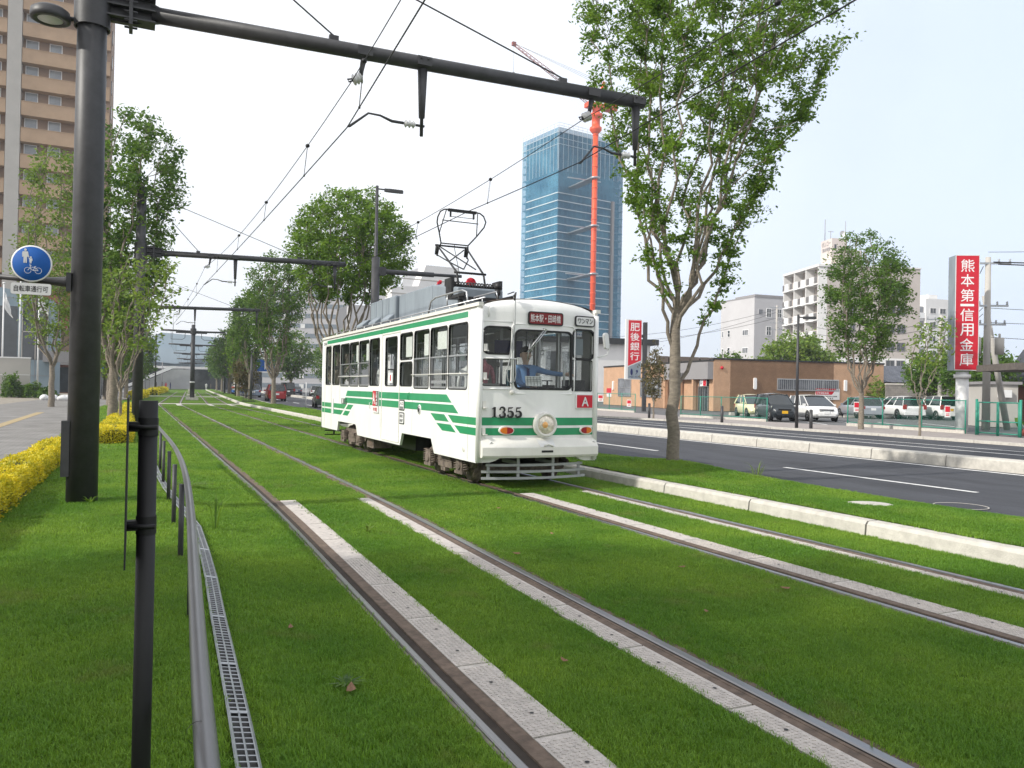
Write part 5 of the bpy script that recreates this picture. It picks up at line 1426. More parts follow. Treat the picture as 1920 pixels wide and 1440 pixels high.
for i, (c, r, h, lf, lab) in enumerate([((61.5, 51.5, 0), 2.3, 3.4, 'leafy', 'bright green shrub beside the right end of the brick bank'), ((64.5, 49.6, 0), 2.3, 3.0, 'leafy', 'green shrub right of the bright one, below the tiled roof'), ((-9.6, 82.0, .1), .95, 2.3, 'leafd', 'dark bush at the left edge before the pale low wall'), ((-8.0, 82.0, .1), 1.3, 1.4, 'leafd', 'low green bush at the end of the pale low wall'), ((-6.9, 81, .1), .9, .9, 'leafd', 'smallest bush beside the white sacks')]):
    shrub(lab, c, r, h, 1500, .3 if i < 2 else .22, lf, 60 + i)

# ------------------------------------------------------------------ buildings
M['tanwall'] = mat('tan_tile_wall', (0.43, 0.30, 0.20), 0.8, var=0.08, scale=.6)
M['brownwall'] = mat('brown_tile_recess', (0.29, 0.205, 0.15), 0.85, var=0.1, scale=.6)
M['redwall'] = mat('red_brown_tile', (0.22, 0.085, 0.055), 0.85, var=0.12, scale=.6)
M['pilaster'] = mat('pale_grey_tile', (0.43, 0.41, 0.38), 0.8, var=0.06, scale=.5)
M['greywall'] = mat('light_grey_render', (0.52, 0.51, 0.52), 0.85, var=0.05, scale=.3)
M['beigewall'] = mat('beige_tile_wall', (0.50, 0.45, 0.42), 0.85, var=0.05, scale=.5)
M['pinkwall'] = mat('pale_pink_render', (0.62, 0.55, 0.52), 0.85, var=0.05, scale=.4)
M['whitewall'] = mat('white_render', (0.74, 0.73, 0.72), 0.8, var=0.05, scale=.4)
M['bankbrick'] = brick_material('orange_brown_brick', (.56, .345, .215), (.50, .30, .185), (.42, .29, .2), 5.0, .5, .25, .012, noise=.12, axis='XZ')
M['canopy'] = mat('grey_metal_fascia', (0.27, 0.26, 0.265), 0.5, var=0.05)
M['bluegrey'] = mat('blue_grey_panel', (0.24, 0.31, 0.36), 0.6, var=0.08, scale=.7)
M['rooftile'] = brick_material('blue_grey_roof_tile', (.09, .10, .125), (.12, .13, .155), (.04, .04, .05), 3.0, .5, .5, .03)
M['redroof'] = mat('rusty_red_roof', (0.25, 0.06, 0.045), 0.7, var=0.2)
M['block'] = brick_material('grey_block_wall', (.20, .185, .17), (.24, .22, .20), (.12, .11, .10), 2.2, .8, .4, .015, axis='XZ')
M['fgreen'] = mat('green_fence_paint', (0.03, 0.24, 0.17), 0.45, var=0.08)
M['slabwhite'] = mat('pale_floor_slab', (0.62, 0.66, 0.68), 0.8, var=0.1, scale=.2)
M['towerwall'] = mat('tower_facade_behind_net', (0.13, 0.17, 0.21), 0.7, var=0.5, scale=.5, stretch=(1, 1, .5))
M['orange'] = mat('orange_crane_paint', (0.75, 0.075, 0.01), 0.45, var=0.1, scale=.6)
M['stationblue'] = mat('pale_blue_station_panel', (0.36, 0.44, 0.50), 0.55, var=0.06, scale=.2)
M['stationgrey'] = mat('grey_station_concrete', (0.40, 0.41, 0.41), 0.8, var=0.1, scale=.3)
M['hillgreen'] = mat('wooded_hill', (0.06, 0.105, 0.055), 0.95, var=0.55, scale=.06, bump=1.0, bscale=.25, detail=9)
M['lglass'] = mat('net_curtained_window', (0.30, 0.33, 0.36), 0.15, var=0.35, scale=0.5, spec=0.7)
def netmat():
    m = bpy.data.materials.new('blue_scaffold_net'); m.use_nodes = True; t = m.node_tree; t.nodes.clear()
    o = t.nodes.new('ShaderNodeOutputMaterial'); a = t.nodes.new('ShaderNodeBsdfTransparent'); d = t.nodes.new('ShaderNodeBsdfDiffuse'); x = t.nodes.new('ShaderNodeMixShader')
    c = t.nodes.new('ShaderNodeTexCoord'); n = t.nodes.new('ShaderNodeTexNoise'); n.inputs['Scale'].default_value = .12; n.inputs['Detail'].default_value = 6
    r = t.nodes.new('ShaderNodeValToRGB'); r.color_ramp.elements[0].color = (.045, .185, .31, 1); r.color_ramp.elements[1].color = (.11, .33, .48, 1); r.color_ramp.elements[0].position = .35; r.color_ramp.elements[1].position = .65
    t.links.new(c.outputs['Object'], n.inputs['Vector']); t.links.new(n.outputs['Fac'], r.inputs['Fac']); t.links.new(r.outputs['Color'], d.inputs['Color'])
    x.inputs[0].default_value = .45
    t.links.new(a.outputs[0], x.inputs[1]); t.links.new(d.outputs[0], x.inputs[2]); t.links.new(x.outputs[0], o.inputs['Surface'])
    return m
M['net'] = netmat()
def meshmat():
    m = bpy.data.materials.new('green_wire_mesh'); m.use_nodes = True; t = m.node_tree; t.nodes.clear()
    o = t.nodes.new('ShaderNodeOutputMaterial'); a = t.nodes.new('ShaderNodeBsdfTransparent'); d = t.nodes.new('ShaderNodeBsdfDiffuse'); x = t.nodes.new('ShaderNodeMixShader')
    d.inputs['Color'].default_value = (.03, .24, .17, 1); x.inputs[0].default_value = .08
    t.links.new(a.outputs[0], x.inputs[1]); t.links.new(d.outputs[0], x.inputs[2]); t.links.new(x.outputs[0], o.inputs['Surface'])
    return m
M['wiremesh'] = meshmat()

_wc = {}
def win(parent, P, ux, w_, h_, frame='white', pane='bglass', fw=.06, mull=0, trans=0, out=.05, name='window'):
    """one window of a facade: a frame standing proud of the wall with its pane as a sub-part; P = lower-left corner, local to parent"""
    key = (round(w_, 3), round(h_, 3), frame, pane, fw, mull, trans, out)
    ux = Vector(ux).normalized()
    if key not in _wc:
        m = MB()
        for a, b, c, d in ((0, w_, 0, fw), (0, w_, h_ - fw, h_), (0, fw, fw, h_ - fw), (w_ - fw, w_, fw, h_ - fw)): m.box(a, b, -out, .02, c, d)
        for k in range(mull): x = fw + (w_ - 2 * fw) * (k + 1) / (mull + 1); m.box(x - fw * .35, x + fw * .35, -out * .8, .02, fw, h_ - fw)
        for k in range(trans): z = fw + (h_ - 2 * fw) * (k + 1) / (trans + 1); m.box(fw, w_ - fw, -out * .75, .02, z - fw * .3, z + fw * .3)
        f = m.build(name, frame)
        p = MB(); p.box(fw * .5, w_ - fw * .5, -out * .35, .015, fw * .5, h_ - fw * .5); pn = p.build('pane', pane, f)
        _wc[key] = f.data, pn.data
        bpy.data.objects.remove(pn); bpy.data.objects.remove(f)
    f = bpy.data.objects.new(name, _wc[key][0]); COL.objects.link(f); f.parent = parent
    f.location = P; f.rotation_euler = (0, 0, math.atan2(ux.y, ux.x))
    p = bpy.data.objects.new('pane', _wc[key][1]); COL.objects.link(p); p.parent = f
    return f
def polybox(mb, pts, z0, z1, mi=0):
    return mb.prism(pts, lambda a, b, z: (a, b, z), z0, z1, mi)

# brown apartment tower on the left; local x runs left from its right corner, facade toward the camera
bd = thing('apartment_tower', 'tall tan and brown apartment tower with rows of white-framed windows at left', 'building', (-3.45, 117.3, 0))
m = MB(); m.box(-26, 0, .9, 14, 0, 66); m.box(-.5, 0, .05, .9, 0, 66); m.build('wall', 'brownwall', bd)
m = MB(); m.box(-11.55, -10.0, -.55, .9, 6.5, 66); m.build('pilaster', 'pilaster', bd)
m = MB(); m.box(-26, -.0, -.3, .9, 0, 5.2); m.box(-26, 0, -.4, .9, 10.2, 11.6); m.build('base_wall', 'redwall', bd)
fz = [2.55 + 3.32 * k for k in range(2, 19)]
for k, z in enumerate(fz):
    for a, b in ((-26, -11.6), (-9.95, -.1)):
        m = MB(); m.box(a, b, -.45, .9, z - .95, z + .75); m.box(a, b, -.5, -.4, z + .75, z + .83); m.build('balcony_parapet', 'tanwall' if k > 1 else 'redwall', bd)
    if z > 52: continue
    for x in (-19.2, -16.5, -13.7, -9.7, -7.1, -3.9, -1.75): win(bd, (x, .86, z + .86), (1, 0, 0), 1.45, 1.5, 'white', 'lglass', .1)
m = MB(); [m.box(-.02, .10, 1.5, 2.6, z + .8, z + 2.4) for z in fz]; m.build('side_opening', 'dglass', bd)
# entrance at the foot
m = MB(); m.box(-7.6, -2.2, -1.6, -.3, 3.6, 4.6); [m.box(x, x + .25, -1.5, -1.25, 0, 3.6) for x in (-7.5, -6.8, -6.1, -5.4)]; m.build('entrance_canopy', 'canopy', bd)
m = MB(); m.box(-7.3, -2.4, -.34, -.3, .1, 3.3); m.build('entrance_glazing', 'dglass', bd)

bb_ = thing('low_building', 'low blue-grey panelled building with dark glazing at the far left edge', 'building', (-8.3, 92, 0))
m = MB(); m.prism([(-14, 0), (.9, 0), (.9, 9.6), (-.5, 10.0), (-14, 12.6)], lambda a, z, d: (a, d, z), 0, 10); m.build('wall', 'bluegrey', bb_)
m = MB()
for k in range(5): m.box(-14, .9, -.02, .01, 2 + k * 1.9, 2.04 + k * 1.9)
for x in (-5, -2.9, -.6): m.box(x, x + .04, -.02, .01, 0, 9.8)
m.build('panel_joint', 'canopy', bb_)
m = MB(); m.box(-4.9, -2.1, -.06, .02, 2.9, 8.8); m.build('window', 'dglass', bb_)
m = MB(); m.box(-1.75, .5, -.06, .02, 3.6, 9.2); m.build('window', 'dglass', bb_)
m = MB(); [m.box(x, x + .09, -.12, -.04, 3.6, 9.2) for x in (-1.75, -.6, .42)]; m.box(-1.75, .5, -.12, -.05, 6.3, 6.4); m.build('window_mullion', 'pilaster', bb_)
m = MB(); m.box(.2, 3.3, -1.2, .0, 3.4, 4.5); m.build('canopy', 'canopy', bb_)
lw = thing('boundary_wall', 'pale concrete boundary wall at the far left with flagpoles behind it', 'wall', (-8.4, 83.5, 0))
m = MB(); m.box(-14, 0, 0, .35, 0, 3.5); m.build('wall', 'pilaster', lw)
m = MB(); m.box(-14, .03, -.03, .38, 3.5, 3.6); m.box(-14, .0, -.012, 0, 2.0, 2.04); m.build('coping', 'white', lw)
for i, (px, zt, lab) in enumerate([(-11.2, 10.3, 'white flagpole nearest the left edge with a drooping white flag'), (-9.9, 13.0, 'tallest white flagpole, middle of the three, without a flag'), (-8.4, 10.2, 'white flagpole closest to the pale-barked tree, small flag on top')]):
    t = thing('flagpole', lab, 'flagpole', (px + .4, 85.5, 0), 0, 'white flagpoles behind the pale wall')
    m = MB(); m.cyl((0, 0, 0), (0, 0, zt), .09, .05, 10); m.lathe([(0, zt + .14), (.12, zt + .08), (.12, zt), (0, zt - .02)], 10, lambda a, b, z: (a, b, z)); m.build('pole', 'white', t)
    if i != 1:
        m = MB(); P = [[(.06 + u * .7 * (.4 + .6 * (v / 4)) + .05 * math.sin(v * 2 + u * 5), .12 * math.sin(u * 7 + v), zt - .7 - v * .4 - u * (1.2 if i == 0 else .3) * .7) for v in range(5)] for u in (0, .33, .66, 1)]; m.grid(P, 0, True); m.build('flag', 'offwhite', t)
sk_ = [(-6.3, 72.5, 'white sack lying nearest the pale bush'), (-5.7, 72.9, 'white sack in the middle of the pile'), (-4.9, 72.3, 'longest white sack lying right of the pile')]
for i, (x, y, lab) in enumerate(sk_):
    m = MB(); P = [[(x + (.34 + .2 * (i == 2)) * math.cos(a) * math.sin(b), y + .3 * math.sin(a) * math.sin(b), .18 + .24 * math.cos(b) + .05 * math.sin(3 * a + i)) for a in np.linspace(0, 6.283, 13)] for b in np.linspace(0, math.pi, 8)]
    m.grid(P, 0, True); tag(m.build('sack', 'offwhite'), lab, 'sack', 'white sacks on the bare ground')

# blue-netted high-rise under construction
th = R(8)
tw = thing('high_rise_tower', 'high-rise under construction wrapped in blue netting, pale floor edges showing', 'building', (123.8, 229.1, 0), th)
LT, RT, HT = 20.4, 27.0, 87.2     # local: x along the right face, y along the left face
m = MB(); m.box(.6, RT - .6, .6, LT - .6, 0, HT - 1); m.build('wall', 'towerwall', tw)
FH = 2.55; nf = 33
for k in range(nf):
    z = 2 + k * FH
    m = MB()
    if k < 26: m.box(-.62, RT - 3.6, -.62, LT - 2.8, z, z + .22)
    m.box(RT - 3.2, RT + .5, -.2, LT, z, z + .3); m.box(-.2, 3, LT - 2.4, LT + .5, z, z + .3)
    m.build('floor_slab', 'slabwhite', tw)
m = MB()
rg_ = random.Random(3)
for k in range(nf):
    for j in range(13):
        z = 3.0 + k * FH
        if rg_.random() < .75: m.box(1 + j * 1.9, 1 + j * 1.9 + rg_.choice((.7, 1.1, 1.4)), .52, .62, z, z + 1.6)
        if j < 10 and rg_.random() < .75: m.box(.52, .62, 1 + j * 1.9, 1 + j * 1.9 + rg_.choice((.7, 1.1)), z, z + 1.6)
m.build('window_opening', 'dglass', tw)
m = MB(); m.box(-.5, RT + .1, -.52, -.50, 0, HT); m.box(-.52, -.50, -.5, LT + .1, 0, HT); m.box(RT + .1, RT + .12, -.5, LT, 0, HT); m.build('safety_net', 'net', tw)
m = MB()
for j in range(15): m.box(-.6 + j * 1.95, -.53 + j * 1.95, -.62, -.54, HT - 14, HT + 1.6)
for j in range(11): m.box(-.62, -.54, j * 2.0, j * 2.0 + .07, HT - 14, HT + 1.6)
for z in (HT + .5, HT + 1.4, HT - 1.5, HT - 3.5, HT - 5.5): m.box(-.62, RT, -.62, -.56, z, z + .1); m.box(-.62, -.56, -.6, LT, z, z + .1)
m.build('scaffold', 'slabwhite', tw)
m = MB(); m.box(RT - 5.2, RT - 4.2, -1.4, -.6, 0, 66); m.build('hoist_mast', 'canopy', tw)
for z in (22.6, 19.4):
    m = MB(); m.box(2.0, 12.0, -.7, -.62, z, z + 1.5); bn = m.build('banner', 'offwhite', tw)
    m = MB()
    for k in range(7): m.box(3.4 + k * 1.1, 4.1 + k * 1.1, -.74, -.70, z + .5, z + 1.0)
    m.build('banner_mark', 'blue', bn)
crn = thing('tower_crane', 'orange tower crane standing before the blue-netted high-rise', 'crane', (129.0, 214.9, 0))
m = MB(); m.cyl((0, 0, 0), (0, 0, 86), .85, .85, 14)
for k in range(26): m.lathe([(.85, 2 + k * 3.3), (.96, 2.1 + k * 3.3), (.96, 2.4 + k * 3.3), (.85, 2.5 + k * 3.3)], 14, lambda a, b, z: (a, b, z))
m.lathe([(1.05, 82), (1.9, 83), (1.9, 83.8), (1.3, 84), (1.3, 86.5), (2.1, 87), (2.1, 88), (1.2, 88.2), (1.2, 90)], 16, lambda a, b, z: (a, b, z)); m.build('mast', 'orange', crn)
jd = Vector((-21.5, 10.0, 17.5))
cu_ = MB(); cu_.box(-3.5, 7, -1.4, 1.4, 89.8, 91.2); cu_.box(3.6, 6.8, -1.3, 1.3, 91.2, 92.4); cu_.tube([(0, 0, 91), (2.6, -.2, 98.5)], .45, 6); cu_.tube([(4.5, 0, 91), (2.6, -.2, 98.5)], .35, 6); cu_.tube([(-2.6, 0, 91), (-1.2, 0, 94), (1, 0, 91)], .5, 6); cu_.build('slewing_deck', 'orange', crn)
j = MB(); o0 = Vector((-2.6, 0, 91.5)); 
side = jd.cross(Vector((0, 0, 1))).normalized(); upv = side.cross(jd).normalized()
cs = []
for a, b in ((-1, -1), (1, -1), (0, 1)):
    P0 = o0 + side * a * .8 + upv * b * .7; P1 = o0 + jd + side * a * .35 + upv * b * .35; cs.append((P0, P1)); j.tube([P0, P1], .10, 4)
for i in range(20):
    for q in range(3):
        (a0, a1), (b0, b1) = cs[q], cs[(q + 1) % 3]
        j.tube([a0.lerp(a1, i / 20), b0.lerp(b1, (i + 1) / 20)], .06, 3)
j.box((o0 + jd).x - .6, (o0 + jd).x + .6, (o0 + jd).y - .5, (o0 + jd).y + .5, (o0 + jd).z - .5, (o0 + jd).z + .6)
j.build('jib', 'redroof', crn)
c_ = MB(); tip = o0 + jd
for dz in (0, .7, 1.4): c_.tube([tip + Vector((0, 0, .3)), Vector((2.6, -.2, 98.3 - dz))], .045, 4)
c_.tube([tip, tip - Vector((0, 0, 9))], .05, 4); c_.box(tip.x - .3, tip.x + .3, tip.y - .3, tip.y + .3, tip.z - 10, tip.z - 8.8); c_.build('hoist_rope', 'canopy', crn)
for z in (83 - 15 * k for k in range(1, 6)):
    m = MB(); m.lathe([(1.05, z - .3), (1.6, z - .25), (1.6, z + .25), (1.05, z + .3)], 12, lambda a, b, q: (a, b, q)); m.box(-8, 4, 3, 3.4, z - .15, z + .15); m.box(-1.6, 1.6, .8, 14, z - .15, z + .15); m.build('tie_collar', 'galv', crn)

# grey five-storey block and the beige apartment block with its stair tower
gb = thing('office_block', 'plain light grey five-storey block between the bank and the beige apartments', 'building', (91.0, 100.7, 0), R(-6))
m = MB(); m.box(0, 14, 0, 9.4, 0, 17.3); m.build('wall', 'greywall', gb)
m = MB(); m.box(-.05, 14.05, -.05, 9.45, 17.3, 17.5); m.box(1.2, 7.0, 1.5, 7, 17.3, 18.0); m.build('roof_edge', 'canopy', gb)
for k in range(5):
    z = 2.3 + k * 2.95
    win(gb, (2.3, -.02, z), (1, 0, 0), 1.0, 1.5, 'white', 'dglass', .09, 1, 1)
    if k == 4:
        for x in (4.3, 5.45, 6.6): win(gb, (x, -.02, z), (1, 0, 0), 1.0, 1.5, 'white', 'dglass', .09, 1, 1)
        win(gb, (.75, -.02, z + .5), (1, 0, 0), .9, .8, 'greywall', 'bglass', .05)
    if k < 4:
        win(gb, (-.02, 3.1, z), (0, -1, 0), 1.6, 1.0, 'white', 'bglass', .08, 2)
        win(gb, (-.02, 7.3, z), (0, -1, 0), .75, 1.2, 'white', 'dglass', .08, 0, 1)
        win(gb, (-.02, 9.0, z), (0, -1, 0), .5, 1.1, 'white', 'bglass', .08)

bg2 = thing('apartment_block', 'eight-storey beige apartment block with white balconies and rooftop stair tower', 'building', (82.1, 77.3, 0), R(-18))
m = MB(); m.box(0, 13.2, 0, 9.8, 6.6, 18.6); m.build('wall', 'beigewall', bg2)
m = MB(); m.box(-.02, 13.22, -.02, 9.8, 0, 6.6); m.build('base_wall', 'whitewall', bg2)
m = MB(); m.box(-1.3, .3, -.15, 9.95, 18.45, 18.75); m.box(-.1, 13.3, -.1, 9.9, 18.6, 18.8); m.build('roof_edge', 'whitewall', bg2)
for k in range(8):
    z = -.55 + 2.38 * k
    m = MB(); m.box(-1.35, 0, 0, 9.9, z + .0, z + .16)
    for y in (0, 3.3, 6.6, 9.7): m.box(-1.25, 0, y, y + .14, z + .16, z + 2.38)
    m.build('balcony_slab', 'whitewall', bg2)
    for y in (1.0, 3.4, 5.4, 8.1): m = MB(); m.box(-1.38, -1.28, y, y + 1.15, z - .05, z + 1.05); m.build('balcony_panel', 'white', bg2)
    for y in (.15, 2.3, 4.6, 7.0, 9.2):
        m = MB()
        for j in range(8): m.box(-1.34, -1.30, y + j * .1, y + j * .1 + .03, z + .1, z + 1.0)
        m.build('balcony_railing', 'canopy', bg2)
    for y in (.5, 3.8, 7.1): m = MB(); m.box(-.05, .02, y, y + 1.7, z + .2, z + 2.1); m.build('balcony_door', 'bglass', bg2)
    if k < 7:
        for x in (3.2, 8.4, 9.9): win(bg2, (x, -.02, z + 1.0), (1, 0, 0), 1.25 if x > 6 else .8, 1.15, 'canopy', 'dglass', .07, 1)
m = MB(); m.box(.75, 2.9, .3, 3.1, 18.8, 22.3); m.build('stair_tower', 'pinkwall', bg2)
m = MB(); m.box(2.9, 5.2, .7, 3, 18.8, 20.9); m.box(1.3, 2.6, -.3, .3, 19.0, 19.9); m.build('tank_room', 'pinkwall', bg2)
m = MB(); lettering(m, 'ホンコー', (.73, 2.8, 21.4), (0, -1, 0), (0, 0, 1), 2.2, .7, bold=.02); lettering(m, '熊本駅前', (.73, 2.7, 20.7), (0, -1, 0), (0, 0, 1), 2.0, .55, bold=.02); lettering(m, '熊本駅前', (3.1, .68, 20.2), (1, 0, 0), (0, 0, 1), 1.9, .42, bold=.02); lettering(m, 'マンション', (3.1, .68, 19.6), (1, 0, 0), (0, 0, 1), 1.9, .42, bold=.02); m.build('lettering', 'canopy', bg2)
m = MB(); m.box(1.1, 1.35, .26, .3, 20.9, 21.5); m.build('stair_window', 'dglass', bg2)
m = MB(); m.tube([(.9, 2.4, 22.3), (.9, 2.4, 25.2)], .05, 5); m.tube([(1.5, 2, 22.3), (1.5, 2, 23.6)], .04, 5); m.tube([(1.1, 2, 23.5), (1.9, 2, 23.5)], .03, 4); m.tube([(3.6, 2, 20.9), (3.6, 2, 25)], .04, 5)
m.build('aerial', 'canopy', bg2)
m = MB(); m.lathe([(0, .0), (.4, .06), (.55, .16)], 18, lambda a, b, z: (2.5 + a * .8, .9 - z, 23.0 + b * .8)); m.tube([(2.5, 1.0, 22.3), (2.5, 1.0, 23.0)], .05, 5); m.build('satellite_dish', 'white', bg2)

wb = thing('apartment_block', 'white apartment block with stepped balconies behind the tall red sign', 'building', (133, 107.2, 0), R(-8))
m = MB()
for i, (x0, x1, y0, h) in enumerate(((-1, 2.2, 1.6, 17.0), (2.0, 6.5, .5, 19.3), (6.2, 14.8, 0, 20.8), (14.6, 17.8, 1.2, 20.0))): m.box(x0, x1, y0, 12, 0, h)
m.box(8.8, 11, 2, 5, 20.8, 21.9); m.box(4.6, 5.6, 1.5, 3, 19.3, 20.4); m.build('wall', 'whitewall', wb)
for k in range(7):
    z = .4 + k * 2.75
    m = MB(); m.box(-1.1, 2.1, 1.2, 1.7, z, z + 1.1); m.box(2.0, 6.5, .1, .6, z, z + 1.1); m.build('balcony', 'white', wb)
    m = MB(); m.box(-.6, 1.9, 1.56, 1.62, z + 1.15, z + 2.3); m.box(2.3, 6.1, .46, .52, z + 1.15, z + 2.3); m.build('balcony_shade', 'bglass', wb)
    for x in (7.2, 9.6, 11.9): win(wb, (x, -.02, z + 1.0), (1, 0, 0), 1.5, 1.1, 'whitewall', 'dglass', .07, 1)
    win(wb, (15.2, 1.18, z + 1.0), (1, 0, 0), 1.8, 1.3, 'greywall', 'bglass', .06)

# the brick bank
az = R(-10.4)
bk = thing('bank_building', 'single-storey orange-brown brick bank with grey entrance canopy and long barred window', 'building', (45.2, 54.9, 0), az)
# local: x right along the car-park wall, y back along the street wall
HB = 4.45
m = MB(); m.box(0, 17.3, .0, 12, 0, HB); m.box(0, 12, 7.2, 25.7, 0, HB - .15); m.box(1.6, 12, 0, 7.2, 0, HB); m.build('wall', 'bankbrick', bk)
m = MB(); m.box(-.06, 17.36, -.06, .1, HB, HB + .14); m.box(17.2, 17.36, -.06, 12, HB, HB + .14); m.box(-.06, .1, 0, 25.75, HB - .15, HB + .0); m.build('parapet_coping', 'darkmetal', bk)
m = MB(); m.box(-.55, .0, .05, 8.6, 2.75, 4.25); m.build('canopy', 'canopy', bk)
m = MB()
for y in (8.45, 5.4, 2.75): m.box(-.5, -.2, y, y + .28, 0, 2.75)
m.build('canopy_column', 'bankbrick', bk)
m = MB(); m.box(-.02, .03, .75, 2.6, .0, 2.7); m.build('entrance_recess', 'dglass', bk)
m = MB(); [m.box(-.08, -.03, y, y + .07, 0, 2.1) for y in (.8, 1.35, 1.7, 2.2, 2.55)]; m.box(-.08, -.03, .8, 2.6, 2.05, 2.15); m.build('door_frame', 'steel', bk)
m = MB(); lettering(m, '肥後銀行', (-.57, 7.6, 2.95), (0, -1, 0), (0, 0, 1), 3.6, .42, bold=.02); m.build('lettering', 'darkmetal', bk)
sg_ = MB(); sg_.box(-.3, -.24, .75, 1.9, 2.15, 2.72); so_ = sg_.build('door_sign', 'offwhite', bk)
m = MB(); m.box(-.31, -.30, .76, 1.28, 2.17, 2.70); m.build('door_sign_panel', 'signred', so_)
m = MB(); m.prism([(-1.75, 2.3), (-1.62, 2.3), (-1.66, 2.6), (-1.72, 2.6)], lambda a, z, d: (-.306 - d, -a, z), 0, .004); m.prism([(-1.56, 2.3), (-1.4, 2.5), (-1.54, 2.45)], lambda a, z, d: (-.306 - d, -a, z), 0, .004); m.build('door_sign_emblem', 'navy', so_)
win(bk, (6.2, -.02, 1.9), (1, 0, 0), 6.3, 1.05, 'steel', 'bglass', .1, 3)
m = MB(); [m.box(6.35 + k * .21, 6.38 + k * .21, -.12, -.09, 1.98, 2.85) for k in range(29)]; m.box(6.25, 12.4, -.13, -.08, 2.86, 2.9); m.build('window_bars', 'steel', bk)
for x in (4.1, 12.7, 16.2) if False else (3.85, 13.05):
    m = MB(); m.prism(rrect(x, x + .28, 1.95, 2.95, .1), lambda a, z, d: (a, d, z), -.14, 0); m.build('wall_light', 'white', bk)
m = MB(); m.prism(rrect(11.4 - .0, 11.7, 1.95, 2.95, .1), lambda a, z, d: (a + 1.0, d, z), -.14, 0)
m = MB(); m.prism(rrect(15.9, 16.15, 1.7, 2.6, .1), lambda a, z, d: (a - 3.55 + 0, d - .0, z), -.0, .0)
for y in (22.5, 11.5): m = MB(); m.prism(rrect(y, y + .28, 1.7, 2.7, .1), lambda a, z, d: (d, a, z), -.14, 0); m.build('wall_light', 'white', bk)
m = MB(); m.lathe([(.0, .1), (.14, .06), (.15, 0)], 12, lambda a, b, z: (.75 + a, -z - .05, 3.75 + b)); m.build('alarm_lamp', 'signred', bk)
for y, w_ in ((17.6, 3.6), (10.2, 5.0)):
    win(bk, (-.02, y + w_, 1.0), (0, -1, 0), w_, 2.0, 'steel', 'bglass', .1, 1 if y > 15 else 2, 1)
m = MB(); [m.box(.6 + k * 1.15, 1.55 + k * 1.15, 12, 12.9, HB, HB + .75) for k in range(8)]; m.build('roof_plant', 'roofgrey', bk)
def bank_board(parent, x, z, w_, h_):
    m = MB(); m.box(x, x + w_, -.06, 0, z, z + h_); o = m.build('wall_board', 'offwhite', parent)
    m = MB(); m.prism([(x, z + h_ * .45), (x + w_ * .68, z + h_ * .45), (x + w_ * .86, z + h_), (x, z + h_)], lambda a, b, d: (a, -.064 + d, b), 0, .004); m.build('board_panel', 'signred', o)
    m = MB(); lettering(m, '肥後銀行', (x + .1, -.066, z + h_ * .72), (1, 0, 0), (0, 0, 1), w_ * .5, h_ * .22, bold=.02); lettering(m, 'お客様駐車場', (x + .1, -.066, z + h_ * .5), (1, 0, 0), (0, 0, 1), w_ * .5, h_ * .16); m.build('lettering', 'white', o)
    m = MB(); lettering(m, '駐車場の御利用は営業', (x + .1, -.064, z + h_ * .24), (1, 0, 0), (0, 0, 1), w_ * .85, h_ * .14); lettering(m, '時間内に限ります', (x + .1, -.064, z + h_ * .05), (1, 0, 0), (0, 0, 1), w_ * .7, h_ * .14); m.build('lettering', 'ink', o)
bank_board(bk, 10.1, 1.15, 2.5, 1.0)
m = MB(); m.box(-.05, 0, 23.2, 24.6, .9, 1.9); o = m.build('wall_board', 'offwhite', bk); m = MB(); m.box(-.055, -.05, 23.2, 24.6, 1.35, 1.9); m.build('board_panel', 'signred', o)
# white building behind the bank's left wing
wh = thing('low_building', 'white two-storey building with dark roof edge just right of the tram', 'building', (57.5, 98, 0), az)
m = MB(); m.box(-10, 10.2, 0, 12, 0, 8.3); m.build('wall', 'whitewall', wh)
m = MB(); m.box(-10, 11.2, -.8, 12, 8.3, 9.1); m.build('roof', 'darkmetal', wh)
for x in (-5.6, -3.2): win(wh, (x, -.02, 3.6), (1, 0, 0), 2.0, 3.4, 'darkmetal', 'dglass', .1, 1)
bs = thing('sign_pillar', 'red and grey bank sign with four white characters on a slim dark post', 'sign', (36.3, 52.4, 0), R(-14))
m = MB(); m.box(-.14, .14, -.14, .14, 0, 7.0); m.box(-.4, -.1, -.1, .1, 3.5, 3.7); m.box(-.4, -.1, -.1, .1, 5.8, 6.0); m.build('post', 'pole', bs)
m = MB(); m.box(-1.62, -.34, -.13, .13, 2.5, 7.2); bx_ = m.build('sign_box', 'offwhite', bs)
m = MB(); m.prism([(-1.42, 3.55), (-.36, 4.0), (-.36, 7.12), (-1.42, 7.12)], lambda a, z, d: (a, d, z), -.145, -.13); m.build('sign_panel', 'signred', bx_)
m = MB(); m.prism([(-1.42, 2.56), (-.36, 2.56), (-.36, 3.92), (-1.42, 3.47)], lambda a, z, d: (a, d, z), -.145, -.13); m.build('sign_panel', 'acgrey', bx_)
m = MB()
for k, ch in enumerate('肥後銀行'): lettering(m, ch, (-1.27, -.148, 6.28 - k * .76), (1, 0, 0), (0, 0, 1), .76, .64, bold=.006)
m.build('lettering', 'white', bx_)
m = MB(); f_ = lambda a, z, d: (a, -.147 - d, z)
m.prism([(-1.12 + .10 * math.cos(k * .524), 3.08 + .27 * math.sin(k * .524)) for k in range(12)], f_, 0, .004); m.prism([(-.83, 2.85), (-.62, 3.05), (-.58, 3.18), (-.68, 3.26), (-.80, 3.16), (-.69, 3.08)], f_, 0, .004)
lettering(m, 'Higo Bank', (-1.32, -.148, 2.64), (1, 0, 0), (0, 0, 1), .9, .11, bold=.01); m.build('emblem', 'navy', bx_)

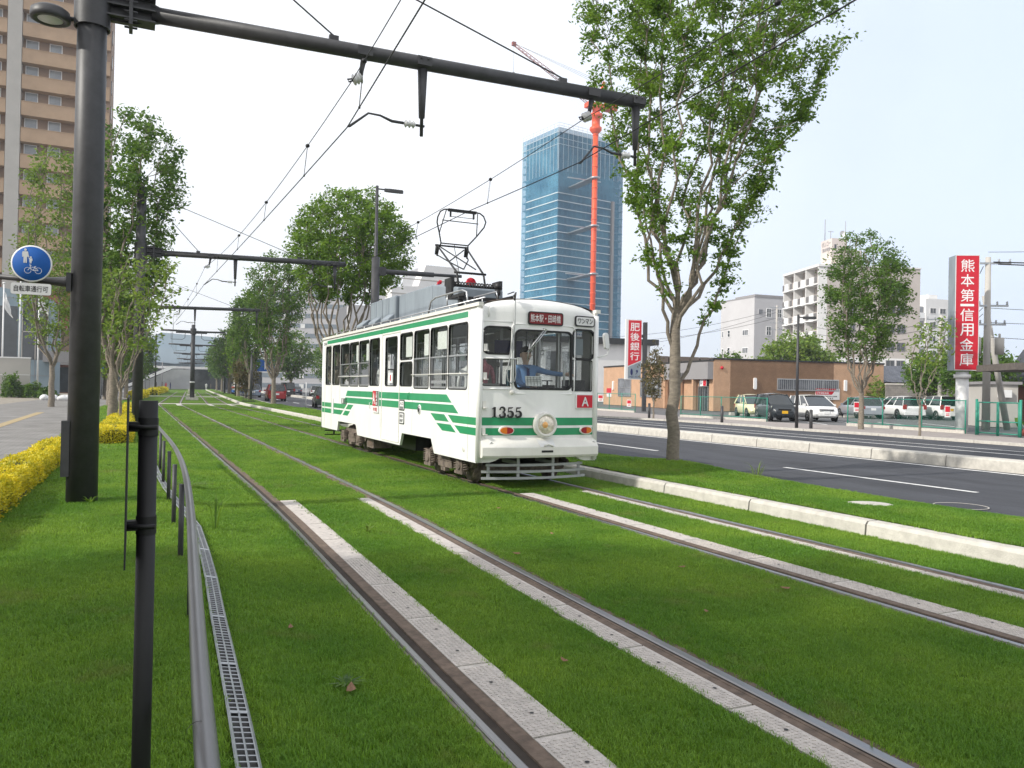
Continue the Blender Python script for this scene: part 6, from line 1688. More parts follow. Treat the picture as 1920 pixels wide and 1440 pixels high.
# tall pylon sign of the credit union
ps = thing('sign_pillar', 'tall red pylon sign with seven white characters on a pale round column', 'sign', (34.8, 24.65, 0), R(-30))
m = MB(); m.cyl((0, 0, -.05), (0, 0, 2.75), .27, .27, 20); m.cyl((0, 0, 2.45), (0, 0, 2.62), .36, n=20); m.build('column', 'white', ps)
m = MB(); m.box(-.52, .52, -.36, .36, 2.80, 8.12); pb_ = m.build('sign_box', 'acgrey', ps)
for k_ in (0,):
    m = MB(); m.box(-.5, .5, -.375, -.36, 2.83, 8.09); m.build('sign_panel', 'signred', pb_)
    m = MB(); [m.box(x, x + .025, -.38, -.35, 2.80, 8.12) for x in (-.53, .505)]; m.box(-.53, .53, -.38, -.35, 8.09, 8.12); m.box(-.53, .53, -.38, -.35, 2.80, 2.83); m.build('sign_trim', 'offwhite', pb_)
    m = MB(); hts = [.60, .60, .60, .10, .60, .60, .60, .60]; z = 7.92
    for ch in '熊本第一信用金庫':
        h = .11 if ch == '一' else .58
        z -= h; lettering(m, ch, (-.3, -.376, z), (1, 0, 0), (0, 0, 1), .60, h, bold=.006); z -= .105
    m.build('lettering', 'white', pb_)

# houses, walls and sheds at the right
ho = thing('house', 'house with hipped blue-grey tiled roof behind the car park', 'house', (63.0, 54.6, 0), R(-32))
m = MB(); m.box(.5, 6.8, .5, 5, 0, 3.0); m.build('wall', 'block', ho)
m = MB(); m.add([(0, 0, 2.9), (7.2, 0, 2.9), (7.2, 5.4, 2.9), (0, 5.4, 2.9), (1.8, 2.7, 4.55), (4.6, 2.7, 4.55)], [(0, 1, 5, 4), (1, 2, 5), (2, 3, 4, 5), (3, 0, 4), (0, 3, 2, 1)]); m.build('roof', 'rooftile', ho)
ho2 = thing('house', 'low house with rusty red lean-to roof left of the tiled one', 'house', (60.6, 55.5, 0), R(-32))
m = MB(); m.box(.3, 6, .3, 3, 0, 2.4); m.build('wall', 'pinkwall', ho2); m = MB(); m.add([(0, -.3, 2.4), (6.4, -.3, 2.4), (6.4, 3.2, 3.1), (0, 3.2, 3.1), (0, -.3, 2.3), (6.4, -.3, 2.3), (6.4, 3.2, 3.0), (0, 3.2, 3.0)], [(0, 1, 2, 3), (7, 6, 5, 4), (0, 4, 5, 1), (1, 5, 6, 2), (2, 6, 7, 3), (3, 7, 4, 0)]); m.build('roof', 'redroof', ho2)
wl = thing('boundary_wall', 'long grey block wall along the back of the car park', 'wall', (55.6, 46.0, 0), R(-32))
m = MB(); m.box(0, 17, 0, .25, 0, 2.5); m.build('wall', 'block', wl); m = MB(); m.box(-.03, 17.03, -.04, .29, 2.5, 2.62); m.build('coping', 'concrete', wl)
sh_ = thing('shed', 'small pale rendered store with flat roof behind the red pylon sign', 'shed', (41.6, 28.0, 0), R(-36))
m = MB(); m.box(-.1, 1.5, 0, 2.5, 0, 2.3); m.build('wall', 'pilaster', sh_); m = MB(); m.box(-.25, 1.65, -.15, 2.6, 2.3, 2.45); m.build('roof', 'canopy', sh_)
m = MB(); m.box(.5, 1.1, -.28, 0, 1.6, 2.0); m.build('air_conditioner', 'offwhite', sh_)
h3 = thing('house', 'dark old gabled house behind the utility pole', 'house', (53.5, 31.5, 0), R(-34))
m = MB(); m.box(0, 9, 0, 6, 0, 2.8); m.build('wall', 'redwall', h3)
m = MB(); m.add([(-.6, -.6, 2.6), (9.6, -.6, 2.6), (9.6, 6.6, 2.6), (-.6, 6.6, 2.6), (-.6, 3, 4.9), (9.6, 3, 4.9)], [(0, 1, 5, 4), (2, 3, 4, 5), (0, 4, 3), (1, 2, 5), (0, 3, 2, 1)]); m.build('roof', 'rooftile', h3)
m = MB(); m.add([(2, -1.4, 1.9), (9, -1.4, 1.9), (9, -.05, 2.5), (2, -.05, 2.5)], [(0, 1, 2, 3)]); m.box(2, 9, -1.42, -1.36, 1.8, 1.92); m.build('awning', 'redroof', h3)
m = MB(); m.box(3, 4.2, -.05, .02, .6, 1.7); m.build('window', 'dglass', h3)
po = thing('porch', 'brown flat-roofed porch at the right edge beyond the green gate', 'porch', (34.6, 20.2, 0), R(-33))
m = MB(); m.box(-2.2, 3.5, -1.0, 2.5, 2.72, 3.0); m.build('roof', 'roofgrey', po); m = MB(); m.box(.25, 3.4, -.6, 2.2, 0, 2.72); m.box(.9, 3.4, .4, 2.2, 3.0, 4.4, 1); m.build('wall', ['beigewall', 'redwall'], po)

# fences of green mesh
def fence(label, pts, h, mid=True, kerbh=.18):
    t = thing('fence', label, 'fence', (pts[0][0], pts[0][1], 0), 0, 'green mesh fences round the car park', world=True)
    m = MB(); p = MB(); g = MB(); kk = MB(); nb = 0
    for (x0, y0), (x1, y1) in zip(pts, pts[1:]):
        L = math.hypot(x1 - x0, y1 - y0); n = max(1, round(L / 1.95))
        for i in range(n + 1):
            x, y = x0 + (x1 - x0) * i / n, y0 + (y1 - y0) * i / n
            q = MB(); q.cyl((x, y, 0), (x, y, h), .03, n=8); q.build('post', 'fgreen', t)
        for z in (kerbh + .06, h - .03): m.tube([(x0, y0, z), (x1, y1, z)], .02, 6)
        g.add([(x0, y0, kerbh + .06), (x1, y1, kerbh + .06), (x1, y1, h - .03), (x0, y0, h - .03)], [(0, 1, 2, 3)])
        kk.bar((x0, y0, kerbh / 2), (x1, y1, kerbh / 2), .16, kerbh)
    m.build('rail', 'fgreen', t); g.build('wire_mesh', 'wiremesh', t); kk.build('base_kerb', 'concrete', t)
    return t
fence('green mesh fence along the footway in front of the bank entrance', [(34.2, 64), (32.9, 53.8), (32.3, 47.7)], 1.4)
fence('green mesh fence between the bank forecourt and the parked dark kei car', [(30.6, 40.2), (31.0, 33.2)], 1.35)
fence('green mesh fence along the footway below the full rounded tree and red pylon sign', [(31.9, 28.6), (31.3, 22.0)], 1.45)
gt = thing('gate', 'green tubular double gate at the right edge of the view', 'gate', (30.95, 21.2, 0), 0, world=True)
m = MB()
for a, b in (((30.95, 21.2), (30.85, 20.35)), ((30.85, 20.3), (30.78, 19.45))):
    for q in (a, b): m.cyl((q[0], q[1], .06), (q[0], q[1], 1.4), .032, n=8)
    for z in (.15, .62, 1.37): m.tube([a + (z,), b + (z,)], .026, 6)
m.cyl((30.96, 21.28, 0), (30.96, 21.28, 1.5), .05, n=8); m.cyl((30.77, 19.38, 0), (30.77, 19.38, 1.5), .05, n=8); m.build('frame', 'fgreen', gt)
m = MB(); m.add([(30.95, 21.2, .15), (30.78, 19.45, .15), (30.78, 19.45, 1.37), (30.95, 21.2, 1.37)], [(0, 1, 2, 3)]); m.build('wire_mesh', 'wiremesh', gt)
for i, (x, y, lab) in enumerate([(26.7, 38.0, 'dark bollard beside the bronze-green sapling'), (27.0, 32.1, 'dark bollard on the far footway between sapling and street lamp'), (27.2, 26.4, 'dark bollard on the far footway just right of the street lamp')]):
    m = MB(); m.cyl((x, y, 0), (x, y, .86), .075, n=12); m.lathe([(.075, .86), (.06, .89), (0, .9)], 12, lambda a, b, z: (x + a, y + b, z)); tag(m.build('bollard', 'pole'), lab, 'bollard', 'dark bollards on the far footway')
# lamp standards
def lamp_post(label, p, H, az_=0.0, arm=.75, r=.06, group='slim dark street lamps', thick=0.0):
    t = thing('street_lamp', label, 'street lamp', p, az_, group)
    m = MB(); m.cyl((0, 0, 0), (0, 0, H), r * 1.25, r * .8, 12)
    m.build('pole', 'pole', t)
    m = MB(); m.tube([(0, 0, H - .12), (arm * .35, 0, H - .12)], .03, 7)
    m.prism([(arm * .3, -.05), (arm * .5, -.09), (arm, -.085), (arm * 1.07, 0), (arm, .085), (arm * .5, .09), (arm * .3, .05)], lambda a, b, d: (a, b, H - .2 + d), 0, .12); m.build('lamp_head', 'pole', t)
    return t
lamp_post('slim dark street lamp on the far footway before the white car', (26.65, 26.7, .05), 5.05, R(-25))
lamp_post('slim dark street lamp seen against the blue-netted tower above the tram roof', (26.5, 46.2, .05), 6.6, R(200))
lr = lamp_post('tall lamp column behind the tram with a thick lower shaft and side arm', (8.62, 31.1, .14), 9.4, R(-3), 1.0, .075)
m = MB(); m.cyl((0, 0, 0), (0, 0, 6.55), .19, .16, 20); m.build('lower_shaft', 'pole', lr)
m = MB(); m.tube([(.2, 0, 6.0), (.35, 0, 6.0), (2.4, 0, 6.02), (2.42, 0, 6.02), (3.6, 0, 6.04)], [.13, .1, .1, .065, .065], 12); m.box(.1, .4, -.12, .12, 5.85, 6.17); m.build('side_arm', 'pole', lr)
for i, (X, s, H, d, lab) in enumerate([(-.9, 88, 9.6, 1, 'far lamp post left of the tracks with its head over the footpath, nearest'), (-2.2, 104, 10.4, 1, 'far lamp post left of the tracks, second'), (-1.4, 140, 9.4, 1, 'far lamp post left of the tracks, third'), (8.8, 100, 10.6, 1, 'tall far lamp post right of the tracks by the second crossing'), (8.6, 128, 9.2, 1, 'far lamp post right of the tracks behind the second crossing'), (8.9, 76, 4.6, 1, 'short dark post by the white bus')]):
    lamp_post(lab, W(X, s, 0), H, -PHI if d > 0 else math.pi, 1.1, .11)
fp_ = MB(); x, y, z = W(9.0, 103, 0); fp_.cyl((x, y, 0), (x, y, 6.0), .16, n=10); fp_.box(x - .5, x + .2, y - .2, y + .2, 5.2, 6.2)
tag(fp_.build('signal_pole', 'pole'), 'thick dark pole with a box on top by the second crossing', 'pole')
# utility poles
def upole(label, x, y, H, detail=True):
    t = thing('utility_pole', label, 'utility pole', (x, y, 0), R(-32), 'concrete utility poles')
    m = MB(); m.cyl((0, 0, 0), (0, 0, H), .19, .12, 12); m.build('pole', 'pilaster', t)
    for z, a in ((H - .35, 1.0), (H - 2.4, .9), (H - 3.3, .8)):
        m = MB(); m.box(-a, a, -.12, -.05, z, z + .09)
        for x_ in (-a + .05, -a * .45, a * .45, a - .05): m.lathe([(.03, z + .09), (.06, z + .14), (.03, z + .18), (.06, z + .22), (.0, z + .28)], 8, lambda p, q, r: (x_ + p, -.085 + q, r))
        m.build('crossarm', 'galv', t)
    if detail:
        for x_ in (-.55, .5):
            m = MB(); m.cyl((x_, -.15, H - 4.7), (x_, -.15, H - 3.9), .2, n=12); m.cyl((x_, -.15, H - 3.9), (x_, -.15, H - 3.7), .05, n=8); m.build('transformer', 'pilaster', t)
    return t
upole('concrete utility pole carrying wires beside the red pylon sign', 37.2, 25.1, 8.35)
upole('slim utility pole in front of the plain grey block', 78, 82, 13.5, False)
upole('utility pole half hidden by the garden tree left of the red pylon sign', 52, 38.5, 7.4, False)
m = MB(); m.cyl((39.6, 25.6, 0), (37.9, 25.75, 6.6), .16, .11, 10); tag(m.build('brace_pole', 'pilaster'), 'leaning concrete brace pole right of the utility pole', 'utility pole')
def cable(label, segs, r=.014):
    m = MB()
    for a, b, sg in segs:
        a, b = Vector(a), Vector(b); m.tube([a.lerp(b, k / 14) - Vector((0, 0, 4 * sg * (k / 14) * (1 - k / 14))) for k in range(15)], r, 4)
    tag(m.build('power_line', 'ink'), label, 'power line', 'power lines at the right')
p1_ = Vector((37.2, 25.1, 0))
cable('thick power line running right from the top of the utility pole', [(p1_ + Vector((.1, -.2, 8.1)), (46, 16, 7.6), .1), (p1_ + Vector((.3, -.3, 8.0)), (46, 15.6, 7.4), .12)], .03)
cable('lower power lines running right from the utility pole', [(p1_ + Vector((0, 0, z)), (46, 16, z + d), .15) for z, d in ((5.9, -.5), (5.2, -.25), (4.5, -.5), (8.6, .1))], .012)
cable('power lines crossing left from the utility pole behind the full rounded tree', [(p1_ + Vector((-.2, .1, z)), (52, 38.5, z + d), .5) for z, d in ((7.9, -1.2), (5.9, 1.0), (5.6, 1.0))] + [((52, 38.5, 7), (78, 82, 12.5), 1.5), ((52, 38.5, 6.6), (78, 82, 11.6), 1.5), ((52, 38.5, 6.2), (78, 82, 10.6), 1.5)], .018)
cable('thin power lines above the bank roof', [((78, 82, 13), (58, 104, 9.5), 1.2), ((78, 82, 11.8), (58, 104, 9), 1.2), ((78, 82, 12.6), (58, 104, 7.5), 1.2)], .022)
m = MB(); rr = random.Random(2)
for i in range(14): a = rr.random() * 6.28; m.obox((33.6 + .35 * math.cos(a), 20.9 + .35 * math.sin(a), .35 + rr.random() * .35), .18, .02, .2, Matrix.Rotation(a, 3, 'Z') @ Matrix.Rotation(.6, 3, 'X'))
t = thing('potted_plant', 'potted plant on the ground behind the green gate', 'plant', (33.6, 20.9, 0), world=True); m.build('foliage', 'leafy', t)
m = MB(); m.lathe([(0, 0), (.16, 0), (.22, .3), (.18, .3), (0, .26)], 14, lambda a, b, z: (33.6 + a, 20.9 + b, z)); m.build('pot', 'redroof', t)
ws = MB()
for i in range(9): ws.bar((44.4 + i * 1.05, 41.3 - i * .62 * .35, .06), (45.2 + i * 1.05, 41.1 - i * .62 * .35, .06), .15, .12)
tag(ws.build('wheel_stops', 'concrete'), 'row of pale concrete wheel stops behind the parked white and silver cars', 'wheel stops')
o = ws = MB(); ws.bar((38.2, 44.6, .1), (40, 44.0, .1), .35, .2); ws.bar((41, 43.7, .1), (42.5, 43.2, .1), .35, .2); tag(ws.build('planter_kerb', 'concrete'), 'pale kerb pieces against the foot of the bank wall', 'kerb')
lp = MB()
for i in range(7): lp.bar((33.6 + i * 2.1, 31.5 - i * 1.1, -.0325), (36.6 + i * 2.1, 36.5 - i * 1.1, -.0325), .1, .006)
struct('parking_lines', lp, 'paint')

# ------------------------------------------------------------------ far station, footbridge, hills
stn = thing('station_building', 'distant pale blue station building with escalator stairs down to the square', 'building', W(4, 243, 0), -PHI)
m = MB(); m.prism([(-5, 6.5), (22, 6.0), (22, 13.6), (18, 14.6), (-1, 15.6), (-5, 13.4)], lambda a, z, d: (a - 7, d, z), 0, 14); m.build('upper_hall', 'stationblue', stn)
m = MB(); m.prism([(-16, 8.4), (2, 6.9), (14, 9.2), (14, 10.0), (-16, 12.4)], lambda a, z, d: (a - 6, d - 2, z), 0, 6); m.build('roof_edge', 'stationblue', stn)
m = MB(); m.box(-32, 34, -14, -6, 5.4, 6.0); m.build('deck', 'whitewall', stn)
m = MB(); [m.box(x, x + .5, -13, -12.4, 0, 5.4) for x in (-24, -14, -2, 8, 16, 25)]; m.build('deck_column', 'canopy', stn)
m = MB(); m.box(-30, 30, -5, 0, 0, 5.4); m.build('lower_wall', 'dglass', stn)
m = MB()
for o_ in (0, 1.6, 3.4): m.prism([(-16, .2), (-14.5, .2), (-3.2, 5.6), (-4.8, 5.6)], lambda a, z, d: (a + 1.2 * o_ * .0, -16 - o_ + d, z + .35), 0, .25)
m.build('escalator', 'white', stn)
m = MB(); m.prism([(-15, 0), (0, 0), (0, 5.2), (-4.5, 5.2)], lambda a, z, d: (a, -15.4 + d, z), 0, .3); m.build('stair_side', 'stationgrey', stn)
m = MB(); [m.box(x, x + 1.3, -.1, .05, 8.0, 10.4) for x in (-11.5, -9.6, -2.2)]; m.box(-21, -14, -2, 0, 6, 9.2); m.build('window', 'dglass', stn)
m = MB(); [m.tube([(x, -16, 0), (x, -16, z)], .12, 5) for x, z in ((-10, 6), (-7, 7), (-12.5, 6))]; m.build('deck_post', 'canopy', stn)
fb = thing('footbridge', 'distant pale footbridge behind the trees on the right of the tracks', 'bridge', W(14, 205, 0), -PHI)
m = MB(); m.box(-3, 60, 0, 3, 4.6, 5.8); m.build('deck', 'stationgrey', fb); m = MB(); m.box(-3, 60, -.1, .0, 5.8, 7.0); m.build('railing', 'canopy', fb); m = MB(); [m.box(x, x + .7, 1, 2, 0, 4.6) for x in (0, 14, 28, 42)]; m.build('pier', 'stationgrey', fb)
for i, (X, s, w_, d_, h, mt, lab) in enumerate([(24, 230, 40, 20, 9, 'stationgrey', 'distant low grey building row behind the cars'), (70, 260, 50, 20, 11, 'greywall', 'distant pale grey building behind the tram rear'), (-36, 190, 20, 25, 13, 'stationgrey', 'distant grey building behind the left trees')]):
    t = thing('far_building', lab, 'building', W(X, s, 0), -PHI)
    m = MB(); m.box(0, w_, 0, d_, 0, h); m.build('wall', mt, t); m = MB()
    for k in range(int(h / 3.2)): m.box(.5, w_ - .5, -.06, .02, 1.2 + k * 3.2, 2.6 + k * 3.2)
    m.build('window_band', 'bglass', t)
gt2 = thing('office_tower', 'grey hotel-like tower with small white windows between the trees left of the tram', 'building', (26.5, 189, 0), R(-15))
m = MB(); m.box(0, 20, 0, 14, 0, 23.0); m.build('wall', 'greywall', gt2)
m = MB(); [m.box(0 - .04, 20.04, -.05, .02, 1.0 + k * 2.3, 2.0 + k * 2.3) for k in range(10)]; m.build('spandrel_band', 'acgrey', gt2)
for k in range(10):
    for x in (3.6, 6.0) if False else (4.4, 8.2): win(gt2, (x, -.05, .9 + k * 2.3), (1, 0, 0), 1.0, 1.0, 'white', 'paper', .1)
rw_ = thing('apartment_block', 'pale stepped apartment block behind the pantograph', 'building', (34.2, 116, 0), R(2))
m = MB(); m.prism([(-1, 0), (9.8, 0), (9.8, 20.3), (4.4, 20.3), (3.2, 17.0), (-1, 16.6)], lambda a, z, d: (a + 1.5, d, z), 0, 9); m.build('wall', 'whitewall', rw_)
m = MB(); [m.box(.4, 11.4, -.05, .02, z, z + .16) for z in (9.4, 12.5, 15.6, 17.9)]; m.build('string_course', 'pilaster', rw_)
m = MB(); m.box(-5.5, .5, 1, 8, 0, 13.6); m.build('side_wing', 'greywall', rw_)
for z in (7.2, 10.5, 13.8): 
    win(rw_, (5.6, -.02, z), (1, 0, 0), 1.3, 1.5, 'pilaster', 'bglass', .07, 1); win(rw_, (2.4, -.02, z), (1, 0, 0), 1.4, .9, 'whitewall', 'dglass', .06, 2)
def hill(x0, x1, y, pk, seed):
    rg = np.random.default_rng(seed); P = []
    for i in range(60):
        u = i / 59; h = pk * (math.sin(math.pi * u) ** .7) * (.78 + .22 * math.sin(u * 9 + seed) + .05 * rg.normal())
        P.append([(x0 + (x1 - x0) * u, y + v * 160, (h * math.sin(math.pi * min(1, v * .5 + .0)) if v else -2) + (rg.normal(0, 1.3) if 0 < v < 2 else 0)) for v in (0, .12, .3, .5, .75, 1, 1.5, 2)])
    return struct('hill', MB().grid(P, 0, True), 'hillgreen')
hill(-160, 60, 520, 33, 1); hill(30, 330, 560, 52, 2); hill(140, 420, 700, 50, 3); hill(420, 760, 330, 44, 5)
sgt = thing('traffic_sign_gantry', 'blue direction signs over the distant road', 'road sign', W(9.2, 128, 0), -PHI, world=False)
m = MB(); m.tube([(0, 0, 0), (0, 0, 5.2), (5.5, 0, 5.4)], .11, 8); m.build('post', 'pole', sgt)
for x0, x1, z0, z1 in ((.2, 1.6, 3.9, 4.9), (2.4, 6.6, 3.6, 5.4)):
    m = MB(); m.box(x0, x1, -.14, -.08, z0, z1); sb_ = m.build('sign_panel', 'blue', sgt)
    m = MB(); [m.box(x, x + .16, -.16, -.14, z0 + .3, z1 - .4) for x in np.arange(x0 + .5, x1 - .3, 1.1)]; m.build('sign_arrow', 'white', sb_)
tl2 = thing('traffic_light', 'traffic light showing red beside the road crossing', 'traffic light', W(9.4, 118, 0), -PHI)
m = MB(); m.cyl((0, 0, 0), (0, 0, 3.6), .08, n=8); m.box(-.22, .22, -.15, .1, 2.6, 3.7); m.build('pole', 'darkmetal', tl2); m = MB(); m.lathe([(0, .03), (.13, .02), (.14, 0)], 12, lambda a, b, z: (a, -.16 - z, 3.0 + b)); m.build('red_lamp', 'signred', tl2)
bn_ = thing('litter_cage', 'dark wire cage on the strip beside the far crossing', 'litter cage', W(8.1, 66.5, .15))
m = MB()
for k in range(8):
    for y in (0, .7): m.box(-.45 + k * .13, -.43 + k * .13, y, y + .02, 0, 1.0)
for z in (.05, .5, .95): m.box(-.47, .5, -.02, .0, z, z + .04); m.box(-.47, .5, .7, .74, z, z + .04); m.box(-.47, -.44, 0, .7, z, z + .04); m.box(.47, .5, 0, .7, z, z + .04)
m.build('cage', 'pole', bn_)
ms_ = thing('radio_mast', 'thin far radio mast with crossbars left of the T-shaped poles', 'mast', W(-5.2, 190, 0))
m = MB(); m.cyl((0, 0, 0), (0, 0, 24), .22, .1, 6); [m.bar((-a, 0, z), (a, 0, z), .12, .12) for a, z in ((1.6, 17), (1.9, 14.6), (1.2, 19), (.9, 9.5))]; m.build('lattice', 'galv', ms_)
bsh = thing('bus_shelter', 'small tram stop shelter with a blue sign left of the far track', 'shelter', (-1.9, 75, 0))
m = MB(); [m.cyl((x, y, 0), (x, y, 2.5), .05, n=8) for x in (-.7, .5) for y in (0, 5)]; m.build('post', 'pole', bsh)
m = MB(); m.box(-.95, .75, -.3, 5.4, 2.5, 2.62); m.build('roof', 'acgrey', bsh)
m = MB(); m.box(-.55, .55, -.36, -.3, 2.64, 3.5); m.build('sign_panel', 'blue', bsh)
m = MB(); m.box(-.6, -.5, .3, 4.8, .4, 2.2); m.build('back_panel', 'bglass', bsh)
for x, y, z, rz, w_, h_, lab in ((32.95, 53.4, .75, -50, .42, .5, 'small red and white notice on the fence far left of the bank'), (32.4, 48.6, .45, -50, .32, .5, 'pale pink notice low on the fence beside the bank sign'), (31.75, 27.9, .75, -40, .34, .5, 'pink and white notice on the fence behind the full rounded tree trunk'), (31.4, 22.9, .7, -40, .22, .5, 'red and white notice on the fence beside the bare-stemmed sapling')):
    t = thing('notice_board', lab, 'notice', (x, y, z), R(rz))
    m = MB(); m.box(-w_ / 2, w_ / 2, -.06, -.045, 0, h_); m.build('board', 'offwhite', t)
    m = MB(); m.box(-w_ * .42, w_ * .42, -.066, -.06, h_ * .45, h_ * .92); [m.box(-w_ * .3, w_ * .3, -.066, -.06, h_ * q, h_ * (q + .06)) for q in (.12, .25)]; m.build('notice_print', 'signred', t)
mk = MB(); mk.cyl((10.6, 55, .1), (10.6, 55, 1.75), .03, n=7); tag(mk.build('marker_post', 'offwhite'), 'thin pale marker post at the grass edge behind the tram rear', 'post')

# people waiting far off under the deck
def person(label, p, rz, shirt, trous, h=1.68, group='people gathered under the distant station deck'):
    t = thing('person', label, 'person', p, rz, group)
    k = h / 1.7
    J = [(0, 0, .92, .13, .1), (0, 0, 1.15, .12, .09), (0, 0, 1.38, .16, .1), (0, 0, 1.5, .055), (0, 0, 1.62, .085, .1), (-.19, 0, 1.36, .055), (-.24, .02, 1.1, .042), (-.23, -.05, .85, .035), (.19, 0, 1.36, .055), (.24, .02, 1.1, .042), (.23, -.05, .85, .035), (-.09, 0, .85, .085), (-.10, -.03, .48, .06), (-.10, .02, .06, .045), (-.10, -.14, .03, .04), (.09, 0, .85, .085), (.10, .03, .48, .06), (.10, .06, .06, .045), (.10, -.1, .03, .04)]
    E_ = [(0, 1), (1, 2), (2, 3), (3, 4), (2, 5), (5, 6), (6, 7), (2, 8), (8, 9), (9, 10), (0, 11), (11, 12), (12, 13), (13, 14), (0, 15), (15, 16), (16, 17), (17, 18)]
    o = skin_body('body', [tuple(v * k for v in j) for j in J], E_, 0, shirt, t, 1)
    m = MB(); m.lathe([(0, 1.74 * k), (.07 * k, 1.72 * k), (.1 * k, 1.66 * k), (.095 * k, 1.6 * k)], 10, lambda a, b, z: (a, b + .01, z)); m.build('hair', 'hair', t)
    return t
prs = [('signred', 'person in red standing under the deck'), ('roofgrey', 'person in dark grey at the left of the crowd'), ('navy', 'person in navy beside the one in red'), ('offwhite', 'person in white right of the T-shaped poles'), ('roofgrey', 'person in dark clothes at the right of the crowd'), ('bogie', 'person in brown in the middle of the crowd')]
for i, (mt, lab) in enumerate(prs): person(lab, W([-1.5, -3.6, -.6, 7.5, 8.6, -2.6][i], 205 + i * 2, 0), i, mt, mt)

M['pinkcloth'] = mat('pink_blouse', (.5, .2, .22), .9, var=.3, scale=30)
person('passenger in pink behind the front side window of the tram', (5.12, 11.95, .74), R(180), 'pinkcloth', 'pinkcloth', 1.42, None)
person('passenger in pale clothes behind the middle sash window near the tram front', (5.15, 12.55, .74), R(150), 'offwhite', 'offwhite', 1.36, None)
person('passenger in white seen through the rear side windows of the tram', (5.15, 17.9, .74), R(100), 'offwhite', 'offwhite', 1.4, None)
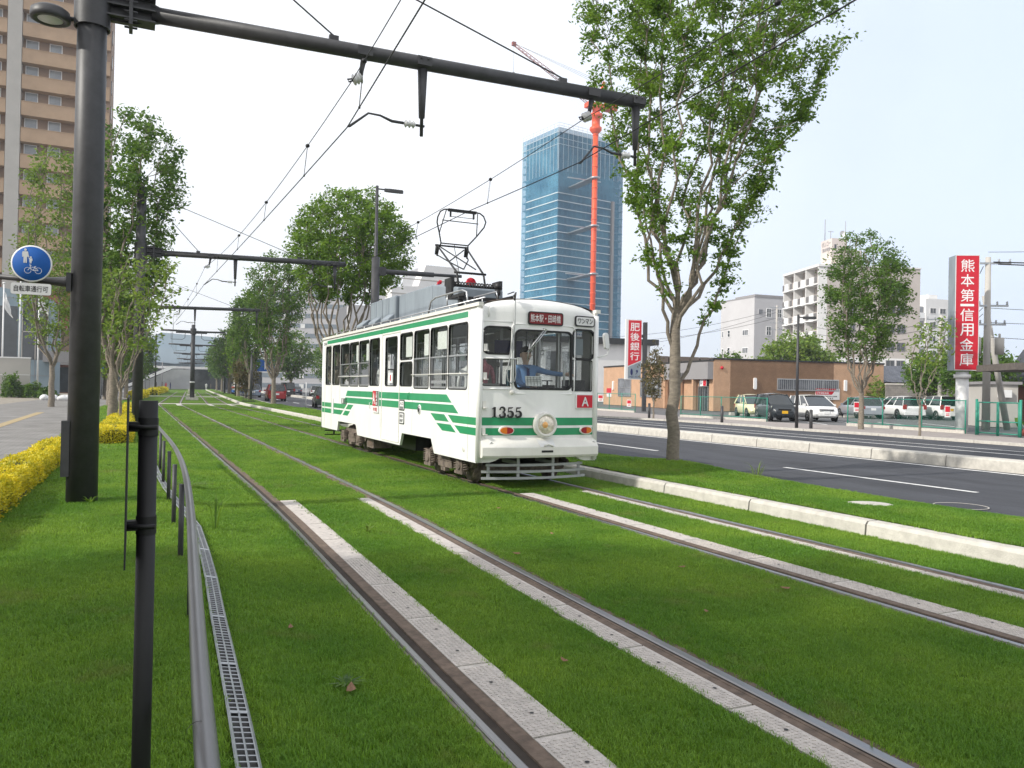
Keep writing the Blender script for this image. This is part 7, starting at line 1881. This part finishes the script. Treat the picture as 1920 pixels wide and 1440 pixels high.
# ------------------------------------------------------------------ cars
PAINT = {}
def paint(name, c, metal=.0): 
    if name not in PAINT: PAINT[name] = mat(name + '_car_paint', c, .3, metal=metal, var=.04, coat=.8, spec=.5)
    return PAINT[name]
def car(label, p, rz, L, Wd, H, pt, shape='hatch', plate='white', group='parked cars', face=1):
    """local +y is the nose"""
    t = thing('car', label, 'car', p, rz, group)
    hw = Wd / 2; zb = .22; belt = H * (.585 if shape != 'van' else .52)
    hood = {'hatch': .22, 'kei': .14, 'van': .10, 'sedan': .30, 'mpv': .18}[shape] * L
    tail = {'hatch': .02, 'kei': .01, 'van': .0, 'sedan': .22, 'mpv': .01}[shape] * L
    yF, yR = L / 2, -L / 2
    nose = belt * (.74 if shape in ('hatch', 'sedan', 'mpv') else .84)
    # lower body rings from tail to nose: (y, half width factor, bottom, top)
    st = [(yR, .80, zb + .16, belt * .80), (yR + .05, .90, zb + .06, belt * .94), (yR + .22, .97, zb, belt), (yR + L * .3, 1, zb - .03, belt), (0, 1, zb - .03, belt), (yF - hood - .15, .99, zb - .03, belt * .985),
          (yF - hood * .55, .97, zb - .02, belt * .5 + nose * .5 + .02), (yF - .3, .92, zb, nose), (yF - .07, .82, zb + .05, nose * .9), (yF, .70, zb + .12, nose * .72)]
    P = []
    for y, w_, a, b in st:
        w_ *= hw; ring_ = []
        for x, z in ((0, a), (.82, a), (.97, a + .1), (1.0, a + (b - a) * .45), (.985, a + (b - a) * .75), (.93, b - .015), (.86, b + .0), (.5, b + .012), (0, b + .018)): ring_.append((x * w_, y, z))
        P.append(ring_ + [(-x, y_, z) for x, y_, z in reversed(ring_[1:-1])] + [ring_[0]])
    m = MB(); m.grid(P, 0, True); m.add(P[0][:-1], [tuple(range(len(P[0]) - 1))]); m.add(P[-1][:-1], [tuple(range(len(P[0]) - 1))]); m.build('body', pt, t)
    # greenhouse
    y0, y1 = yR + tail + .06, yF - hood - .02
    r0 = yR + tail + {'hatch': .45, 'kei': .22, 'van': .12, 'sedan': .75, 'mpv': .32}[shape]; r1 = y1 - {'hatch': 1.15, 'kei': .8, 'van': .55, 'sedan': 1.05, 'mpv': 1.25}[shape]
    wb_, wt = hw * .93, hw * .72
    def gh(u, v):   # u along 0..1, v height 0..1
        ya = y0 + (y1 - y0) * u; yb = r0 + (r1 - r0) * u
        return ya + (yb - ya) * v, belt - .01 + (H - .05 - belt) * v, wb_ + (wt - wb_) * v
    m = MB(); P = []
    for u in (0, .33, .66, 1):
        row = []
        for v in (0, .5, .95): y, z, w_ = gh(u, v); row.append((w_ + .0, y, z))
        P.append(row)
    m.grid(P, 0, True); m.grid([[(-x, y, z) for x, y, z in r_] for r_ in P], 0, True)
    for u in (0, 1):
        rows = []
        for v in (0, .5, .95): y, z, w_ = gh(u, v); rows.append([(w_ * q, y + (1 if u else -1) * .07 * (1 - q * q), z) for q in (-1, -.5, 0, .5, 1)])
        m.grid(rows, 0, True)
    m.build('glass', 'cglass', t)
    m = MB(); rows = []
    for u in (-.03, .06, .3, .6, .9, 1.03):
        y, z, w_ = gh(u, .93); e = .06 * math.sin(math.pi * min(1, max(0, u))) 
        rows.append([(w_ * 1.03 * q, y, z + .02 + (e + .045) * (1 - q * q)) for q in (-1, -.9, -.5, 0, .5, .9, 1)])
    m.grid(rows, 0, True)
    for sx in (-1, 1):
        for u, wd in ((0, .09), (1, .06), (.36, .06), (.66, .06)) if shape in ('van', 'mpv') else ((0, .10), (1, .06), (.5, .06)):
            a = gh(u, -.02); b = gh(u, .97); m.bar((sx * (a[2] + .004), a[0], a[1]), (sx * (b[2] + .004), b[0], b[1]), .03, wd)
    m.build('roof', pt, t)
    # wheels
    rw0 = .29 if L < 4.6 else .32
    for y in (yF - L * .18, yR + L * .18):
        for sx in (-1, 1):
            m = MB(); m.lathe([(rw0 + .05, -.01), (rw0 + .05, .012), (0, .012)], 20, lambda a, b, z: (sx * (hw * .985 + z), y + a, rw0 + b + .01)); m.build('wheel_arch', 'black', t)
            m = MB(); m.lathe([(rw0 * .6, .03), (rw0 * .9, .05), (rw0, .03), (rw0, -.16), (rw0 * .6, -.17)], 20, lambda a, b, z: (sx * (hw * .95 + z), y + a, rw0 + b)); wh_ = m.build('wheel', 'black', t)
            m = MB(); m.lathe([(0, .045), (.05, .045), (.06, .03), (rw0 * .5, .03), (rw0 * .62, .048), (rw0 * .64, .02)], 20, lambda a, b, z: (sx * (hw * .95 + z), y + a, rw0 + b)); m.build('rim', 'steel', wh_)
    zl_ = nose * .74
    for sx in (-1, 1):
        m = MB(); m.prism([(.30, zl_ - .05), (.74, zl_ - .02), (.80, zl_ + .10), (.42, zl_ + .08)], lambda a, z, d: (sx * a * hw, yF - .03 - (abs(a) ** 3) * .30 + d, z), -.05, .035); m.build('headlight', 'lens', t)
        m = MB(); zt0 = belt * .72; m.box(min(sx * hw * .68, sx * hw * .93), max(sx * hw * .68, sx * hw * .93), yR - .01, yR + .14, zt0, zt0 + (.2 if shape not in ('van', 'mpv', 'kei') else .32)); m.build('tail_light', 'redlens', t)
        m = MB(); m.prism(rrect(.0, .2, .0, .14, .04), lambda a, z, d: (sx * (hw * .95 + a * .9), y1 - .35 + d, belt - .03 + z), -.04, .04); m.build('wing_mirror', pt, t)
    for y, s_ in ((yF, 1), (yR, -1)):
        m = MB(); zc = zb + .22 if s_ > 0 else belt * .62; m.box(-.17, .17, y - .02 if s_ > 0 else y - .015, y + .02 if s_ > 0 else y + .03, zc, zc + .165); m.build('number_plate', 'amberplate' if plate == 'yellow' else 'white', t)
    m = MB(); m.box(-hw * .5, hw * .5, yF - .06, yF + .006, zb + .42, zb + .50); m.box(-hw * .62, hw * .62, yF - .06, yF - .008, zb + .12, zb + .2); m.build('grille', 'black', t)
    m = MB(); m.box(-hw * .84, hw * .84, yR - .03, yR + .12, zb + .06, zb + .27); m.build('rear_bumper', pt, t)
    return t
M['amberplate'] = mat('yellow_number_plate', (.75, .42, .02), .5, var=0)
wh_p, sil, dk, yel = paint('white', (.78, .78, .78)), paint('silver', (.40, .41, .46), .5), paint('near_black_blue', (.012, .018, .024)), paint('pale_yellow', (.72, .70, .42))
# parked cars by the bank: rz turns the nose (+y); noses of the two nearest point toward the camera right
car('pale yellow small car parked nose to the bank wall, left of the dark one', (37.6, 41.6, 0), R(155), 3.6, 1.6, 1.52, yel, 'hatch', group='cars parked beside the bank')
car('dark kei car with yellow number plate parked before the bank', (34.4, 36.2, 0), R(155.6), 3.4, 1.47, 1.62, dk, 'kei', 'yellow', group='cars parked beside the bank')
car('white people carrier parked right of the dark kei car, nose to the road', (37.6, 36.4, 0), R(155), 4.5, 1.72, 1.56, wh_p, 'mpv', group='cars parked beside the bank')
car('silver hatchback parked behind the trunk of the full rounded tree', (47.1, 41.2, 0), R(-24), 4.3, 1.72, 1.52, sil, 'hatch', group='cars parked beside the bank')
car('white estate car parked right of the silver hatchback, tail to the road', (50.0, 40.3, 0), R(-24), 4.6, 1.74, 1.60, wh_p, 'mpv', group='cars parked beside the bank')
car('white kei car with yellow plate, rightmost in the car park', (51.6, 38.4, 0), R(-24), 3.4, 1.47, 1.68, wh_p, 'kei', 'yellow', group='cars parked beside the bank')
# traffic waiting beyond, tails toward the camera
red_p, grn, blu, blk = paint('red', (.36, .018, .022), .2), paint('dark_green', (.03, .045, .035), .2), paint('blue_grey', (.20, .25, .33), .4), paint('black', (.012, .012, .014))
G_T = 'cars queuing on the road beyond the tram'
car('red people carrier waiting on the road behind the slender tree', (12.4, 79.5, 0), R(-4), 4.4, 1.72, 1.66, red_p, 'mpv', group=G_T)
car('dark green hatchback half hidden by the rear of the tram', (12.4, 57.2, 0), R(-8), 4.0, 1.68, 1.55, grn, 'hatch', group=G_T)
car('blue-grey hatchback waiting left of the red people carrier', (13.2, 101.5, 0), R(-5), 4.0, 1.7, 1.6, blu, 'hatch', group=G_T)
car('tall black van waiting right of the red people carrier', (19.2, 113, 0), R(-5), 4.8, 1.85, 2.0, blk, 'van', group=G_T)
car('white car in the queue behind the black van', (24.5, 120, 0), R(-8), 4.2, 1.7, 1.55, wh_p, 'hatch', group=G_T)
car('dark blue sedan in the queue right of the black van', (24.6, 136, 0), R(-8), 4.4, 1.7, 1.45, paint('dark_blue', (.03, .05, .09), .3), 'sedan', group=G_T)
car('white sedan ahead of the red people carrier', (15.8, 122, 0), R(-5), 4.4, 1.7, 1.45, paint('white', (.78, .78, .78)), 'sedan', group=G_T)
bus = thing('bus', 'white bus with red and blue stripes waiting behind the thin trees', 'bus', (13.6, 117, 0), R(-4))
m = MB(); m.box(-1.15, 1.15, -4.5, 4.5, .35, 3.05); m.build('body', wh_p, bus, bevel=.12)
m = MB(); m.box(-1.0, 1.0, -4.56, -4.48, 1.75, 2.75); m.build('rear_window', 'cglass', bus)
m = MB(); [m.box(sx * 1.16 - .02, sx * 1.16 + .02, -4 + k * 1.6, -2.6 + k * 1.6, 1.6, 2.5) for k in range(5) for sx in (-1, 1)]; m.build('side_window', 'cglass', bus)
m = MB(); m.box(-1.17, 1.17, -4.53, 4.4, 1.0, 1.2); m.build('red_stripe', 'signred', bus); m = MB(); m.box(-1.18, 1.18, -4.54, 4.4, .45, .75); m.build('blue_stripe', 'blue', bus)
m = MB(); [m.box(-.8 + k * .4, -.65 + k * .4, -4.55, -4.5, 1.35, 1.5) for k in range(5)]; m.build('vent', 'black', bus)
for y in (-2.8, 2.9):
    for sx in (-1, 1): m = MB(); m.cyl((sx * .85, y, .45), (sx * 1.17, y, .45), .45, n=16); m.build('wheel', 'black', bus)

# ------------------------------------------------------------------ grass blades: one uncountable mass, instanced on scattered points
def grass():
    rg = np.random.default_rng(9)
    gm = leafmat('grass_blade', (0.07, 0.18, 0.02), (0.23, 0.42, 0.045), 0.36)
    t = gm.node_tree
    # broad patches of lusher and drier turf, by place
    ramp = [n for n in t.nodes if n.type == 'VALTORGB'][0]
    c = t.nodes.new('ShaderNodeNewGeometry'); n = t.nodes.new('ShaderNodeTexNoise'); n.inputs['Scale'].default_value = .8; n.inputs['Detail'].default_value = 4
    t.links.new(c.outputs['Position'], n.inputs['Vector'])
    r2 = t.nodes.new('ShaderNodeValToRGB'); r2.color_ramp.elements[0].position = .38; r2.color_ramp.elements[1].position = .68; r2.color_ramp.elements[0].color = (.72, .80, .7, 1); r2.color_ramp.elements[1].color = (1.35, 1.12, 1.1, 1)
    t.links.new(n.outputs['Fac'], r2.inputs['Fac'])
    mu = t.nodes.new('ShaderNodeMix'); mu.data_type = 'RGBA'; mu.blend_type = 'MULTIPLY'; mu.inputs[0].default_value = 1
    nd = t.nodes.new('ShaderNodeTexNoise'); nd.inputs['Scale'].default_value = 1.15; nd.inputs['Detail'].default_value = 5; nd.inputs['Roughness'].default_value = .7
    t.links.new(c.outputs['Position'], nd.inputs['Vector'])
    rd_ = t.nodes.new('ShaderNodeValToRGB'); rd_.color_ramp.elements[0].position = .57; rd_.color_ramp.elements[1].position = .74; rd_.color_ramp.elements[0].color = (0, 0, 0, 1); rd_.color_ramp.elements[1].color = (.5, .5, .5, 1)
    t.links.new(nd.outputs['Fac'], rd_.inputs['Fac'])
    md2 = t.nodes.new('ShaderNodeMix'); md2.data_type = 'RGBA'; md2.inputs[7].default_value = (.27, .235, .085, 1)
    t.links.new(rd_.outputs['Color'], md2.inputs[0])
    t.links.new(ramp.outputs['Color'], mu.inputs[6]); t.links.new(r2.outputs['Color'], mu.inputs[7])
    for l in list(t.links):
        if l.from_node == ramp and l.to_node.type in ('BSDF_PRINCIPLED', 'HUE_SAT'):
            s_ = l.to_socket; t.links.remove(l); t.links.new(md2.outputs[2], s_)
    t.links.new(mu.outputs[2], md2.inputs[6])
    M['grass'] = gm
    coll = bpy.data.collections.new('grass_tufts')
    for k in range(6):
        v = []; f = []
        nb = 30
        for b in range(nb):
            a = rg.random() * 6.28; rr = .045 * math.sqrt(rg.random()); x, y = rr * math.cos(a), rr * math.sin(a)
            h = .022 * (.5 + .9 * rg.random()); wd = .0012 + .0008 * rg.random(); la = rg.random() * 6.28; le = h * (.25 + .7 * rg.random())
            dx, dy = math.cos(la), math.sin(la); px, py = -dy * wd, dx * wd
            o = len(v)
            v += [(x - px, y - py, -.004), (x + px, y + py, -.004), (x + dx * le * .35 + px * .8, y + dy * le * .35 + py * .8, h * .6), (x + dx * le * .35 - px * .8, y + dy * le * .35 - py * .8, h * .6), (x + dx * le, y + dy * le, h * .95), (x + dx * le, y + dy * le, h * .96)]
            f += [(o, o + 1, o + 2, o + 3), (o + 3, o + 2, o + 4, o + 5)]
        me = bpy.data.meshes.new('grass_tuft'); me.from_pydata(v, [], f); me.materials.append(gm)
        coll.objects.link(bpy.data.objects.new('grass_tuft', me))
    pts = []; scl = []
    hx_, hy_ = _f.x, _f.y
    def fill(x0, x1, s0, s1, dens, zf, sc_):
        n = int((x1 - x0) * (s1 - s0) * dens)
        x = rg.uniform(x0, x1, n); s_ = rg.uniform(s0, s1, n)
        d = x * _f.x + s_ * _f.y; l = x * _r.x + s_ * _r.y
        ok = (d > .8) & (np.abs(l) < d * .70 + .6)
        dr = .19 * np.array([sm(1, 12, q) for q in s_])
        # keep clear of rails, slabs, grate, crossing
        for a, b, dd, e in ((1.37, 1.60, 1, 400), (2.76, 2.96, 1, 400), (1.585, 1.80, 1, 10.85), (2.595, 2.765, 1, 10.77), (4.92, 5.15, 0, 400), (6.28, 6.49, 0, 400), (5.14, 5.385, 0, 10.57), (6.155, 6.295, 0, 10.57)) + tuple((q - .05, q + .35, 0, -1) for q in (1.3, 2.75, 4.86, 6.25)):
            xx = x - dr * dd; ok &= ~((xx > a) & (xx < b) & ((s_ < e) if e > 0 else ((s_ > 58.9) & (s_ < 63.5))))
        gx = np.interp(s_, [g_[1] for g_ in GP], [g_[0] for g_ in GP]); ok &= ~((np.abs(x - gx) < .075) & (s_ < 17))
        ok &= ~(np.hypot(x - 8.35, s_ - 7.15) < .3)
        ok &= ~((s_ > 63.2) & (s_ < 65.4))
        x, s_ = x[ok], s_[ok]
        for a, b in zip(x, s_): pts.append((a, b, zf(a, b)) if b < S0 else W(a, b, zf(a, b)))
        scl.extend(sc_ * (.7 + .6 * rg.random(len(x))))
    for a, b, dens, s_ in ((1.5, 5, 1300, 1.0), (5, 8, 850, 1.15), (8, 12, 430, 1.4), (12, 18, 190, 1.8), (18, 28, 60, 2.5), (28, 58, 18, 3.6)):
        fill(-1.6 if a > 6 else -1.5, 7.25, a, b, dens, zl, s_)
        fill(7.48, 9.6, a, b, dens * .9, zs, s_ * 1.1)
    me = bpy.data.meshes.new('grass'); me.from_pydata(pts, [], [])
    at_ = me.attributes.new('tuft_scale', 'FLOAT', 'POINT'); at_.data.foreach_set('value', np.array(scl, dtype=np.float32))
    o = bpy.data.objects.new('grass', me); COL.objects.link(o); tag(o, 'short mown green grass covering the tramway lawn', 'grass', kind='stuff')
    ng = bpy.data.node_groups.new('grass_scatter', 'GeometryNodeTree')
    ng.interface.new_socket('Geometry', in_out='INPUT', socket_type='NodeSocketGeometry'); ng.interface.new_socket('Geometry', in_out='OUTPUT', socket_type='NodeSocketGeometry')
    A = ng.nodes.new; gi = A('NodeGroupInput'); go = A('NodeGroupOutput'); ip = A('GeometryNodeInstanceOnPoints'); ci = A('GeometryNodeCollectionInfo')
    ci.inputs['Collection'].default_value = coll; ci.inputs['Separate Children'].default_value = True; ci.inputs['Reset Children'].default_value = True
    ip.inputs['Pick Instance'].default_value = True
    rv = A('FunctionNodeRandomValue'); rv.data_type = 'FLOAT_VECTOR'; rv.inputs[0].default_value = (-.12, -.12, 0); rv.inputs[1].default_value = (.12, .12, 6.283)
    na = A('GeometryNodeInputNamedAttribute'); na.data_type = 'FLOAT'; na.inputs['Name'].default_value = 'tuft_scale'
    pw = A('ShaderNodeMath'); pw.operation = 'POWER'; pw.inputs[1].default_value = .3; cz = A('ShaderNodeCombineXYZ')
    Lk = ng.links.new
    Lk(gi.outputs[0], ip.inputs['Points']); Lk(ci.outputs[0], ip.inputs['Instance']); Lk(rv.outputs[0], ip.inputs['Rotation']); Lk(na.outputs['Attribute'], pw.inputs[0]); Lk(na.outputs['Attribute'], cz.inputs[0]); Lk(na.outputs['Attribute'], cz.inputs[1]); Lk(pw.outputs[0], cz.inputs[2]); Lk(cz.outputs[0], ip.inputs['Scale']); Lk(ip.outputs[0], go.inputs[0])
    md_ = o.modifiers.new('scatter', 'NODES'); md_.node_group = ng
    print('grass tufts', len(pts))
grass()
# a few weeds and dry leaves lying on the lawn
M['dryleaf'] = mat('dry_leaf', (.20, .11, .06), .8, var=.3, scale=30)
rg = random.Random(8)
for i, (x, y) in enumerate([(4.3, 5.6), (3.6, 4.4), (4.0, 7.4), (1.0, 3.9), (4.6, 4.7), (3.2, 6.6), (4.2, 9.2), (0.9, 5.0), (2.2, 3.9)]):
    m = MB(); s_ = .035 + .02 * rg.random(); a = rg.random() * 6.28
    q = Matrix.Rotation(a, 3, 'Z')
    pts_ = [(-1, 0, .2), (-.4, .42, .0), (.4, .36, .1), (1, 0, .35), (.4, -.36, .05), (-.4, -.42, .15)]
    m.add([tuple(q @ Vector((u * s_, v * s_, w_ * s_ + .028))) for u, v, w_ in pts_], [(0, 1, 2, 3), (0, 3, 4, 5)])
    o = m.build('fallen_leaf', 'dryleaf'); o.location = (x, y, zl(x, y)); tag(o, 'small dry brown leaf lying on the lawn', 'leaf', 'dry leaves on the lawn')
def weed(label, x, y, z, n, h, sp, leaf='leaf', seed=1, wd=.012):
    r_ = random.Random(seed); t = thing('weed', label, 'weed', (x, y, z)); m = MB()
    for k in range(n):
        a = r_.random() * 6.28; H_ = h * (.6 + .5 * r_.random()); d = Vector((math.cos(a), math.sin(a), 0)); e = Vector((-d.y, d.x, 0)) * wd
        b, c, f_ = d * sp * .1, d * sp * .45 + Vector((0, 0, H_ * .75)), d * sp * (1 + .3 * r_.random()) + Vector((0, 0, H_))
        m.add([b - e * .5, b + e * .5, c + e, c - e, f_], [(0, 1, 2, 3), (3, 2, 4)])
    m.build('blades', leaf, t)
weed('tall coarse weed tuft in the lawn right of the handrail', .78, 8.6, .06, 7, .34, .16, seed=3)
weed('sprawling weed with small leaves near the drain grate', 1.0, 4.0, .02, 26, .035, .09, 'leafd', 4, .007)
weed('small bright weed beside the nearer track', 2.25, 8.2, .0, 8, .09, .06, 'leafy', 5)
weed('thin straggly weed at the road edge right of the tall tree', 9.7, 10.6, .08, 14, .32, .3, 'leafy', 6, .006)
weed('weed sprouting at the foot of the near pole', -.42, 10.22, .15, 14, .09, .10, 'leaf', 7)
weed('patch of pale taller grass beside the handrail end', .72, 12.2, .06, 60, .07, .35, 'leafy', 8, .006)

# ------------------------------------------------------------------ thin summer haze
hm = bpy.data.materials.new('haze'); hm.use_nodes = True
ht = hm.node_tree; ht.nodes.clear()
ho_ = ht.nodes.new('ShaderNodeOutputMaterial'); pv = ht.nodes.new('ShaderNodeVolumePrincipled')
pv.inputs['Color'].default_value = (.86, .92, 1, 1); pv.inputs['Density'].default_value = .0005; pv.inputs['Anisotropy'].default_value = .2
ht.links.new(pv.outputs[0], ho_.inputs['Volume'])
M['haze'] = hm
hz = MB().box(-420, 800, -60, 1000, -3.5, 112).build('haze', 'haze'); hz['kind'] = 'stuff'; hz['label'] = 'thin pale summer haze in the air'
